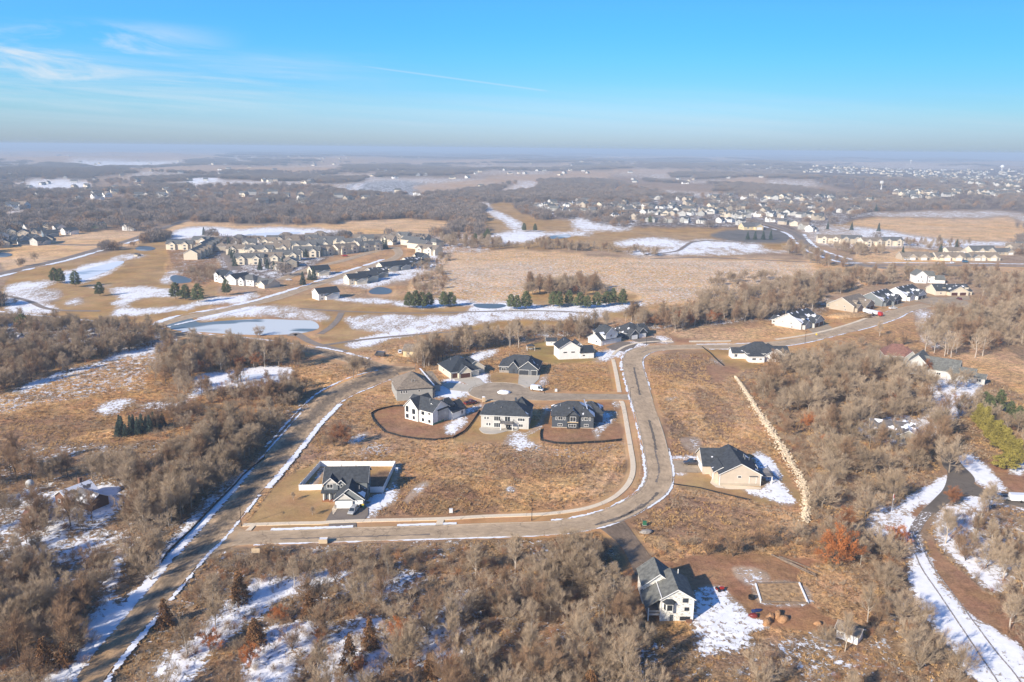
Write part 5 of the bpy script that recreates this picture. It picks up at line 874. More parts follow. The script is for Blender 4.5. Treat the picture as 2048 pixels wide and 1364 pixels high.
TW = [(362, 498, 'short', 4, 'cream'), (397, 512, 'row', 97, 'cream'), (500, 527, 'short', 8, 'cream'), (537, 525, 'short', 8, 'cream'), (574, 520, 'short', 8, 'cream'), (482, 508, 'short', 6, 'cream'), (520, 509, 'short', 6, 'cream'), (556, 505, 'short', 6, 'cream'), (608, 500, 'short', 5, 'cream'), (575, 498, 'short', 5, 'cream'), (500, 495, 'two', 10, 'cream'), (540, 492, 'two', 0, 'cream'),
      (405, 484, 'ranch', -10, 'tan'), (432, 484, 'ranch', -20, 'tan'), (465, 485, 'ranch', 5, 'tan'), (510, 483, 'ranch', 0, 'tan'), (552, 482, 'ranch', 5, 'tan'), (592, 480, 'ranch', -5, 'tan'), (625, 486, 'two', 10, 'cream'), (628, 477, 'ranch', 0, 'tan'), (664, 490, 'short', 5, 'cream'), (660, 508, 'short', 55, 'cream'), (700, 494, 'short', 0, 'cream'), (716, 480, 'ranch', 0, 'tan'), (738, 500, 'short', 40, 'cream'), (760, 479, 'ranch', 20, 'tan'), (808, 480, 'two', -25, 'tan'), (842, 478, 'ranch', -20, 'tan'), (826, 490, 'short', 140, 'cream'), (858, 508, 'short', -35, 'cream'), (840, 497, 'short', 140, 'cream')]
TW += [(640, 476, 'hip', 10, 'cream'), (690, 478, 'two', -20, 'cream'), (585, 489, 'two', 15, 'cream'), (615, 512, 'short', 5, 'cream'), (690, 506, 'short', 50, 'cream'), (735, 486, 'two', 10, 'tan'), (778, 488, 'two', -15, 'cream'), (480, 484, 'hip', -10, 'tan'), (572, 479, 'hip', 10, 'tan'), (640, 497, 'short', 5, 'cream'), (446, 500, 'hip', 95, 'tan'), (415, 498, 'row', 97, 'tan'), (790, 478, 'hip', 0, 'tan'), (870, 492, 'hip', -40, 'cream')]
for i, (x, y, t, r_, w) in enumerate(TW): far_house(x, y, t, r_, w, ('r_grey', 'r_tan')[i % 2], lt, gt, 1.08)
gh = 'houses along the curving golf street'
for x, y, t, r_, w, rf, lb in ((450, 562, 'two', -30, 'white', 'r_black', 'white gabled house at the left end of the four by the small pond'), (478, 566, 'gable', -30, 'white', 'r_black', 'white house with black gable roof, second of the four by the small pond'), (503, 569, 'hip', -25, 'white', 'r_grey', 'white house with grey roof, third of the four by the small pond'), (533, 572, 'ranch', -35, 'cream', 'r_grey', 'large cream house with plain grey roof, right end of the four by the small pond'),
    (560, 537, 'ranch', -30, 'tan', 'r_tan', 'tan house hidden behind dark spruces inside the golf estate'), (580, 532, 'gable', 20, 'tan', 'r_tan', 'tan gabled house just right of the spruce screen'), (638, 549, 'gable', -55, 'cream', 'r_black', 'cream house with black roof alone above the curving street'), (652, 596, 'gable', -52, 'white', 'r_black', 'white house with black roof alone below the curving street'),
    (712, 566, 'gable', -55, 'cream', 'r_black', 'cream gabled house, nearest of the row along the curving street'), (733, 561, 'gable', -52, 'cream', 'r_dark', 'cream house with patchy roof, second along the curving street row'), (754, 553, 'gable', -52, 'tan', 'r_dsnow', 'tan house with snowy roof, third along the curving street row'), (775, 541, 'gable', -50, 'cream', 'r_black', 'tall cream house, fourth along the curving street row'), (800, 538, 'gable', -48, 'mgrey', 'r_black', 'grey house with black roof, fifth along the curving street row'), (822, 531, 'gable', -45, 'cream', 'r_dsnow', 'cream house with snowy roof, sixth along the curving street row'), (843, 524, 'two', -45, 'cream', 'r_black', 'tall cream house at the top end of the curving street row')):
    far_house(x, y, t, r_, w, rf, lb, gh)
gv = 'houses of the wooded hill suburb'; lv = 'pale house among bare trees in the hill suburb above the marsh'
VL = [(1229, 436), (1250, 434), (1272, 438), (1303, 443), (1337, 444), (1370, 444), (1404, 446), (1440, 444), (1458, 443), (1480, 449), (1539, 443), (1567, 448), (1587, 451), (1606, 458), (1621, 462), (1624, 414), (1641, 420), (1681, 423), (1665, 398), (1700, 425)]
for (xa, ya, xb, yb, k) in ((1052, 410, 1130, 412, 5), (1075, 418, 1200, 430, 8), (1150, 408, 1290, 418, 7), (1235, 424, 1400, 432, 10), (1290, 414, 1440, 422, 9), (1430, 404, 1530, 412, 6), (1420, 394, 1640, 396, 11), (1440, 424, 1560, 432, 7), (1520, 414, 1640, 406, 8), (1470, 434, 1540, 430, 4), (1640, 392, 1760, 402, 6), (1560, 424, 1640, 436, 4)):
    for i in range(k): t = (i + rr.uniform(-.2, .2)) / max(k - 1, 1); VL.append((xa + (xb - xa) * t, ya + (yb - ya) * t + rr.uniform(-2.5, 2.5)))
for i, (x, y) in enumerate(VL):
    far_house(x, y, rr.choice(('two', 'hip', 'two', 'hip', 'gable')), rr.uniform(-50, 50), rr.choice(('cream', 'white', 'lgrey', 'tan', 'mgrey', 'lgrey')), rr.choice(('r_grey', 'r_dark', 'r_tan', 'r_dsnow', 'r_old')), lv, gv, rr.uniform(.85, 1.1))
far_house(1500, 458, 'ranch', 12, 'yellow', 'r_grey', 'big yellow clubhouse with grey roof above its parking area', None, 1.5, name='clubhouse', cat='clubhouse')
far_house(1711, 418, 'hip', 0, 'white', 'r_dsnow', 'bright white house on the snowy slope right of the hill suburb', None, 1.2)
gr_ = 'townhouses above the right-hand road'
for i, (x, y, t, r_) in enumerate(((1656, 485, 'short', -10), (1699, 486, 'short', -8), (1740, 491, 'short', 10), (1780, 490, 'short', 5), (1826, 518, 'dup', 3), (1862, 518, 'ranch', 3), (1895, 519, 'dup', 2), (1935, 519, 'ranch', 0), (1964, 519, 'dup', 3), (1960, 505, 'dup', 10), (2024, 503, 'two', -30), (2044, 500, 'two', -20), (1905, 506, 'ranch', 10), (2000, 508, 'ranch', 10))):
    far_house(x, y, t, r_, ('cream', 'tan', 'cream')[i % 3], 'r_grey' if i % 2 else 'r_tan', 'cream townhouse with grey-brown roof beside the right-hand country road', gr_, 1.06)
gf = 'houses of the far town'; FT = []
for poly, k in (('1600,338 1760,338 1760,346 1600,344', 16), ('1700,338 2048,344 2048,354 1740,350', 42), ('1760,352 1960,354 1960,368 1800,362', 22), ('1900,364 2048,364 2048,380 1960,380', 16), ('1790,387 1960,390 1960,400 1800,398', 12), ('1960,382 2048,386 2048,402 1970,398', 10), ('1480,332 1600,336 1600,342 1490,340', 8)):
    q = P(poly); n_ = 0
    while n_ < k:
        x, y = rr.uniform(q[:, 0].min(), q[:, 0].max()), rr.uniform(q[:, 1].min(), q[:, 1].max())
        if inside(np.array([[x, y]]), q)[0]: FT.append((x, y)); n_ += 1
for x, y in FT: far_house(x, y, rr.choice(('two', 'gable')), rr.uniform(-60, 60), rr.choice(('cream', 'lgrey', 'tan', 'lgrey')), rr.choice(('r_grey', 'r_tan')), 'tiny pale house in the dense far town below the water tower', gf, rr.uniform(1.0, 1.35), False)
gs = 'scattered farm and acreage houses'
for x, y in ((325, 398), (345, 400), (194, 401), (215, 396), (230, 390), (540, 391), (25, 420), (48, 418), (420, 330), (300, 326), (375, 327), (612, 372), (700, 356), (745, 352), (790, 356), (833, 392), (905, 356), (935, 355), (962, 376), (940, 384), (1020, 350), (1165, 330), (1145, 332), (1200, 332), (1290, 332), (1330, 333), (1370, 367), (1120, 352), (880, 325), (640, 324), (505, 318), (160, 330), (760, 395), (668, 392), (475, 350), (440, 342)):
    far_house(x, y, rr.choice(('two', 'hip', 'ranch')), rr.uniform(-50, 50), rr.choice(('cream', 'white')), rr.choice(('r_grey', 'r_tan')), 'lone pale house in the hazy wooded country beyond the golf land', gs, rr.uniform(1.05, 1.35), False)
ground = build_ground()

# ------------------------------------------------------------------ vehicles
def loft(b, st, mi=0):
    """closed loft through stations of (x, [(y, z), ...])"""
    n = len(st[0][1]); v = [(x, y, z) for x, ring in st for y, z in ring]; f = []
    for k in range(len(st) - 1):
        for i in range(n): j = (i + 1) % n; f.append((k * n + i, k * n + j, (k + 1) * n + j, (k + 1) * n + i))
    f.append(tuple(range(n))[::-1]); f.append(tuple((len(st) - 1) * n + i for i in range(n))); return b.add(v, f, mi)
def vehicle(x, y, yaw, kind, paint, label, group=None, name=None, cat=None, s=1.0, z=.08):
    c = g(x, y); root = empty(name or {'pickup': 'pickup_truck', 'van': 'van'}.get(kind, 'parked_car'), c[0], c[1], z, R(yaw), label, cat or {'pickup': 'pickup truck', 'van': 'van'}.get(kind, 'car'), group); root.scale = (s, s, s)
    L, Wd, H = dict(suv=(4.8, 1.95, 1.7), sedan=(4.7, 1.85, 1.45), pickup=(6.0, 2.05, 1.9), van=(5.8, 2.05, 2.4))[kind]; hw = Wd / 2
    def ring(w, z0, z1, c_=.12): return [(-w + c_, z0), (w - c_, z0), (w, z0 + c_), (w, z1 - c_ * .8), (w - c_ * 1.2, z1), (-w + c_ * 1.2, z1), (-w, z1 - c_ * .8), (-w, z0 + c_)]
    def cab(w0, w1, z0, z1): return [(-w0, z0), (w0, z0), (w1, z1 - .08), (w1 - .1, z1), (-w1 + .1, z1), (-w1, z1 - .08)]
    b = MB(); gl = MB(); h0 = .32; bl = .98 if kind != 'van' else 1.15
    if kind == 'pickup': bl = 1.12
    loft(b, [(-L / 2, ring(hw - .12, h0 + .1, bl - .12)), (-L / 2 + .15, ring(hw - .02, h0, bl - .04)), (-L * .1, ring(hw, h0, bl)), (L * .22, ring(hw, h0, bl)), (L / 2 - .5, ring(hw - .04, h0, bl - .12)), (L / 2 - .08, ring(hw - .14, h0 + .05, bl - .26)), (L / 2, ring(hw - .25, h0 + .16, bl - .36))])
    if kind == 'pickup': a0, a1, a2, a3 = -.55, -.35, .85, 1.55
    elif kind == 'van': a0, a1, a2, a3 = -2.8, -2.7, 1.6, 2.2
    elif kind == 'suv': a0, a1, a2, a3 = -2.25, -1.95, .45, 1.25
    else: a0, a1, a2, a3 = -1.8, -1.0, .25, 1.15
    loft(gl, [(a0, cab(hw - .08, hw - .16, bl - .05, bl + .02)), (a1, cab(hw - .08, hw - .27, bl - .05, H - .05)), (a2, cab(hw - .08, hw - .27, bl - .05, H - .05)), (a3, cab(hw - .08, hw - .16, bl - .05, bl + .02))])
    loft(b, [(a1 - .03, ring(hw - .26, H - .1, H, .04)), (a1 + .25, ring(hw - .24, H - .09, H + .02, .04)), (a2 - .2, ring(hw - .24, H - .09, H + .02, .04)), (a2 + .04, ring(hw - .26, H - .1, H, .04))])
    b.build('body', MT[paint], root); gl.build('cab_glass', MT['glass'], root)
    pil = MB()
    for yy_ in (-1, 1):
        for xa, xb in ((a3, a2), (a0, a1), ((a1 + a2) / 2, (a1 + a2) / 2)): pil.bar((xa, yy_ * (hw - .1), bl - .03), (xb, yy_ * (hw - .25), H - .05), .09)
    if kind == 'van':
        for yy_ in (-1, 1): pil.add([(-2.75, yy_ * (hw - .075), bl), (.7, yy_ * (hw - .075), bl), (.7, yy_ * (hw - .245), H - .08), (-2.72, yy_ * (hw - .245), H - .08)], [(0, 1, 2, 3)])
    pil.build('pillars', MT[paint], root)
    if kind == 'pickup':
        part(root, 'truck_bed', 'black', lambda q: q.box(-L / 2 + .18, -.72, -hw + .2, hw - .2, bl - .02, bl + .012)); part(root, 'bed_rail', paint, lambda q: (q.box(-L / 2 + .1, -.65, -hw + .03, -hw + .17, bl, bl + .12), q.box(-L / 2 + .1, -.65, hw - .17, hw - .03, bl, bl + .12), q.box(-L / 2 + .06, -L / 2 + .16, -hw + .1, hw - .1, bl - .1, bl + .1)))
    for xx in (-L * .31, L * .32):
        for yy_ in (-1, 1):
            q = MB(); yc = yy_ * (hw - .1); q.tube((xx, yc - .12, .36), (xx, yc + .12, .36), .36, n=14); w = q.build('wheel', MT['rubber'], root); q = MB(); q.tube((xx, yc + yy_ * .125 - .01, .36), (xx, yc + yy_ * .125 + .01, .36), .2, n=10); q.build('rim', MT['rim'], w)
    for yy_ in (-1, 1):
        part(root, 'headlight', 'lamp', lambda q: q.box(L / 2 - .12, L / 2 - .02, yy_ * (hw - .32) - .17, yy_ * (hw - .32) + .17, bl - .42, bl - .28)); part(root, 'tail_light', 'tail', lambda q: q.box(-L / 2 - .02, -L / 2 + .1, yy_ * (hw - .25) - .1, yy_ * (hw - .25) + .1, bl - .4, bl - .15))
        part(root, 'mirror', 'black', lambda q: q.box(a2 + .35, a2 + .55, yy_ * (hw + .08) - .1, yy_ * (hw + .08) + .1, bl, bl + .18))
    return root
vehicle(706.5, 1025, -101, 'suv', 'silver', 'silver car parked in front of the grey house garage')
vehicle(1384, 929, 178, 'pickup', 'dkpaint', 'dark grey crew-cab pickup parked on the drive of the beige house')
vehicle(1074, 781, -20, 'van', 'whitep', 'white van parked on the kerb of the cul-de-sac')
vehicle(941, 808, 38, 'pickup', 'maroon', 'dark red pickup beside the unfinished white house')
vehicle(1998, 999, 175, 'pickup', 'silver', 'silver pickup hitched to a white trailer at the right edge')
vehicle(807, 742, 20, 'sedan', 'whitep', 'white car on the road at the junction') if False else None
vehicle(690, 513, 10, 'sedan', 'redp', 'red car parked among the cream townhouses', s=1.3); vehicle(578, 561, 5, 'sedan', 'whitep', 'white car parked right of the four houses by the small pond'); vehicle(1931, 525, 0, 'suv', 'bluep', 'blue car parked before the right-hand townhouses', s=1.4); vehicle(1815, 521, 0, 'suv', 'whitep', 'white car parked at the left end of the right-hand townhouses', s=1.2)
vehicle(760, 712, 160, 'van', 'dkpaint', 'dark van parked in the yard left of the yellowish house'); vehicle(800, 706, 100, 'suv', 'whitep', 'white car beside the yellowish house by the birches')
for x, y, yaw, k, p, lb in ((1300, 683, -80, 'suv', 'dkpaint', 'dark car parked on the drive of the low dark house at the bend'), (1236, 690, -60, 'sedan', 'silver', 'grey car on the asphalt drive at the bend'), (1786, 618, 15, 'pickup', 'whitep', 'white pickup before the dark grey duplex'), (1740, 632, 20, 'van', 'whitep', 'white van by the earth bank on the upper street'), (1918, 599, 90, 'suv', 'maroon', 'dark red car before the cream duplex at the end court'), (955, 768, 10, 'suv', 'whitep', 'white car on the pale drive of the cream house') , (1905, 526, 5, 'sedan', 'whitep', 'white car before the middle of the right-hand townhouses')):
    if 'at the bend' in lb or 'drive of the cream' in lb: continue
    vehicle(x, y, yaw, k, p, lb)
# box trailer behind the silver pickup
c = g(2036, 1003); t = empty('cargo_trailer', c[0], c[1], .08, R(-5), 'white enclosed cargo trailer cut by the right edge', 'trailer')
part(t, 'box', 'whitep', lambda b: b.box(-2.6, 3.2, -1.05, 1.05, .55, 2.5)); part(t, 'drawbar', 'black', lambda b: b.bar((-2.6, 0, .5), (-4.0, 0, .5), .12))
for yy_ in (-1, 1): part(t, 'wheel', 'rubber', lambda b: b.tube((.4, yy_ * 1.05 - .1, .38), (.4, yy_ * 1.05 + .1, .38), .38, n=14))
# red lorry with white flatbed load by the tan duplex
c = g(1757, 632); t = empty('lorry', c[0], c[1], .08, R(118), 'red lorry cab with long white trailer parked on the bend below the duplexes', 'lorry')
part(t, 'cab', 'redp', lambda b: (loft(b, [(-.2, [(-1.2, .8), (1.2, .8), (1.15, 3.0), (-1.15, 3.0)]), (-2.0, [(-1.2, .6), (1.2, .6), (1.1, 2.6), (-1.1, 2.6)]), (-2.5, [(-1.1, .6), (1.1, .6), (1.0, 1.6), (-1.0, 1.6)])]))); part(t, 'windscreen', 'glass', lambda b: b.add([(-2.06, -.95, 1.75), (-2.06, .95, 1.75), (-2.02, .9, 2.45), (-2.02, -.9, 2.45)], [(0, 1, 2, 3), (3, 2, 1, 0)]))
part(t, 'trailer', 'whitep', lambda b: b.box(.3, 11.5, -1.25, 1.25, 1.0, 3.0)); part(t, 'chassis', 'black', lambda b: b.box(-2, 11, -.5, .5, .6, .98))
for xx in (-1.6, .9, 8.6, 9.8):
    for yy_ in (-1, 1): part(t, 'wheel', 'rubber', lambda b: b.tube((xx, yy_ * 1.0 - .15, .5), (xx, yy_ * 1.0 + .15, .5), .5, n=12))

# ------------------------------------------------------------------ fences, poles, signs, yard things
def wall_line(name, pts, h, m, label, cat, posts=2.4, th=.06, pm=None, pr=.07, ph=.12, z0=-.15, sag=0, sm=0, rail=False):
    w = G(P(pts)); w = smooth(w, sm) if sm else w; root = empty(name, w[0][0], w[0][1], 0, 0, label, cat); w = w - w[0]; b = MB()
    for i in range(len(w) - 1): b.bar((*w[i], (h + z0) / 2), (*w[i + 1], (h + z0) / 2), th, h - z0)
    b.build('panel', MT[m], root)
    if posts:
        L = np.concatenate([[0], np.cumsum(np.hypot(*np.diff(w, axis=0).T))]); n = max(2, int(L[-1] / posts)); n = min(n, 95)
        for i in range(n + 1):
            s_ = L[-1] * i / n; q = (np.interp(s_, L, w[:, 0]), np.interp(s_, L, w[:, 1])); p2 = MB(); p2.box(q[0] - pr, q[0] + pr, q[1] - pr, q[1] + pr, z0, h + ph); p2.build('post', MT[pm or m], root)
    return root
wall_line('vinyl_fence', '645,979 598,980.5 641,932 716,932.5 791,932 766.5,984 741,984.5', 1.8, 'vinyl', 'white vinyl privacy fence around the back yard of the grey house', 'fence', 2.9)
wall_line('silt_fence', '811,812 790,812.5 768,817 751,822 742,828 744,836 751,846 768,863 802,873 836,878 871,880 905,876.5 929,863 938,853 946,842 960,821', .6, 'fabric', 'curved black silt fence around the earth of the unfinished white house', 'fence', 2.4, .04, 'wood', .035, .25)
wall_line('silt_fence', '1082,858 1080,870 1081,880 1110,886.5 1140,888 1171,886 1212,884 1244,880', .7, 'fabric', 'black silt fence along the field below the dark slate house', 'fence', 2.6, .05, 'wood', .035, .2)
wall_line('silt_fence', '323,1127 334,1108 346,1096 383,1061 428,1013 472,969 486,952 505,936 530,916', .75, 'fabric', 'long black silt fence down the verge of the main road', 'fence', 2.8, .05, 'wood', .035, .15)
wall_line('silt_fence', '1345,968 1400,976 1440,986 1500,1000', .35, 'fabric', 'low dark silt fence below the lawn of the beige house', 'fence', 3, .05, 'wood', .03, .15)
wall_line('silt_fence', '1404,694 1420,706 1436,722 1448,732', .6, 'fabric', 'short silt fence below the bare plot left of the half-hidden white house', 'fence', 3, .05, 'wood', .03, .15)
wall_line('retaining_wall', '1378,684 1420,684 1462,683', .8, 'concrete', 'low dark retaining wall beside the upper street', 'wall', 0, .3)
wall_line('wooden_fence', '1745,680 1790,695 1830,712', 1.2, 'wood', 'brown board fence left of the red-roofed house', 'fence', 3) if False else None
# plank gate over the snowy lane
c = g(190, 1192); d_ = g(233, 1181); t = empty('rail_gate', c[0], c[1], 0, math.atan2(d_[1] - c[1], d_[0] - c[0]), 'weathered rail gate across the snowy lane beside the main road', 'gate'); Lg = float(np.hypot(*(d_ - c)))
for z in (.35, .75, 1.15): part(t, 'rail', 'wood', lambda b: b.box(0, Lg, -.04, .04, z, z + .14))
for i in range(5): part(t, 'post', 'wood', lambda b: b.box(Lg * i / 4 - .08, Lg * i / 4 + .08, -.08, .08, -.2, 1.4))
def lamp_post(x, y, rz, h, label):
    c = g(x, y); t = empty('street_lamp', c[0], c[1], 0, R(rz), label, 'street lamp', 'street lamps of the new streets')
    part(t, 'pole', 'black', lambda b: (b.tube((0, 0, -.3), (0, 0, h), .10, .07, 8), b.tube((0, 0, -.1), (0, 0, .5), .17, .13, 8))); part(t, 'arm', 'black', lambda b: b.bar((0, 0, h - .15), (1.1, 0, h + .1), .07)); part(t, 'lamp_head', 'black', lambda b: b.box(.75, 1.45, -.14, .14, h + .06, h + .2))
for a in ((1063.6, 1040.5, -90, 6.6, 'black street lamp on the grass strip below the golden plot'), (482.6, 1051, -90, 6.6, 'black street lamp at the corner of the main road and the street'), (1260.3, 804.3, 0, 6.6, 'black street lamp at the corner of the cul-de-sac street'), (978.4, 764, -60, 6.6, 'black street lamp at the head of the cul-de-sac'), (1292.8, 690, -90, 6.6, 'black street lamp before the low dark house at the bend'), (1610, 686, -90, 6.6, 'black street lamp above the half-hidden white house'), (1960, 605, 180, 6.6, 'black street lamp by the far end court'), (1089, 787, -90, 5.5, 'black street lamp behind the dark slate house')): lamp_post(*a)
def board(x, y, rz, w, h, z, m, label, name='sign_board', posts=2, cat='sign'):
    c = g(x, y); t = empty(name, c[0], c[1], 0, R(rz), label, cat)
    part(t, 'panel', m, lambda b: b.box(-w / 2, w / 2, -.05, .05, z, z + h))
    for i in range(posts): xx = (-w / 2 + .12 + i * (w - .24) / max(posts - 1, 1)) if posts > 1 else 0; part(t, 'post', 'wood', lambda b: b.box(xx - .05, xx + .05, .05, .14, -.3, z + h))
board(512, 1112, 5, 2.1, 1.3, .9, 'tanp', 'tan sign board on posts in the brush by the street corner'); board(142, 1348, 40, .7, .8, .5, 'whitep', 'small white notice board on the snowy verge at the bottom', posts=1); board(1617, 677, -60, .8, .8, 2.0, 'yellowp', 'yellow warning sign beside the upper street', 'road_sign', 1, 'road sign') if False else None
c = g(1632, 676); t = empty('road_sign', c[0], c[1], 0, 0, 'yellow diamond warning sign beside the upper street', 'road sign'); part(t, 'plate', 'yellowp', lambda b: b.add([(0, -.04, 1.6), (.65, -.04, 2.25), (0, -.04, 2.9), (-.65, -.04, 2.25), (0, .0, 1.6), (.65, .0, 2.25), (0, .0, 2.9), (-.65, .0, 2.25)], [(3, 2, 1, 0)[::-1], (4, 5, 6, 7)[::-1], (0, 4, 5, 1), (1, 5, 6, 2), (2, 6, 7, 3), (3, 7, 4, 0)])); part(t, 'post', 'metal', lambda b: b.box(-.04, .04, .0, .08, -.2, 2.6))
# pale skip with boards on the street edge
c = g(647, 1086); t = empty('waste_skip', c[0], c[1], .08, R(3), 'pale waste skip standing on the lower edge of the street', 'skip')
part(t, 'tub', 'tanp', lambda b: (b.box(-1.15, 1.15, -.75, -.68, .1, 1.35), b.box(-1.15, 1.15, .68, .75, .1, 1.35), b.box(-1.15, -1.08, -.68, .68, .1, 1.35), b.box(1.08, 1.15, -.68, .68, .1, 1.35), b.box(-1.08, 1.08, -.68, .68, .1, .2))); part(t, 'load', 'whitep', lambda b: b.box(-1.05, 1.05, -.65, .65, .2, 1.28)); part(t, 'skid', 'black', lambda b: b.box(-1.1, 1.1, -.6, .6, 0, .1))
c = g(967.5, 804); t = empty('portable_toilet', c[0], c[1], .05, R(10), 'tan portable toilet behind the pale grey house', 'portable toilet'); part(t, 'cabin', 'tanp', lambda b: b.box(-.6, .6, -.6, .6, .1, 2.2)); part(t, 'roof', 'whitep', lambda b: b.add([(-.66, -.66, 2.2), (.66, -.66, 2.2), (.66, .66, 2.2), (-.66, .66, 2.2), (-.3, -.3, 2.45), (.3, -.3, 2.45), (.3, .3, 2.45), (-.3, .3, 2.45)], [(3, 2, 1, 0), (4, 5, 6, 7), (0, 1, 5, 4), (1, 2, 6, 5), (2, 3, 7, 6), (3, 0, 4, 7)])); part(t, 'door', 'pale_wood', lambda b: b.box(-.42, .42, -.64, -.6, .15, 2.05))
# pile of ploughed snow on the court, earth heaps, boulder wall, logs
def lump(b, cx, cy, rx, ry, h, seed, n=14, rings=6, z0=-.15):
    r_ = random.Random(seed); v = []; f = []
    for k in range(rings):
        t = k / (rings - 1); rad = math.cos(t * math.pi / 2) ** .8
        for i in range(n):
            a = 2 * math.pi * i / n; j = 1 + r_.uniform(-.3, .3); v.append((cx + rx * rad * j * math.cos(a), cy + ry * rad * j * math.sin(a), z0 + (h - z0) * math.sin(t * math.pi / 2) * (1 + r_.uniform(-.12, .12) * (k > 0))))
    for k in range(rings - 1):
        for i in range(n): f.append((k * n + i, k * n + (i + 1) % n, (k + 1) * n + (i + 1) % n, (k + 1) * n + i))
    f.append(tuple((rings - 1) * n + i for i in range(n))); b.add(v, f)
def heap(name, x, y, rx, ry, h, m, label, cat, seed, rz=0, group=None):
    c = g(x, y); b = MB(); lump(b, 0, 0, rx, ry, h, seed); o = b.build(name, MT[m], None, True); o.location = (c[0], c[1], .05); o.rotation_euler = (0, 0, R(rz)); tag(o, label, cat, group); return o
heap('snow_heap', 1008, 786, 2.7, 1.8, 1.3, 'snow', 'heap of ploughed snow in the middle of the cul-de-sac', 'snow heap', 3)
for i, (x, y, a) in enumerate(((1541, 1236, 40), (1556, 1231, 60), (1567, 1240, 30), (1534, 1246, 50))): heap('earth_heap', x, y, 1.5, .9, 1.1, 'spoil', ('rust earth heap, left of the four beside the garden plot', 'rust earth heap at the back of the four beside the garden plot', 'rust earth heap, right end of the four beside the garden plot', 'rust earth heap, front one of the four beside the garden plot')[i], 'earth heap', 20 + i, a, 'earth heaps beside the garden plot')
heap('earth_bank', 1700, 634, 16, 5, 2.8, 'soil', 'long bank of dug earth below the tan duplex', 'earth bank', 31, 12); heap('earth_heap', 1507, 1232, 1.2, .8, .7, 'maroon', 'round dull red heap beside the dark bin near the garden plot', 'heap', 8) ; heap('earth_heap', 1636, 1248, .9, .6, .7, 'spoil', 'small lone rust earth heap right of the garden plot', 'earth heap', 9)
heap('rubble_heap', 1292, 1064, 2.2, 1.2, .6, 'greenp' if False else 'stone', 'low heap of stone rubble by the muddy drive mouth', 'rubble heap', 12, 20)
def boulders():
    c = resamp(smooth(G(P('1470.7,754 1483,771 1496,791 1511,815 1527,839 1541,861 1554.6,880 1578.6,921 1599,956 1611,984 1613,1012 1609,1045')), 6), 400); V = []; Fs = []; rn = np.random.default_rng(4)
    m_ = bpy.data.materials.new('limestone_boulders')
    base = np.array([(0, 0, 1), (.9, 0, .35), (.28, .85, .35), (-.72, .53, .35), (-.72, -.53, .35), (.28, -.85, .35), (.72, .53, -.5), (-.28, .85, -.5), (-.9, 0, -.5), (-.28, -.85, -.5), (.72, -.53, -.5)])
    fc = [(0, 1, 2), (0, 2, 3), (0, 3, 4), (0, 4, 5), (0, 5, 1), (1, 6, 2), (2, 6, 7), (2, 7, 3), (3, 7, 8), (3, 8, 4), (4, 8, 9), (4, 9, 5), (5, 9, 10), (5, 10, 1), (1, 10, 6)]
    d = np.gradient(c, axis=0); d /= np.hypot(d[:, 0], d[:, 1])[:, None]; nr = np.column_stack([-d[:, 1], d[:, 0]])
    for i in range(2300):
        t = rn.random(); k = int(t * 399); w = .9 + 1.1 * min(1, t * 2.2) * (1 if t < .93 else .6); o = rn.normal() * w * .42
        p = c[k] + nr[k] * o; s = rn.uniform(.16, .42); z = max(.05, (.75 - abs(o) / w * .6) * rn.uniform(.3, 1.1)) * .8; q = base * rn.uniform(.7, 1.25, (11, 3)) * s; a = rn.uniform(0, 6.3); q = np.column_stack([q[:, 0] * math.cos(a) - q[:, 1] * math.sin(a), q[:, 0] * math.sin(a) + q[:, 1] * math.cos(a), q[:, 2] * .8]); b0 = len(V) * 11; V.append(q + [p[0], p[1], z]); Fs += [(x + b0, y + b0, w_ + b0) for x, y, w_ in fc]
    mt_ = mat('pale_limestone', (.58, .47, .33), .9, .4, 1.3, .3); me = npmesh('boulder_wall', np.concatenate(V), np.array(Fs), [mt_]); o = obj('boulder_wall', me); tag(o, 'long wall of pale loose boulders running down the slope right of the beige house', 'boulder wall', kind='stuff')
boulders()
def logs(x, y, rz, n, L, label):
    c = g(x, y); t = empty('log_pile', c[0], c[1], 0, R(rz), label, 'log pile'); r_ = random.Random(x)
    for i in range(n): a = r_.uniform(-8, 8); yy_ = r_.uniform(-.9, .9); x0 = r_.uniform(-1.5, 1.5); part(t, 'log', 'wood', lambda b: b.tube((x0 - L / 2, yy_, r_.uniform(.1, .5)), (x0 + L / 2, yy_ + math.sin(R(a)) * L, r_.uniform(.1, .4)), .19, .08, 6))
logs(1590, 1130, -48, 7, 11, 'fallen grey trunks lying together above the garden plot')
c = g(1440, 1181); t = empty('garden_tractor', c[0], c[1], 0, R(20), 'small red machine at the edge of the house shadow', 'tractor')
part(t, 'hood', 'redp', lambda b: loft(b, [(0, [(-.35, .35), (.35, .35), (.3, .95), (-.3, .95)]), (1.0, [(-.3, .4), (.3, .4), (.24, .85), (-.24, .85)])])); part(t, 'fender', 'redp', lambda b: b.box(-1.0, 0, -.5, .5, .5, .65)); part(t, 'seat', 'black', lambda b: (b.box(-.8, -.3, -.25, .25, .65, .8), b.box(-.9, -.8, -.25, .25, .65, 1.2)))
for xx, rr_ in ((-.6, .42), (.7, .28)):
    for yy_ in (-1, 1): part(t, 'wheel', 'rubber', lambda b: b.tube((xx, yy_ * .55 - .12, rr_), (xx, yy_ * .55 + .12, rr_), rr_, n=12))
c = g(1503, 1197); t = empty('round_bin', c[0], c[1], 0, 0, 'dark round stock tank on the earth left of the garden plot', 'tank'); part(t, 'tank_wall', 'black', lambda b: b.lathe([(.75, 0), (.8, .7), (.7, .7), (.66, .1), (0, .1)], n=18)); 
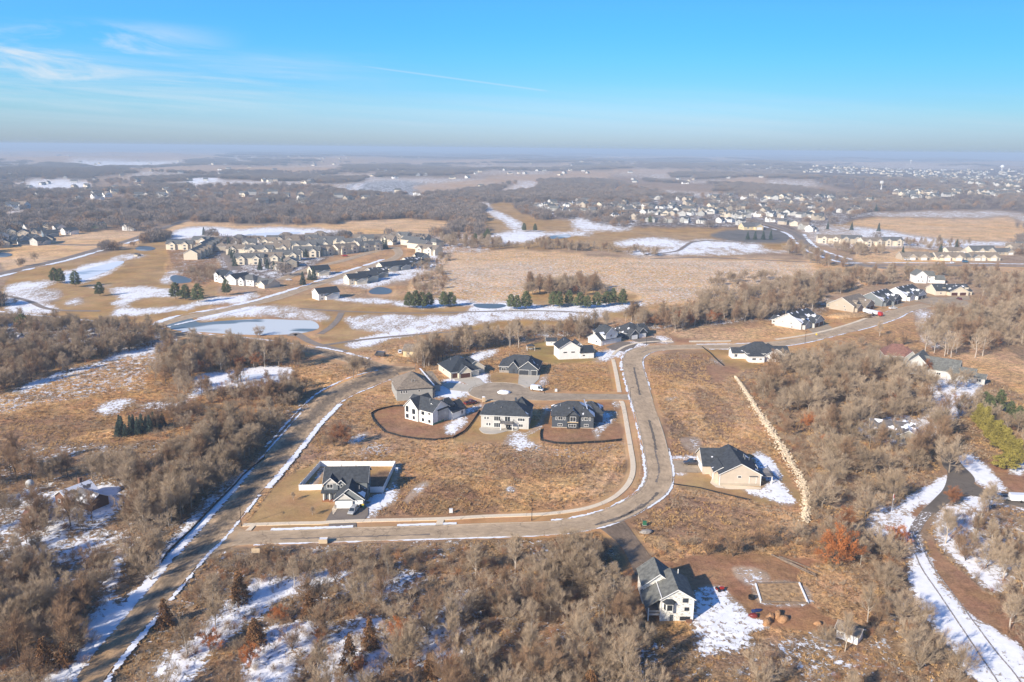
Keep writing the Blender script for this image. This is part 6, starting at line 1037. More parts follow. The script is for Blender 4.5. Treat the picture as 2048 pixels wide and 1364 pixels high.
c = g(1513, 1221); t = empty('tarpaulin', c[0], c[1], 0, R(15), 'crumpled blue tarpaulin on the ground by the red heap', 'tarpaulin'); b = MB(); lump(b, 0, 0, 1.5, .6, .35, 77); o = b.build('sheet', MT['tarp'], t)
# garden plot border
c1_, c2_, c3_, c4_ = g(1511, 1168), g(1598, 1166), g(1616, 1207), g(1522, 1204); t = empty('garden_bed', c1_[0], c1_[1], 0, 0, 'sunken garden plot edged with dark timber and snow', 'garden bed')
q4 = [np.array(v) - c1_ for v in (c1_, c2_, c3_, c4_)]
for i in range(4): part(t, 'edging', ('wood', 'snow', 'wood', 'snow')[i], lambda b: b.bar((*q4[i], .12), (*q4[(i + 1) % 4], .12), .35, .4))
part(t, 'soil', 'soil', lambda b: b.add([(*v, .03) for v in q4], [(3, 2, 1, 0)])); [p.data.flip_normals() for p in t.children if p.name.startswith('soil') and p.data.polygons[0].normal.z < 0]
# white ball-topped tank in the left wood, water towers, radio mast
c = g(64, 1000); t = empty('elevated_tank', c[0], c[1], 0, 0, 'small white ball tank on a post among the left-hand trees', 'tank'); part(t, 'tank', 'lgrey', lambda b: b.lathe([(0, 4.0), (.7, 4.2), (1.15, 4.8), (1.25, 5.4), (1.0, 6.1), (.5, 6.5), (0, 6.6)], n=16)); part(t, 'stand', 'metal', lambda b: b.tube((0, 0, -.2), (0, 0, 4.2), .2)); part(t, 'brace', 'metal', lambda b: (b.bar((-.9, 0, -.1), (0, 0, 3.8), .1), b.bar((.9, 0, -.1), (0, 0, 3.8), .1), b.bar((0, .9, -.1), (0, 0, 3.8), .1)))
def tower(x, y, h, r, m, label, stem=1.6):
    c = g(x, y); z = hz(*c); t = empty('water_tower', c[0], c[1], z, 0, label, 'water tower', 'water towers on the skyline')
    part(t, 'tank', m, lambda b: b.lathe([(stem, h - 2.1 * r), (r * .75, h - 1.55 * r), (r, h - r), (r * .97, h - .7 * r), (r * .7, h - .25 * r), (0, h)], n=24)); part(t, 'stem', m, lambda b: b.lathe([(stem * 2.2, 0), (stem * 1.1, 5), (stem, 9), (stem, h - 2 * r)], n=16))
tower(2003, 346, 38, 10.5, 'whitep', 'tall white pedestal water tower above the far town at the right', 2.6); tower(1821, 331, 34, 9, 'lgrey', 'grey water tower on the skyline left of the tall white one', 3); tower(1762, 382, 24, 6, 'lgrey', 'small grey water tower in front of the far tan field', 1.5)
for x, y, h, lb in ((437, 312, 70, 'thin radio mast on the hazy skyline at the left'),):
    c = g(x, y); t = empty('radio_mast', c[0], c[1], hz(*c), 0, lb, 'mast')
    for k in range(3): a = k * 2.094; part(t, 'leg', 'metal', lambda b: b.bar((3 * math.cos(a), 3 * math.sin(a), 0), (.6 * math.cos(a), .6 * math.sin(a), h), .7))
    part(t, 'bracing', 'metal', lambda b: [b.bar((3 * (1 - k / 12) * math.cos(a) , 3 * (1 - k / 12) * math.sin(a), h * k / 11), (3 * (1 - (k + 1) / 12) * math.cos(a + 2.094), 3 * (1 - (k + 1) / 12) * math.sin(a + 2.094), h * (k + 1) / 11), .35) for k in range(10) for a in (0, 2.094, 4.189)])
for x, y, lb in ((1250, 1065, 'white'), ): pass
# flag on a pole, birdhouse, gazebo, small yard fittings
c = g(1783, 1022); t = empty('flagpole', c[0], c[1], 0, 0, 'white flagpole with a furled flag beside the snowy drive', 'flagpole'); part(t, 'pole', 'trim', lambda b: b.tube((0, 0, -.2), (0, 0, 5.6), .06)); part(t, 'flag', 'redp', lambda b: b.add([(0, .03, 4.2), (.35, .08, 4.0), (.3, .0, 5.3), (0, 0, 5.4)], [(0, 1, 2, 3)])); part(t, 'flag_stripe', 'whitep', lambda b: b.add([(.02, .0, 3.6), (.3, .05, 3.5), (.33, .07, 4.0), (0.02, .02, 4.18)], [(0, 1, 2, 3)]))
c = g(1061, 700); t = empty('gazebo', c[0], c[1], 0, R(8), 'open garden pavilion with snowy furniture behind the cul-de-sac houses', 'pavilion')
part(t, 'roof', 'r_dark', lambda b: b.add([(-2.2, -1.8, 2.4), (2.2, -1.8, 2.4), (2.2, 1.8, 2.4), (-2.2, 1.8, 2.4), (0, 0, 3.5)], [(3, 2, 1, 0), (0, 1, 4), (1, 2, 4), (2, 3, 4), (3, 0, 4)]))
for a in (-1, 1):
    for q in (-1, 1): part(t, 'post', 'trim', lambda b: b.box(a * 2 - .08, a * 2 + .08, q * 1.6 - .08, q * 1.6 + .08, 0, 2.4))
part(t, 'table', 'whitep', lambda b: (b.box(-1, 1, -.5, .5, .7, .76), b.box(-.1, .1, -.1, .1, 0, .7)))
for x, y, lb in ((1112, 783, 'white utility cabinet on the grass above the cul-de-sac street'), (902, 1025, 'utility cabinet on the weedy plot above the sidewalk'), (793, 942, 'white meter box inside the corner of the vinyl fence'), (1289, 1050, 'green utility box beside the muddy drive mouth')):
    c = g(x, y); t = empty('utility_box', c[0], c[1], 0, R(5), lb, 'utility box', 'utility boxes'); m_ = 'greenp' if 'green' in lb else 'whitep'; part(t, 'cabinet', m_, lambda b: b.box(-.5, .5, -.35, .35, .1, 1.1)); part(t, 'lid', m_, lambda b: b.box(-.54, .54, -.39, .39, 1.1, 1.18)); part(t, 'plinth', 'concrete', lambda b: b.box(-.6, .6, -.45, .45, 0, .1))
for x, y, lb in ((726, 1016, 'green wheeled bin by the small garage door'), (722, 1015, 'dark wheeled bin by the small garage door')):
    c = g(x, y); t = empty('wheeled_bin', c[0], c[1], .08, 0, lb, 'bin'); part(t, 'bin_body', 'greenp' if 'green' in lb else 'black', lambda b: b.add([(-.25, -.3, 0), (.25, -.3, 0), (.25, .3, 0), (-.25, .3, 0), (-.3, -.38, 1), (.3, -.38, 1), (.3, .38, 1), (-.3, .38, 1)], [(3, 2, 1, 0), (4, 5, 6, 7), (0, 1, 5, 4), (1, 2, 6, 5), (2, 3, 7, 6), (3, 0, 4, 7)])); part(t, 'lid', 'yellowp' if 'green' in lb else 'black', lambda b: b.box(-.32, .32, -.4, .4, 1.0, 1.08))

# ------------------------------------------------------------------ trees
def bark(name, col, var=.25): return mat(name, col, .95, var, .35)
BK = dict(grey=bark('grey_bark', (.26, .21, .16)), pale=bark('pale_bark', (.46, .40, .33), .2), dark=bark('dark_bark', (.11, .085, .065)), tgrey=bark('grey_brown_twigs', (.335, .25, .165)), tfrost=bark('pale_twigs', (.42, .32, .22)), tbrown=bark('brown_twigs', (.29, .185, .11)), tred=bark('rust_twigs', (.36, .18, .09)),
          rust=bark('rust_leaves', (.42, .155, .05), .35), dull=bark('dull_rust_leaves', (.27, .12, .055), .35), pine=bark('pine_needles', (.115, .135, .055), .35), spruce=bark('spruce_needles', (.065, .095, .075), .3), cedar=bark('golden_cedar_sprays', (.27, .225, .05), .3), juniper=bark('bronze_juniper_sprays', (.22, .115, .05), .3), far=bark('far_twigs', (.22, .18, .155), .3))
def unit(v): return v / (np.linalg.norm(v, axis=-1, keepdims=True) + 1e-9)
class TM:
    def __init__(s): s.V = []; s.F = []; s.n = 0
    def tubes(s, p0, p1, r0, r1, k):
        d = unit(p1 - p0); a = np.where(np.abs(d[:, 2:3]) > .9, np.array([[1., 0, 0]]), np.array([[0, 0, 1.]])); u = unit(np.cross(d, a)); v = np.cross(d, u); t = np.arange(k) * 2 * math.pi / k
        ring = u[:, None] * np.cos(t)[None, :, None] + v[:, None] * np.sin(t)[None, :, None]; A = p0[:, None] + ring * r0[:, None, None]; B = p1[:, None] + ring * r1[:, None, None]
        V = np.concatenate([A, B], 1).reshape(-1, 3); b = (np.arange(len(p0)) * 2 * k)[:, None]; i = np.arange(k)[None]; j = (i + 1) % k
        F1 = np.stack([b + i, b + j, b + k + j], 2).reshape(-1, 3); F2 = np.stack([b + i, b + k + j, b + k + i], 2).reshape(-1, 3); s.V.append(V); s.F += [F1 + s.n, F2 + s.n]; s.n += len(V)
    def slivers(s, p0, p1, w, rn):
        d = unit(p1 - p0); u = unit(np.cross(d, rn.normal(size=d.shape))); V = np.stack([p0 - u * w[:, None], p0 + u * w[:, None], p1], 1).reshape(-1, 3); s.V.append(V); s.F.append(np.arange(len(V)).reshape(-1, 3) + s.n); s.n += len(V)
    def leaves(s, p, sz, rn, flat=0.0):
        n = len(p); a = unit(rn.normal(size=(n, 3))); b = unit(np.cross(a, rn.normal(size=(n, 3))))
        if flat: a[:, 2] *= 1 - flat; b[:, 2] *= 1 - flat
        V = np.stack([p + a * sz[:, None], p + b * sz[:, None], p - a * sz[:, None] * .7, ], 1).reshape(-1, 3); s.V.append(V); s.F.append(np.arange(len(V)).reshape(-1, 3) + s.n); s.n += len(V)
    def mesh(s, name, m): return npmesh(name, np.concatenate(s.V), np.concatenate(s.F), [m])
def kids(p0, p1, n, t0, t1, ang, L, up, rn, jit=.25):
    """n children on each parent segment, evenly spread between t0 and t1, opened by ang from it"""
    m = len(p0); t = (t0 + (t1 - t0) * (np.arange(n) + rn.uniform(0, 1, (m, n))) / n); q = p0[:, None] + (p1 - p0)[:, None] * t[..., None]
    d = unit(p1 - p0)[:, None].repeat(n, 1); r_ = rn.normal(size=d.shape); r_ -= (r_ * d).sum(-1, keepdims=True) * d; r_ = unit(r_)
    a = ang * rn.uniform(.7, 1.3, (m, n, 1)); nd = d * np.cos(a) + r_ * np.sin(a); nd[..., 2] += up; nd = unit(nd); ln = (L if np.ndim(L) else L) * rn.uniform(1 - jit, 1 + jit, (m, n)) * (1.15 - .5 * (t - t0) / (t1 - t0 + 1e-6))
    return q.reshape(-1, 3), (q + nd * ln[..., None]).reshape(-1, 3)
def bare(seed, H=10., form='round', tw=.0155, dens=(9, 6, 9, 8), leaf=None):
    rn = np.random.default_rng(seed); T, C = TM(), TM(); f = dict(round=(.42, .50, 1.0, .42), tall=(.72, .35, .62, .34), broad=(.30, .60, 1.15, .46), multi=(.12, .5, .75, .5))[form]
    hb, t0, ang, l1 = f; top = np.array([rn.normal() * .3, rn.normal() * .3, H * hb]); mid = np.array([rn.normal() * .12, rn.normal() * .12, H * hb * .5]); r0 = .018 * H
    T.tubes(np.array([[0, 0, -.5], mid]), np.array([mid, top]), np.array([r0 * 1.15, r0 * .85]), np.array([r0 * .85, r0 * .6]), 6)
    n1 = dens[0]; az = np.arange(n1) * 2.4 + rn.uniform(0, 6); tt = np.linspace(t0, 1, n1) if form != 'multi' else np.full(n1, .2); s0 = np.outer(tt, top); el = np.linspace(.5, 1.25, n1) if form != 'multi' else rn.uniform(.9, 1.35, n1)
    if form == 'tall': el = np.linspace(.75, 1.4, n1)
    if form == 'broad': el = np.linspace(.3, 1.1, n1)
    L1 = H * l1 * rn.uniform(.85, 1.15, n1) * (1.0 if form != 'multi' else 1.5); d = np.stack([np.cos(az) * np.cos(el), np.sin(az) * np.cos(el), np.sin(el)], 1); m1 = s0 + d * L1[:, None] * .5; d2 = unit(d + np.array([0, 0, .35])); e1 = m1 + d2 * L1[:, None] * .55
    T.tubes(s0, m1, np.full(n1, r0 * .42), np.full(n1, r0 * .28), 5); T.tubes(m1, e1, np.full(n1, r0 * .28), np.full(n1, r0 * .1), 4)
    P0 = np.concatenate([s0, m1]); P1 = np.concatenate([m1, e1])
    a0, a1 = kids(P0, P1, dens[1] // 2 + 1, .25, 1, .75, H * .19, .18, rn); T.tubes(a0, a1, np.full(len(a0), r0 * .13), np.full(len(a0), r0 * .04), 3)
    b0, b1 = kids(a0, a1, dens[2], .15, 1, .55, H * .145, .32, rn); C.slivers(b0, b1, np.full(len(b0), tw * 1.25), rn)
    c0, c1_ = kids(b0, b1, dens[3], .1, 1, .5, H * .105, .22, rn); C.slivers(c0, c1_, np.full(len(c0), tw), rn)
    if leaf: k = rn.integers(0, len(c0), int(leaf)); C.leaves(c0[k] + (c1_ - c0)[k] * rn.uniform(0, 1, (len(k), 1)), rn.uniform(.09, .22, len(k)), rn)
    return T, C
def conifer(seed, H, Rb, rows, n, sz, form='spruce'):
    rn = np.random.default_rng(seed); T, C = TM(), TM(); T.tubes(np.array([[0, 0, -.4]]), np.array([[0, 0, H * .96]]), np.array([H * .016]), np.array([.02]), 6); P0, P1, pts, s_ = [], [], [], []
    for k in range(rows):
        t = (k + .5) / rows; z = H * (.07 + .93 * t) if form != 'pine' else H * (.16 + .84 * t); rad = Rb * ((1 - t) ** .85 if form == 'spruce' else (math.sin(math.pi * min(1, .22 + .78 * t)) ** .55 * (1 - .35 * t)) if form == 'pine' else (1 - t ** 3) * (.75 + .25 * math.sin(7 * t))) + .12
        nb = max(4, int(9 * (1 - t * .5)))
        for i in range(nb):
            a = i * 6.283 / nb + rn.uniform(-.35, .35) + k * .7; rr2 = rad * rn.uniform(.72, 1.12); dz = (-.22 if form == 'spruce' else .12 if form == 'pine' else .5) * rr2; e = np.array([math.cos(a) * rr2, math.sin(a) * rr2, z + dz]); P0.append([0, 0, z]); P1.append(e)
            m = int(n * (.35 + rr2 / Rb)); u = rn.uniform(.25, 1, m) ** .7; q = np.array([0, 0, z]) * (1 - u[:, None]) + e * u[:, None]; q += rn.normal(size=(m, 3)) * np.array([.17, .17, .12]) * (1 if H > 4 else .6); pts.append(q); s_.append(rn.uniform(.6, 1.3, m) * sz)
    T.tubes(np.array(P0, float), np.array(P1, float) * .92 + np.array(P0, float) * .08, np.full(len(P0), H * .004), np.full(len(P0), .012), 3); C.leaves(np.concatenate(pts), np.concatenate(s_), rn); return T, C
def shrub(seed, H, n=22, tw=.013):
    rn = np.random.default_rng(seed); C = TM(); az = rn.uniform(0, 6.28, n); el = rn.uniform(.7, 1.45, n); d = np.stack([np.cos(az) * np.cos(el), np.sin(az) * np.cos(el), np.sin(el)], 1); s0 = rn.normal(size=(n, 3)) * [.35, .35, 0]; e = s0 + d * (H * rn.uniform(.6, 1, n))[:, None]; C.slivers(s0, e, np.full(n, tw * 1.6), rn)
    a, b = kids(s0, e, 7, .2, 1, .55, H * .34, .1, rn); C.slivers(a, b, np.full(len(a), tw), rn); a, b = kids(a, b, 4, .2, 1, .6, H * .16, .05, rn); C.slivers(a, b, np.full(len(a), tw * .8), rn); return C
def farclump(seed, H=11., Rr=8., n=420):
    rn = np.random.default_rng(seed); C = TM(); k = 6; cx = rn.uniform(-Rr * .6, Rr * .6, (k, 2)); hh = rn.uniform(.7, 1, k) * H; i = rn.integers(0, k, n); v = unit(rn.normal(size=(n, 3))) * rn.uniform(.5, 1, (n, 1)); p = np.column_stack([cx[i] + v[:, :2] * Rr * .5, hh[i] * .58 + v[:, 2] * hh[i] * .42]); d = unit(v + [0, 0, .7]); C.slivers(p, p + d * rn.uniform(1.2, 2.6, (n, 1)), np.full(n, .26), rn)
    T = TM(); m = 14; q = np.column_stack([rn.uniform(-Rr * .8, Rr * .8, (m, 2)), np.full(m, -.5)]); T.tubes(q, q + np.column_stack([rn.normal(size=(m, 2)) * .4, np.full(m, H * .6)]), np.full(m, .2), np.full(m, .1), 3); return T, C
def proto(kind, tc, bm, cm, cat='tree'):
    root = empty(kind, 0, 0); T, C = tc; obj('trunk', T.mesh('trunk', bm), root); obj('crown', C.mesh('crown', cm), root); return root
TP = {}
def tp(key):
    if key in TP: return TP[key]
    k, i = key
    if k == 'bare':
        form = ('round', 'broad', 'tall', 'multi', 'tall', 'tall', 'broad', 'multi')[i % 8]; tm = ('tgrey', 'tfrost', 'tgrey', 'tbrown', 'tbrown', 'tfrost', 'tgrey', 'tfrost')[i % 8]; bm = ('grey', 'grey', 'pale', 'dark', 'dark', 'pale', 'grey', 'grey')[i % 8]
        r = proto('bare_tree', bare(100 + i, 10, form), BK[bm], BK[tm])
    elif k == 'aspen': r = proto('pale_trunk_tree', bare(200 + i, 12, 'tall', dens=(7, 5, 7, 6), tw=.018), BK['pale'], BK['tfrost'])
    elif k == 'oak': r = proto('oak_tree', bare(300 + i, 10, ('broad', 'round')[i % 2], leaf=4200), BK['dark'], BK[('rust', 'dull')[i % 2]])
    elif k == 'pine': r = proto('pine_tree', conifer(400 + i, 9, 3.2, 11, 34, .34, 'pine'), BK['dark'], BK['pine'])
    elif k == 'spruce': r = proto('spruce_tree', conifer(500 + i, 9, 2.4, 16, 26, .26), BK['dark'], BK['spruce'])
    elif k == 'cedar': r = proto('cedar_tree', conifer(600 + i, 6, 1.25, 12, 42, .17, 'cedar'), BK['dark'], BK['cedar'])
    elif k == 'juniper': r = proto('juniper_tree', conifer(700 + i, 6, 2.2, 13, 40, .18), BK['dark'], BK['juniper'])
    elif k == 'bush': r = proto('evergreen_bush', conifer(800 + i, 4.2, 3.2, 9, 60, .2, 'pine'), BK['dark'], BK['cedar'])
    TP[key] = r; r['used'] = 0; return r
def plant(key, x, y, h, rz, label, group, cat='tree', base=None):
    r = tp(key)
    if r['used']: r = copy_tree(r)
    else: r['used'] = 1
    base = base or {'bare': 10, 'aspen': 12, 'oak': 10, 'pine': 9, 'spruce': 9, 'cedar': 6, 'juniper': 6, 'bush': 4.2}[key[0]]
    s = h / base; r.location = (x, y, hz(x, y) - .1); r.rotation_euler = (0, 0, rz); r.scale = (s * random.uniform(.82, 1.18), s * random.uniform(.82, 1.18), s * random.uniform(.88, 1.12)); tag(r, label, cat, group)
    if 'used' in r.keys() and r is not TP[key]: del r['used']
    return r
# zones: outline of the trunks' feet in the picture, trees per 100 m2, heights, label
ZN = []
def zone(s, dens, h0, h1, label, mix=None, brush=0.0): ZN.append((G(P(s)), dens, h0, h1, label, mix or (0, 1, 2, 3, 4, 5, 6, 7), brush))
zone('-60,1250 240,1290 130,1440 -200,1440', 2.4, 7, 11, 'bare tree in the thick wood left of the muddy road end', None, 3)
zone('-60,1110 240,1110 215,1200 205,1230 160,1270 -80,1300', 2.6, 6, 10, 'bare tree in the thick wood left of the muddy road end', None, 3)
zone('258,1100 330,1060 430,1000 520,890 600,800 560,790 460,850 350,915 250,965 250,1000 255,1050 262,1200 300,1165 325,1120', 2.9, 6, 10.5, 'bare tree in the dense strip wood along the left verge of the main road', None, 3)
zone('262,1110 325,1120 420,1010 520,895 600,805 640,780 610,770 480,850 350,925 250,1000', .9, 5, 9, 'bare tree in the dense strip wood along the left verge of the main road')
zone('-80,930 240,935 240,965 80,975 -80,1030', 1.3, 7, 10, 'dark-limbed spreading tree around the brick house clearing', (1, 6, 4, 0), 1)
zone('-80,1035 60,1000 90,1040 210,1060 240,1110 -80,1130', .8, 6, 9, 'dark-limbed spreading tree around the brick house clearing', (1, 6, 4, 0), 1)
zone('500,1165 900,1140 1200,1150 1240,1190 1270,1290 1300,1345 1420,1345 1640,1350 1780,1320 1810,1430 200,1430 330,1310 420,1220', .72, 6, 9.5, 'bare tree in the brushy wood between the street and the bottom edge', (3, 2, 5, 7, 4, 0, 3, 5), 2.4)
zone('880,1160 1180,1120 1240,1180 1270,1300 1300,1430 900,1430 920,1280', 1.8, 6.5, 10, 'bare tree in the brushy wood between the street and the bottom edge', (0, 1, 3, 6, 7, 5), 3)
zone('430,1115 700,1100 1000,1098 1190,1088 1230,1120 1180,1150 900,1140 500,1165 400,1220 370,1200', .5, 3, 5, 'low bare tree in the brush along the lower edge of the street', (3, 7, 4), 7)
zone('1270,1120 1320,1090 1440,1080 1560,1080 1640,1050 1680,1100 1640,1120 1540,1105 1420,1100', .7, 5, 8.5, 'bare tree between the beige house and the unfinished house', (3, 7, 1, 5), 4)
zone('1640,1060 1700,1040 1790,1100 1810,1200 1790,1290 1720,1260 1745,1220 1770,1160 1660,1120', 1.7, 6, 9.5, 'bare tree in the wood west of the snowy drive', None, 3)
zone('1490,760 1580,730 1700,760 1880,800 1905,870 1890,905 1870,940 1800,990 1780,1060 1700,1050 1640,1060 1630,1000 1600,930 1560,860', .85, 8, 12, 'large bare oak-like tree in the wood right of the boulder wall', (1, 6, 0, 1, 6, 4), 1.4)
zone('1490,760 1540,770 1600,870 1650,980 1660,1050 1625,1040 1618,980 1580,900 1530,830', .8, 4, 7, 'small bare tree close behind the boulder wall', (3, 7, 4), 5)
zone('1930,1020 2048,1030 2120,1200 2060,1260 1990,1190 1900,1110 1880,1060', 1.1, 5, 8.5, 'bare tree on the snowy slope right of the snowy drive', (3, 7, 1, 5), 2)
zone('1960,1180 2120,1300 2120,1400 2060,1330 1990,1250', .7, 6, 8, 'bare tree on the snowy slope right of the snowy drive', None, 2); zone('1800,1210 1870,1270 1940,1350 1970,1430 1800,1430', 1.3, 7, 10, 'bare tree in the brushy wood between the street and the bottom edge', (1, 5, 7, 0), 2)
zone('1900,800 1990,830 2048,850 2100,900 2048,900 2000,860 1930,850', .9, 6, 9, 'bare tree around the golden cedar row', None, 1); zone('1640,700 1760,700 1800,740 1720,760 1600,745 1590,725', .6, 7, 10, 'tall bare tree beside the half-hidden white house', (1, 6, 0), 1)
zone('1730,735 1800,742 1900,765 1960,780 1900,800 1780,770 1700,755', 1.2, 8, 12, 'large bare oak-like tree in the wood right of the boulder wall', (1, 6, 0), 1); zone('1840,640 2048,620 2150,650 2150,740 2048,705 1900,700 1850,690', 1.0, 8, 13, 'bare tree in the wood beyond the red-roofed house', None, 1.5); zone('1700,690 1830,650 1860,690 1780,712', .35, 6, 9, 'bare tree in the wood beyond the red-roofed house')
zone('0,650 240,655 330,670 340,690 250,705 160,735 60,765 -60,800 -60,650', 1.7, 7, 10, 'bare tree in the snowy wood behind the reed meadow at the left', None, 1.5)
zone('310,720 400,700 540,705 600,715 600,735 520,738 410,752 395,790 340,800 300,770', 1.7, 7, 12, 'bare tree in the grove behind the snow-edged pond', (2, 5, 0, 4, 1), 1); zone('450,765 560,760 620,780 560,830 440,850 300,880 290,840', 1.0, 5, 8, 'bare tree on the slope below the snow-edged pond', (3, 7, 4), 2.5)
zone('670,745 720,735 750,752 700,770', 1.2, 7, 10, 'bare tree in the fork of the road junction', (1, 0)); zone('640,860 690,850 700,890 650,900', 1.0, 4, 6, 'bare tree beside the rust oak on the bank', (3, 4), 4)
zone('815,735 870,700 960,685 1060,668 1170,655 1250,640 1340,640 1420,630 1560,612 1640,600 1640,615 1530,640 1400,650 1350,665 1240,652 1160,680 1100,672 1000,692 900,712 850,745', 1.9, 7, 11, 'bare tree in the tree belt behind the new houses', (2, 5, 0, 2, 4, 1), 1.5)
zone('810,690 900,675 1060,655 1200,645 1200,655 1000,680 830,712', .5, 3, 5, 'bush tree on the slope before the golf strip', (3, 7), 4)
zone('1360,620 1640,560 1860,545 2100,560 2100,620 1960,580 1850,560 1720,575 1640,600 1500,625 1400,640', 1.1, 7, 11, 'bare tree in the long belt beside the marsh', None, 1); zone('1960,590 2100,580 2100,650 1990,640', 1.0, 8, 12, 'bare tree in the wood beyond the red-roofed house')
zone('1046,590 1060,575 1120,570 1190,574 1205,588 1150,592', 1.5, 8, 12, 'bare tree on the wooded island in the marsh', (0, 4, 6, 1)); zone('1190,585 1215,582 1225,592 1200,596', 1, 5, 7, 'bare tree on the wooded island in the marsh')
zone('1000,497 1200,505 1320,514 1300,505 1180,494 1080,488', .9, 6, 9, 'bare tree along the far edge of the marsh'); zone('880,480 1000,486 1000,500 940,500 890,492', .7, 7, 11, 'bare tree along the far edge of the marsh'); zone('1560,500 1600,492 1640,515 1700,530 1680,538 1620,528', .5, 6, 10, 'bare tree beside the far curving road')
zone('820,560 880,540 900,555 880,590 840,600', .5, 5, 8, 'bare tree at the left tip of the marsh', None, 2); zone('800,535 880,512 900,520 870,545', .5, 5, 8, 'bare tree at the left tip of the marsh', None, 1); zone('350,545 420,535 440,560 390,572', .8, 5, 7, 'brush tree above the round golf pond', (3, 7), 2)
zone('0,590 20,600 60,610 70,628 0,625', .15, 4, 6, 'small bare tree on the snowy golf course'); zone('320,640 470,655 600,672 580,678 420,668', .25, 4, 6, 'small bare tree on the lower bank of the big pond', (3, 7))
zone('1650,492 1760,500 1780,508 1700,515', .9, 6, 9, 'bare tree below the right-hand townhouses'); zone('1790,490 1900,484 1960,490 1880,505', .5, 6, 9, 'bare tree below the right-hand townhouses'); zone('20,525 70,520 70,536 20,540', .3, 6, 9, 'bare tree in the straw field by the left highway')
zone('1420,560 1560,550 1640,560 1560,590 1440,600 1380,600', .35, 6, 10, 'bare tree in the long belt beside the marsh', (1, 6, 0))
TREES = []; BRUSH = []
HX = [(q.mean(0), q) for q in HOUSEXY]
def blocked(pts, pad=0):
    bad = np.zeros(len(pts), bool)
    for w in ROADXY + HOUSEXY:
        lo, hi = w.min(0), w.max(0); k = np.nonzero((pts[:, 0] > lo[0]) & (pts[:, 0] < hi[0]) & (pts[:, 1] > lo[1]) & (pts[:, 1] < hi[1]))[0]
        if len(k): bad[k] |= inside(pts[k], w)
    return bad
def shoelace(w): return abs(np.sum(w[:, 0] * np.roll(w[:, 1], -1) - w[:, 1] * np.roll(w[:, 0], -1))) / 2
def sample(w, n, rn):
    lo, hi = w.min(0), w.max(0); out = np.zeros((0, 2))
    while len(out) < n:
        p = rn.uniform(lo, hi, (max(64, n * 2), 2)); out = np.concatenate([out, p[inside(p, w)]])
    return out[:n]
rn = np.random.default_rng(99)
for w, dens, h0, h1, label, mix, br in ZN:
    area = shoelace(w); n = int(area * dens * 2.2 / 100); p = sample(w, n, rn); p = p[~blocked(p)]
    cl = fbm(p[:, 0] / 14, p[:, 1] / 14, 88, 2); keep = rn.random(len(p)) < np.clip(.35 + (cl - .35) * 3.2, .25, 1); p = p[keep]
    for q in p: TREES.append((q[0], q[1], rn.uniform(h0, h1) * (1.12 if rn.random() < .15 else 1), int(rn.choice(mix)), label))
    nb = int(area * br * 4 / 100)
    if nb:
        p = sample(w, nb, rn); p = p[~blocked(p)]
        for q in p: BRUSH.append((q[0], q[1], rn.uniform(.5, 1.2)))
# rank by size in the picture; the 300 that show largest are trees of their own
def visible(x, y, m=0):
    v = np.array([x, y, -CAMH]); z = v @ CF
    if z < 5: return False
    u, w = v @ CR / z * F + 1024, 682 - v @ CU / z * F; return -20 < u < 2068 and w < 1400
TREES.sort(key=lambda t: -(t[2] / (t[1] * CF[1] + CAMH * .235)) * (1 if visible(t[0], t[1]) else 0))
for i, (x, y, h, k, lb) in enumerate(TREES[:300]): plant(('bare', k), x, y, h, rn.uniform(0, 6.28), lb, lb.replace('tree', 'trees', 1))
REST = TREES[300:]
def pt(x, y): c = g(x, y); return c[0], c[1]
def many(key, pts, h0, h1, label, group, n=3, cat='tree'):
    for i, (x, y) in enumerate(pts): c = g(x, y); plant((key, i % n), c[0], c[1], rn.uniform(h0, h1), rn.uniform(0, 6.28), label, group, cat)
def one(key, x, y, h, label, n=0, cat='tree', group=None): c = g(x, y); plant((key, n), c[0], c[1], h, rn.uniform(0, 6.28), label, group, cat)
one('oak', 684, 892, 8.5, 'rust-leaved oak on the bank between the main road and the golden plot', 1); one('oak', 1678, 1132, 10.5, 'bright orange-leaved oak above the garden plot wood', 0); one('oak', 800, 1290, 6.5, 'orange-leaved oak in the snowy wood below the street', 0); one('oak', 1690, 1075, 8, 'dull rust oak directly behind the bright orange one', 1); one('oak', 1790, 1090, 6.5, 'thin orange oak at the edge of the snowy drive', 0)
many('bare', [(95, 1040), (130, 1050), (160, 1035), (60, 1010), (185, 1045), (1690, 1300), (1650, 1295), (90, 1065)], 6, 8.5, 'thin bare tree standing before a small building in the woods', 'thin trees before small buildings', 8)
many('oak', [(1310, 652), (1355, 650), (1390, 648), (1420, 648), (1440, 640), (1290, 650), (1375, 652), (1560, 625)], 6, 9, 'rust-leaved oak in the tree belt behind the upper street', 'rust oaks in the tree belt')
many('oak', [(1700, 735), (1780, 820), (1650, 900), (1620, 860), (1850, 750), (1920, 690), (1990, 690), (1905, 1010), (1640, 800)], 5, 8, 'dull rust oak scattered through the right-hand wood', 'rust oaks in the right-hand wood'); many('oak', [(480, 735), (512, 736), (530, 728), (395, 745)], 5, 8, 'rust oak in the grove behind the snow-edged pond', 'rust oaks of the pond grove')
many('oak', [(560, 1240), (640, 1290), (500, 1330), (420, 1300), (720, 1350), (900, 1340)], 3.5, 5, 'low dull-leaved oak in the snowy wood below the street', 'low oaks below the street'); many('oak', [(1130, 586), (1150, 588), (1110, 584)], 6, 8, 'rust oak on the wooded island in the marsh', 'rust oaks of the marsh island')
many('juniper', [(740, 1295), (510, 1285), (620, 1230), (700, 1340), (480, 1200), (150, 1300), (860, 1350), (1180, 1400), (130, 1330), (90, 1340), (330, 1250)], 5.5, 7.5, 'bronze-green juniper in the snowy wood by the bottom edge', 'junipers near the bottom edge')
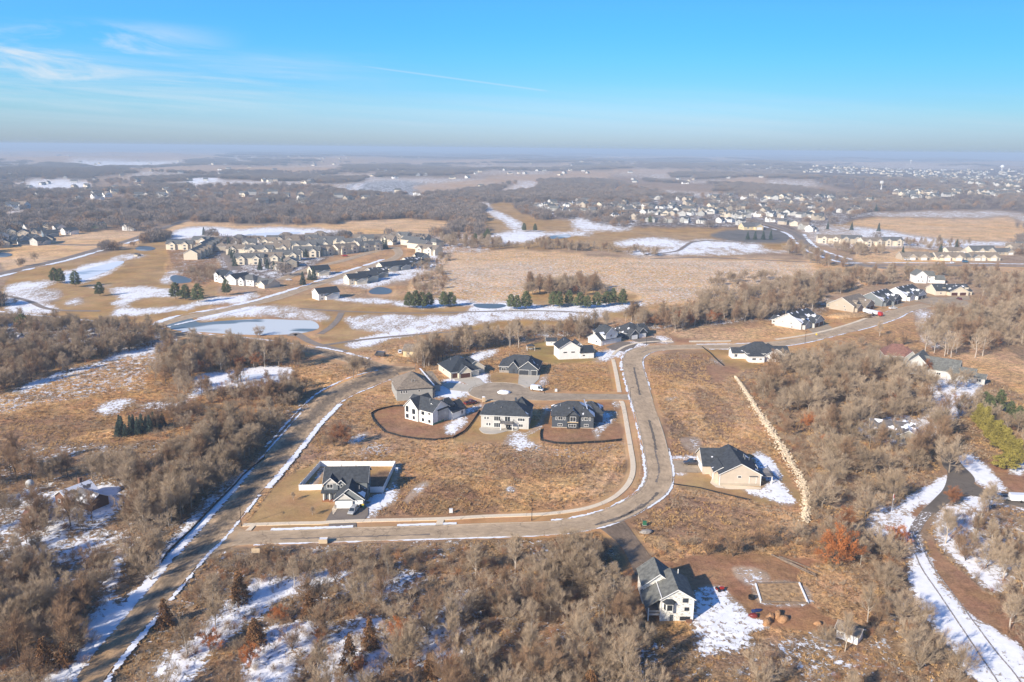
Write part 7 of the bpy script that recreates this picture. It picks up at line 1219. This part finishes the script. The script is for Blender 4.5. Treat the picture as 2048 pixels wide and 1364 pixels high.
many('aspen', [(1895, 708), (1868, 706), (1889, 712), (1902, 714), (1912, 706), (1950, 715), (1965, 712), (1850, 706)], 11, 14, 'white-trunked tree standing above the red-roofed house', 'white-trunked trees above the red-roofed house', 2)
many('aspen', [(455, 725), (463, 728), (470, 726), (488, 727), (430, 722), (516, 730), (530, 734), (410, 722)], 9, 12, 'pale-trunked tree in the grove behind the snow-edged pond', 'pale trunks of the pond grove', 2)
many('aspen', [(840, 715), (850, 722), (862, 716), (872, 712), (880, 722), (858, 732), (845, 730), (890, 706), (905, 700), (835, 725)], 9, 12, 'pale-trunked tree in the stand before the yellowish house', 'pale trunks by the yellowish house', 2)
many('aspen', [(1020, 692), (1037, 694), (1090, 684), (1160, 665)], 9, 12, 'tall white-limbed tree behind the garden pavilion', 'white-limbed trees by the pavilion', 2)
for x, y, h in ((1415, 1110, 7.5), (1465, 1112, 8)): c = g(x, y); plant(('bare', 3), c[0], c[1], h, 1.0, 'many-stemmed pale tree %s at the back of the unfinished house yard' % ('on the left' if x < 1440 else 'on the right'), None)
one('bare', 1898, 945, 13, 'big leaning oak at the fork of the asphalt drive', 1); one('bare', 707, 758, 10.5, 'large round bare tree in the fork of the road junction', 0)
many('pine', [(818, 616), (832, 617), (845, 617), (858, 614), (888, 614), (902, 613), (1022, 618), (1034, 619), (1052, 618), (1106, 613), (1118, 615), (1138, 612), (1160, 616), (1175, 617), (1194, 615), (1213, 611), (1226, 610), (1245, 610)], 10, 12.5, 'green pine in the line between the golf strip and the marsh', 'pines along the golf strip', 3)
many('pine', [(110, 566), (122, 567), (152, 574), (200, 592), (352, 598), (372, 600), (397, 604), (453, 590), (46, 662), (950, 488), (968, 486), (975, 478), (1300, 447), (1048, 463), (1070, 463)], 10, 13, 'green pine standing alone on the golf course grass', 'pines of the golf course', 3)
many('spruce', [(236, 872), (245, 868), (252, 872), (262, 866), (268, 862), (276, 868), (284, 862), (292, 858), (300, 864), (308, 855), (318, 856), (326, 852), (240, 862)], 5.5, 7, 'blue-green spruce in the tight group at the upper left meadow', 'spruce group in the left meadow', 3)
many('spruce', [(456, 503), (460, 510), (464, 517), (470, 524), (458, 497), (470, 532), (535, 537), (548, 538), (565, 535), (520, 540), (607, 512), (612, 514), (424, 496), (430, 494), (408, 470), (606, 570), (620, 560), (628, 560), (766, 495), (772, 498)], 7, 11, 'dark spruce among the townhouses by the golf course', 'spruces of the townhouse estate', 3)
many('spruce', [(1495, 479), (1510, 479), (1526, 479), (1541, 479), (1696, 410), (1722, 408), (1752, 420), (1745, 402), (1880, 512), (1912, 500), (1757, 462), (1655, 458), (1703, 460), (1804, 518)], 9, 13, 'dark spruce by the parking area and slopes of the hill suburb', 'spruces of the hill suburb', 3)
many('cedar', [(1955, 850), (1962, 858), (1970, 866), (1978, 874), (1986, 882), (1994, 890), (2002, 898), (2010, 906), (2018, 914), (2026, 922), (2033, 930), (1976, 880), (1990, 896)], 8, 10.5, 'tall golden-green cedar in the row at the right edge', 'golden cedar row'); one('bush', 2008, 938, 5.2, 'broad round yellow-green bush at the foot of the cedar row', 0, 'bush')
many('pine', [(1975, 830), (1998, 822), (2020, 832), (1968, 815), (2036, 845)], 7, 9, 'pine standing behind the golden cedar row', 'pines behind the cedar row', 3)
for x, y in ((587, 1000), (625, 1030)): one('bare', x, y, 2.6, 'tiny staked sapling on the front lawn, the %s one' % ('upper' if y < 1010 else 'lower'), 5)

# the rest of the woods: one object of instanced trees per kind, too many to count
def stuff_points(name, pts, srcs, label):
    """pts: (x, y, z, scale, rot, kind); srcs: lists of source objects per kind"""
    a = np.array(pts, float); me = bpy.data.meshes.new(name); me.vertices.add(len(a)); me.vertices.foreach_set('co', a[:, :3].astype(np.float32).ravel())
    for nm, col_, ty in (('scl', 3, 'FLOAT'), ('rot', 4, 'FLOAT'), ('kind', 5, 'INT')): at = me.attributes.new(nm, ty, 'POINT'); at.data.foreach_set('value', a[:, col_].astype(np.float32 if ty == 'FLOAT' else np.int32))
    o = obj(name, me); tag(o, label, name.replace('_', ' '), kind='stuff'); ng = bpy.data.node_groups.new(name, 'GeometryNodeTree'); ng.interface.new_socket('Geometry', in_out='INPUT', socket_type='NodeSocketGeometry'); ng.interface.new_socket('Geometry', in_out='OUTPUT', socket_type='NodeSocketGeometry')
    n_, l_ = ng.nodes, ng.links; gi = n_.new('NodeGroupInput'); go = n_.new('NodeGroupOutput'); jn = n_.new('GeometryNodeJoinGeometry'); l_.new(jn.outputs[0], go.inputs[0])
    def attr(nm, ty): q = n_.new('GeometryNodeInputNamedAttribute'); q.data_type = ty; q.inputs[0].default_value = nm; return q.outputs[0]
    ks, ro, kd = attr('scl', 'FLOAT'), attr('rot', 'FLOAT'), attr('kind', 'INT'); cx = n_.new('ShaderNodeCombineXYZ'); l_.new(ro, cx.inputs[2])
    for i, sl in enumerate(srcs):
        cmp_ = n_.new('FunctionNodeCompare'); cmp_.data_type = 'INT'; cmp_.operation = 'EQUAL'; l_.new(kd, cmp_.inputs[2]); cmp_.inputs[3].default_value = i
        ip = n_.new('GeometryNodeInstanceOnPoints'); l_.new(gi.outputs[0], ip.inputs['Points']); l_.new(cmp_.outputs[0], ip.inputs['Selection']); l_.new(cx.outputs[0], ip.inputs['Rotation']); l_.new(ks, ip.inputs['Scale'])
        j2 = n_.new('GeometryNodeJoinGeometry'); g2 = n_.new('GeometryNodeGeometryToInstance'); l_.new(j2.outputs[0], g2.inputs[0])
        for s_ in sl: oi = n_.new('GeometryNodeObjectInfo'); oi.transform_space = 'ORIGINAL'; oi.inputs['Object'].default_value = s_; l_.new(oi.outputs['Geometry'], j2.inputs[0])
        l_.new(g2.outputs[0], ip.inputs['Instance']); l_.new(ip.outputs[0], jn.inputs[0])
    md = o.modifiers.new('scatter', 'NODES'); md.node_group = ng; return o
def srcs_of(key): r = tp(key); return [c for c in r.children]
kinds = list(range(8)); used = [k for k in kinds if ('bare', k) in TP]
stuff_points('bare_woodland', [(x, y, hz(x, y) - .1, h / 10, rn.uniform(0, 6.28), used.index(k) if k in used else 0) for x, y, h, k, lb in REST], [srcs_of(('bare', k)) for k in used], 'bare winter trees filling the belts and woods beyond the nearest ones')
print('TREES', len(TREES), 'BRUSH', len(BRUSH))
# undergrowth: three tufts of twigs standing by themselves serve as the pattern for the rest
bs = []
for i, (mt_, hh) in enumerate((('tbrown', 1.9), ('tgrey', 2.3), ('tred', 1.7), ('tfrost', 2.4))):
    x, y = pt(*((560, 1110), (700, 1106), (860, 1104), (1000, 1102))[i]); o = obj('wild_shrub', shrub(40 + i, hh).mesh('wild_shrub', BK[mt_])); o.location = (x, y, -.1); tag(o, ('brown', 'grey', 'rust-brown', 'pale')[i] + ' twiggy shrub at the brush edge below the street, ' + ('leftmost', 'second from left', 'third from left', 'rightmost')[i] + ' of four', 'shrub', 'shrubs at the brush edge'); bs.append([o])
stuff_points('undergrowth', [(x, y, -.15, s, rn.uniform(0, 6.28), rn.integers(0, 4)) for x, y, s in BRUSH], bs, 'brown twiggy undergrowth between the trees')
# the houses past the first three hundred, far off: one object
def more_houses():
    rn = np.random.default_rng(21); pts = []
    keys = [k for k in PROTO if not k[3]][:4]; src = [[c for c in PROTO[k].children] for k in keys]
    for poly, n in (('1480,330 1620,336 1760,338 2048,342 2048,352 1760,350 1600,345 1480,338', 170), ('1760,352 2048,362 2048,378 1800,364', 90), ('1790,386 2048,386 2048,402 1800,398', 60), ('1050,402 1260,398 1440,390 1640,390 1700,402 1640,440 1400,432 1200,430 1080,414', 70), ('1000,326 1400,326 1400,334 1000,334', 24), ('150,322 700,322 700,332 150,332', 30), ('0,392 700,388 700,404 0,404', 16), ('1240,348 1560,346 1560,358 1240,362', 20), ('0,340 560,335 700,350 640,372 0,378', 46), ('700,338 1200,335 1200,350 700,352', 36), ('0,306 1000,308 1300,316 1300,322 0,316', 60), ('420,396 760,384 900,390 860,404 480,412', 14), ('150,380 420,384 400,398 150,396', 12)):
        w = P(poly); n_ = 0
        while n_ < n:
            q = rn.uniform(w.min(0), w.max(0))
            if inside(q[None], w)[0]: c = g(*q); n_ += 1; pts.append((c[0], c[1], hz(*c), rn.uniform(.9, 1.25), rn.uniform(0, 6.28), rn.integers(0, len(src))))
    stuff_points('far_houses', pts, src, 'more tiny pale houses spread through the far suburbs')
more_houses()
# dead grass standing in tufts on the rough ground
def tufts():
    x, y, kid, area, dist = FARW; rn = np.random.default_rng(8); srcs = []; col = GCOL
    ok = (dist < 430) & (np.abs(x) < dist * .72 + 20) & (GTUFT > .6) & (GSNOW < .5) & (y > 60); idx = np.nonzero(ok)[0]; cl = fbm(x[idx] / 3, y[idx] / 3, 15, 3); lam = area[idx] * .8 * np.clip((cl - .3) * 4, 0, 1.6)
    cnt = rn.poisson(lam); k = np.repeat(idx, cnt); p = np.column_stack([x[k] + rn.uniform(-.5, .5, len(k)) * np.sqrt(area[k]), y[k] + rn.uniform(-.5, .5, len(k)) * np.sqrt(area[k])]); b = ~blocked(p); p = p[b]; k = k[b]
    kind = np.clip((fbm(p[:, 0] / 9, p[:, 1] / 9, 25, 3) * 9 - 2.6 + rn.normal(size=len(p)) * .8).astype(int), 0, 3); print('TUFTS', len(p))
    cols = (('straw_tuft', (.58, .38, .18)), ('tan_tuft', (.50, .31, .14)), ('brown_tuft', (.32, .19, .09)), ('grey_tuft', (.42, .32, .22)))
    for i, (nm, c_) in enumerate(cols):
        C = TM(); n = 18; a = rn.uniform(0, 6.28, n); s0 = np.column_stack([np.cos(a) * .12, np.sin(a) * .12, np.zeros(n) - .1]); e = s0 + np.column_stack([np.cos(a) * rn.uniform(.05, .45, n), np.sin(a) * rn.uniform(.05, .45, n), rn.uniform(.2, .6, n)]); C.slivers(s0, e, np.full(n, .045), rn)
        o = obj('grass_tuft', C.mesh('grass_tuft', bark(nm, c_, .3))); q = g(*((900, 900), (1000, 930), (1120, 920), (820, 905))[i]); o.location = (q[0], q[1], -.1); tag(o, ('straw-coloured', 'tan', 'dark brown', 'greyish')[i] + ' tuft of dead grass on the plot above the curved sidewalk', 'grass tuft', 'dead grass tufts'); srcs.append([o])
    stuff_points('dead_grass', np.column_stack([p, np.full(len(p), -.12), rn.uniform(.6, 1.35, len(p)), rn.uniform(0, 6.28, len(p)), kind]), srcs, 'rough dead grass standing on the plots and verges')
tufts()
# far woods: clumps of crowns too many and too small to tell apart
def far_woods():
    x, y, kid, area, dist = FARW; rn = np.random.default_rng(5); pts = []
    def proto2(seed, H, Rr, n):
        T, C = farclump(seed, H, Rr, n); T.V += [v for v in C.V]; off = T.n; T.F += [f + off for f in C.F]; return T
    lim = np.abs(x) < (dist * .78 + 100)
    dn = np.select([kid == 1, (kid == 2) & (dist < 900), kid == 2, kid == 3], [1 / 95., 1 / 1400., 1 / 330., 1 / 500.], 0.); cl = fbm(x / 160, y / 260, 66, 3); dn = dn * np.where(kid == 1, np.clip((cl - .33) * 6, .12, 1.3), np.clip((cl - .4) * 5, .1, 1.4))
    m = lim & (dist > 620) & (dist < 3600) & (dn > 0)
    lam = dn * area; idx = np.nonzero(m)[0]; cnt = rn.poisson(np.minimum(lam[idx], 6)); k = np.repeat(idx, cnt); jx = rn.uniform(-.5, .5, len(k)) * np.sqrt(area[k]); jy = rn.uniform(-.5, .5, len(k)) * np.sqrt(area[k])
    p = np.column_stack([x[k] + jx, y[k] + jy]); ok = ~blocked(p); p = p[ok]; hh = height(p[:, 0], p[:, 1]) - .3; sc = rn.uniform(.6, 1.15, len(p)); kd = rn.integers(0, 3, len(p)); A = np.column_stack([p, hh, sc, rn.uniform(0, 6.28, len(p)), kd])
    m = lim & (dist >= 3600) & (dist < 24000) & ((kid == 1) | (kid == 0) | ((kid == 3) & (cl > .5))); idx = np.nonzero(m)[0]; lam = area[idx] / np.where(kid[idx] == 1, 1700., 9000.) * np.clip((cl[idx] - .3) * 6, .15, 1.2); cnt = rn.poisson(np.minimum(lam, 12)); k = np.repeat(idx, cnt); s_ = np.sqrt(area[k]); p = np.column_stack([x[k] + rn.uniform(-.5, .5, len(k)) * s_, y[k] + rn.uniform(-.5, .5, len(k)) * s_]); B = np.column_stack([p, height(p[:, 0], p[:, 1]) - .3, rn.uniform(.8, 1.2, len(p)), rn.uniform(0, 6.28, len(p)), np.full(len(p), 3)])
    A = np.concatenate([A, B]); print('FAR', len(A), len(B))
    # four clumps placed in view serve as patterns
    srcs = []
    for i, (sd_, H, Rr, n, xy) in enumerate(((1, 11, 8, 420, (560, 440)), (2, 12, 9, 460, (660, 430)), (3, 9, 7, 340, (860, 420)), (4, 12, 32, 1500, (300, 340)))):
        o = obj('wood_clump', proto2(sd_, H, Rr, n).mesh('wood_clump', BK[('far', 'far', 'tbrown', 'far')[i]])); c = g(*xy); o.location = (c[0], c[1], hz(*c) - .3); tag(o, 'bare trees merging into one soft clump in the far woods', 'clump of trees', 'clumps in the far woods', 'thing'); srcs.append([o])
    stuff_points('far_woods', A, srcs, 'hazy bare woods covering the far country')
far_woods()

# ------------------------------------------------------------------ haze
def haze():
    b = MB(); b.box(-46000, 46000, -1200, 72000, -60, 112); m = bpy.data.materials.new('thin_winter_haze'); m.use_nodes = True; nt = m.node_tree; nt.nodes.remove(nt.nodes['Principled BSDF'])
    v = nt.nodes.new('ShaderNodeVolumePrincipled'); v.inputs['Density'].default_value = .00018; v.inputs['Color'].default_value = (.56, .71, .90, 1); v.inputs['Anisotropy'].default_value = 0.0
    nt.links.new(v.outputs[0], nt.nodes['Material Output'].inputs['Volume']); o = b.build('haze', m); tag(o, 'thin blue winter haze over the far country', 'haze', kind='stuff')
haze()
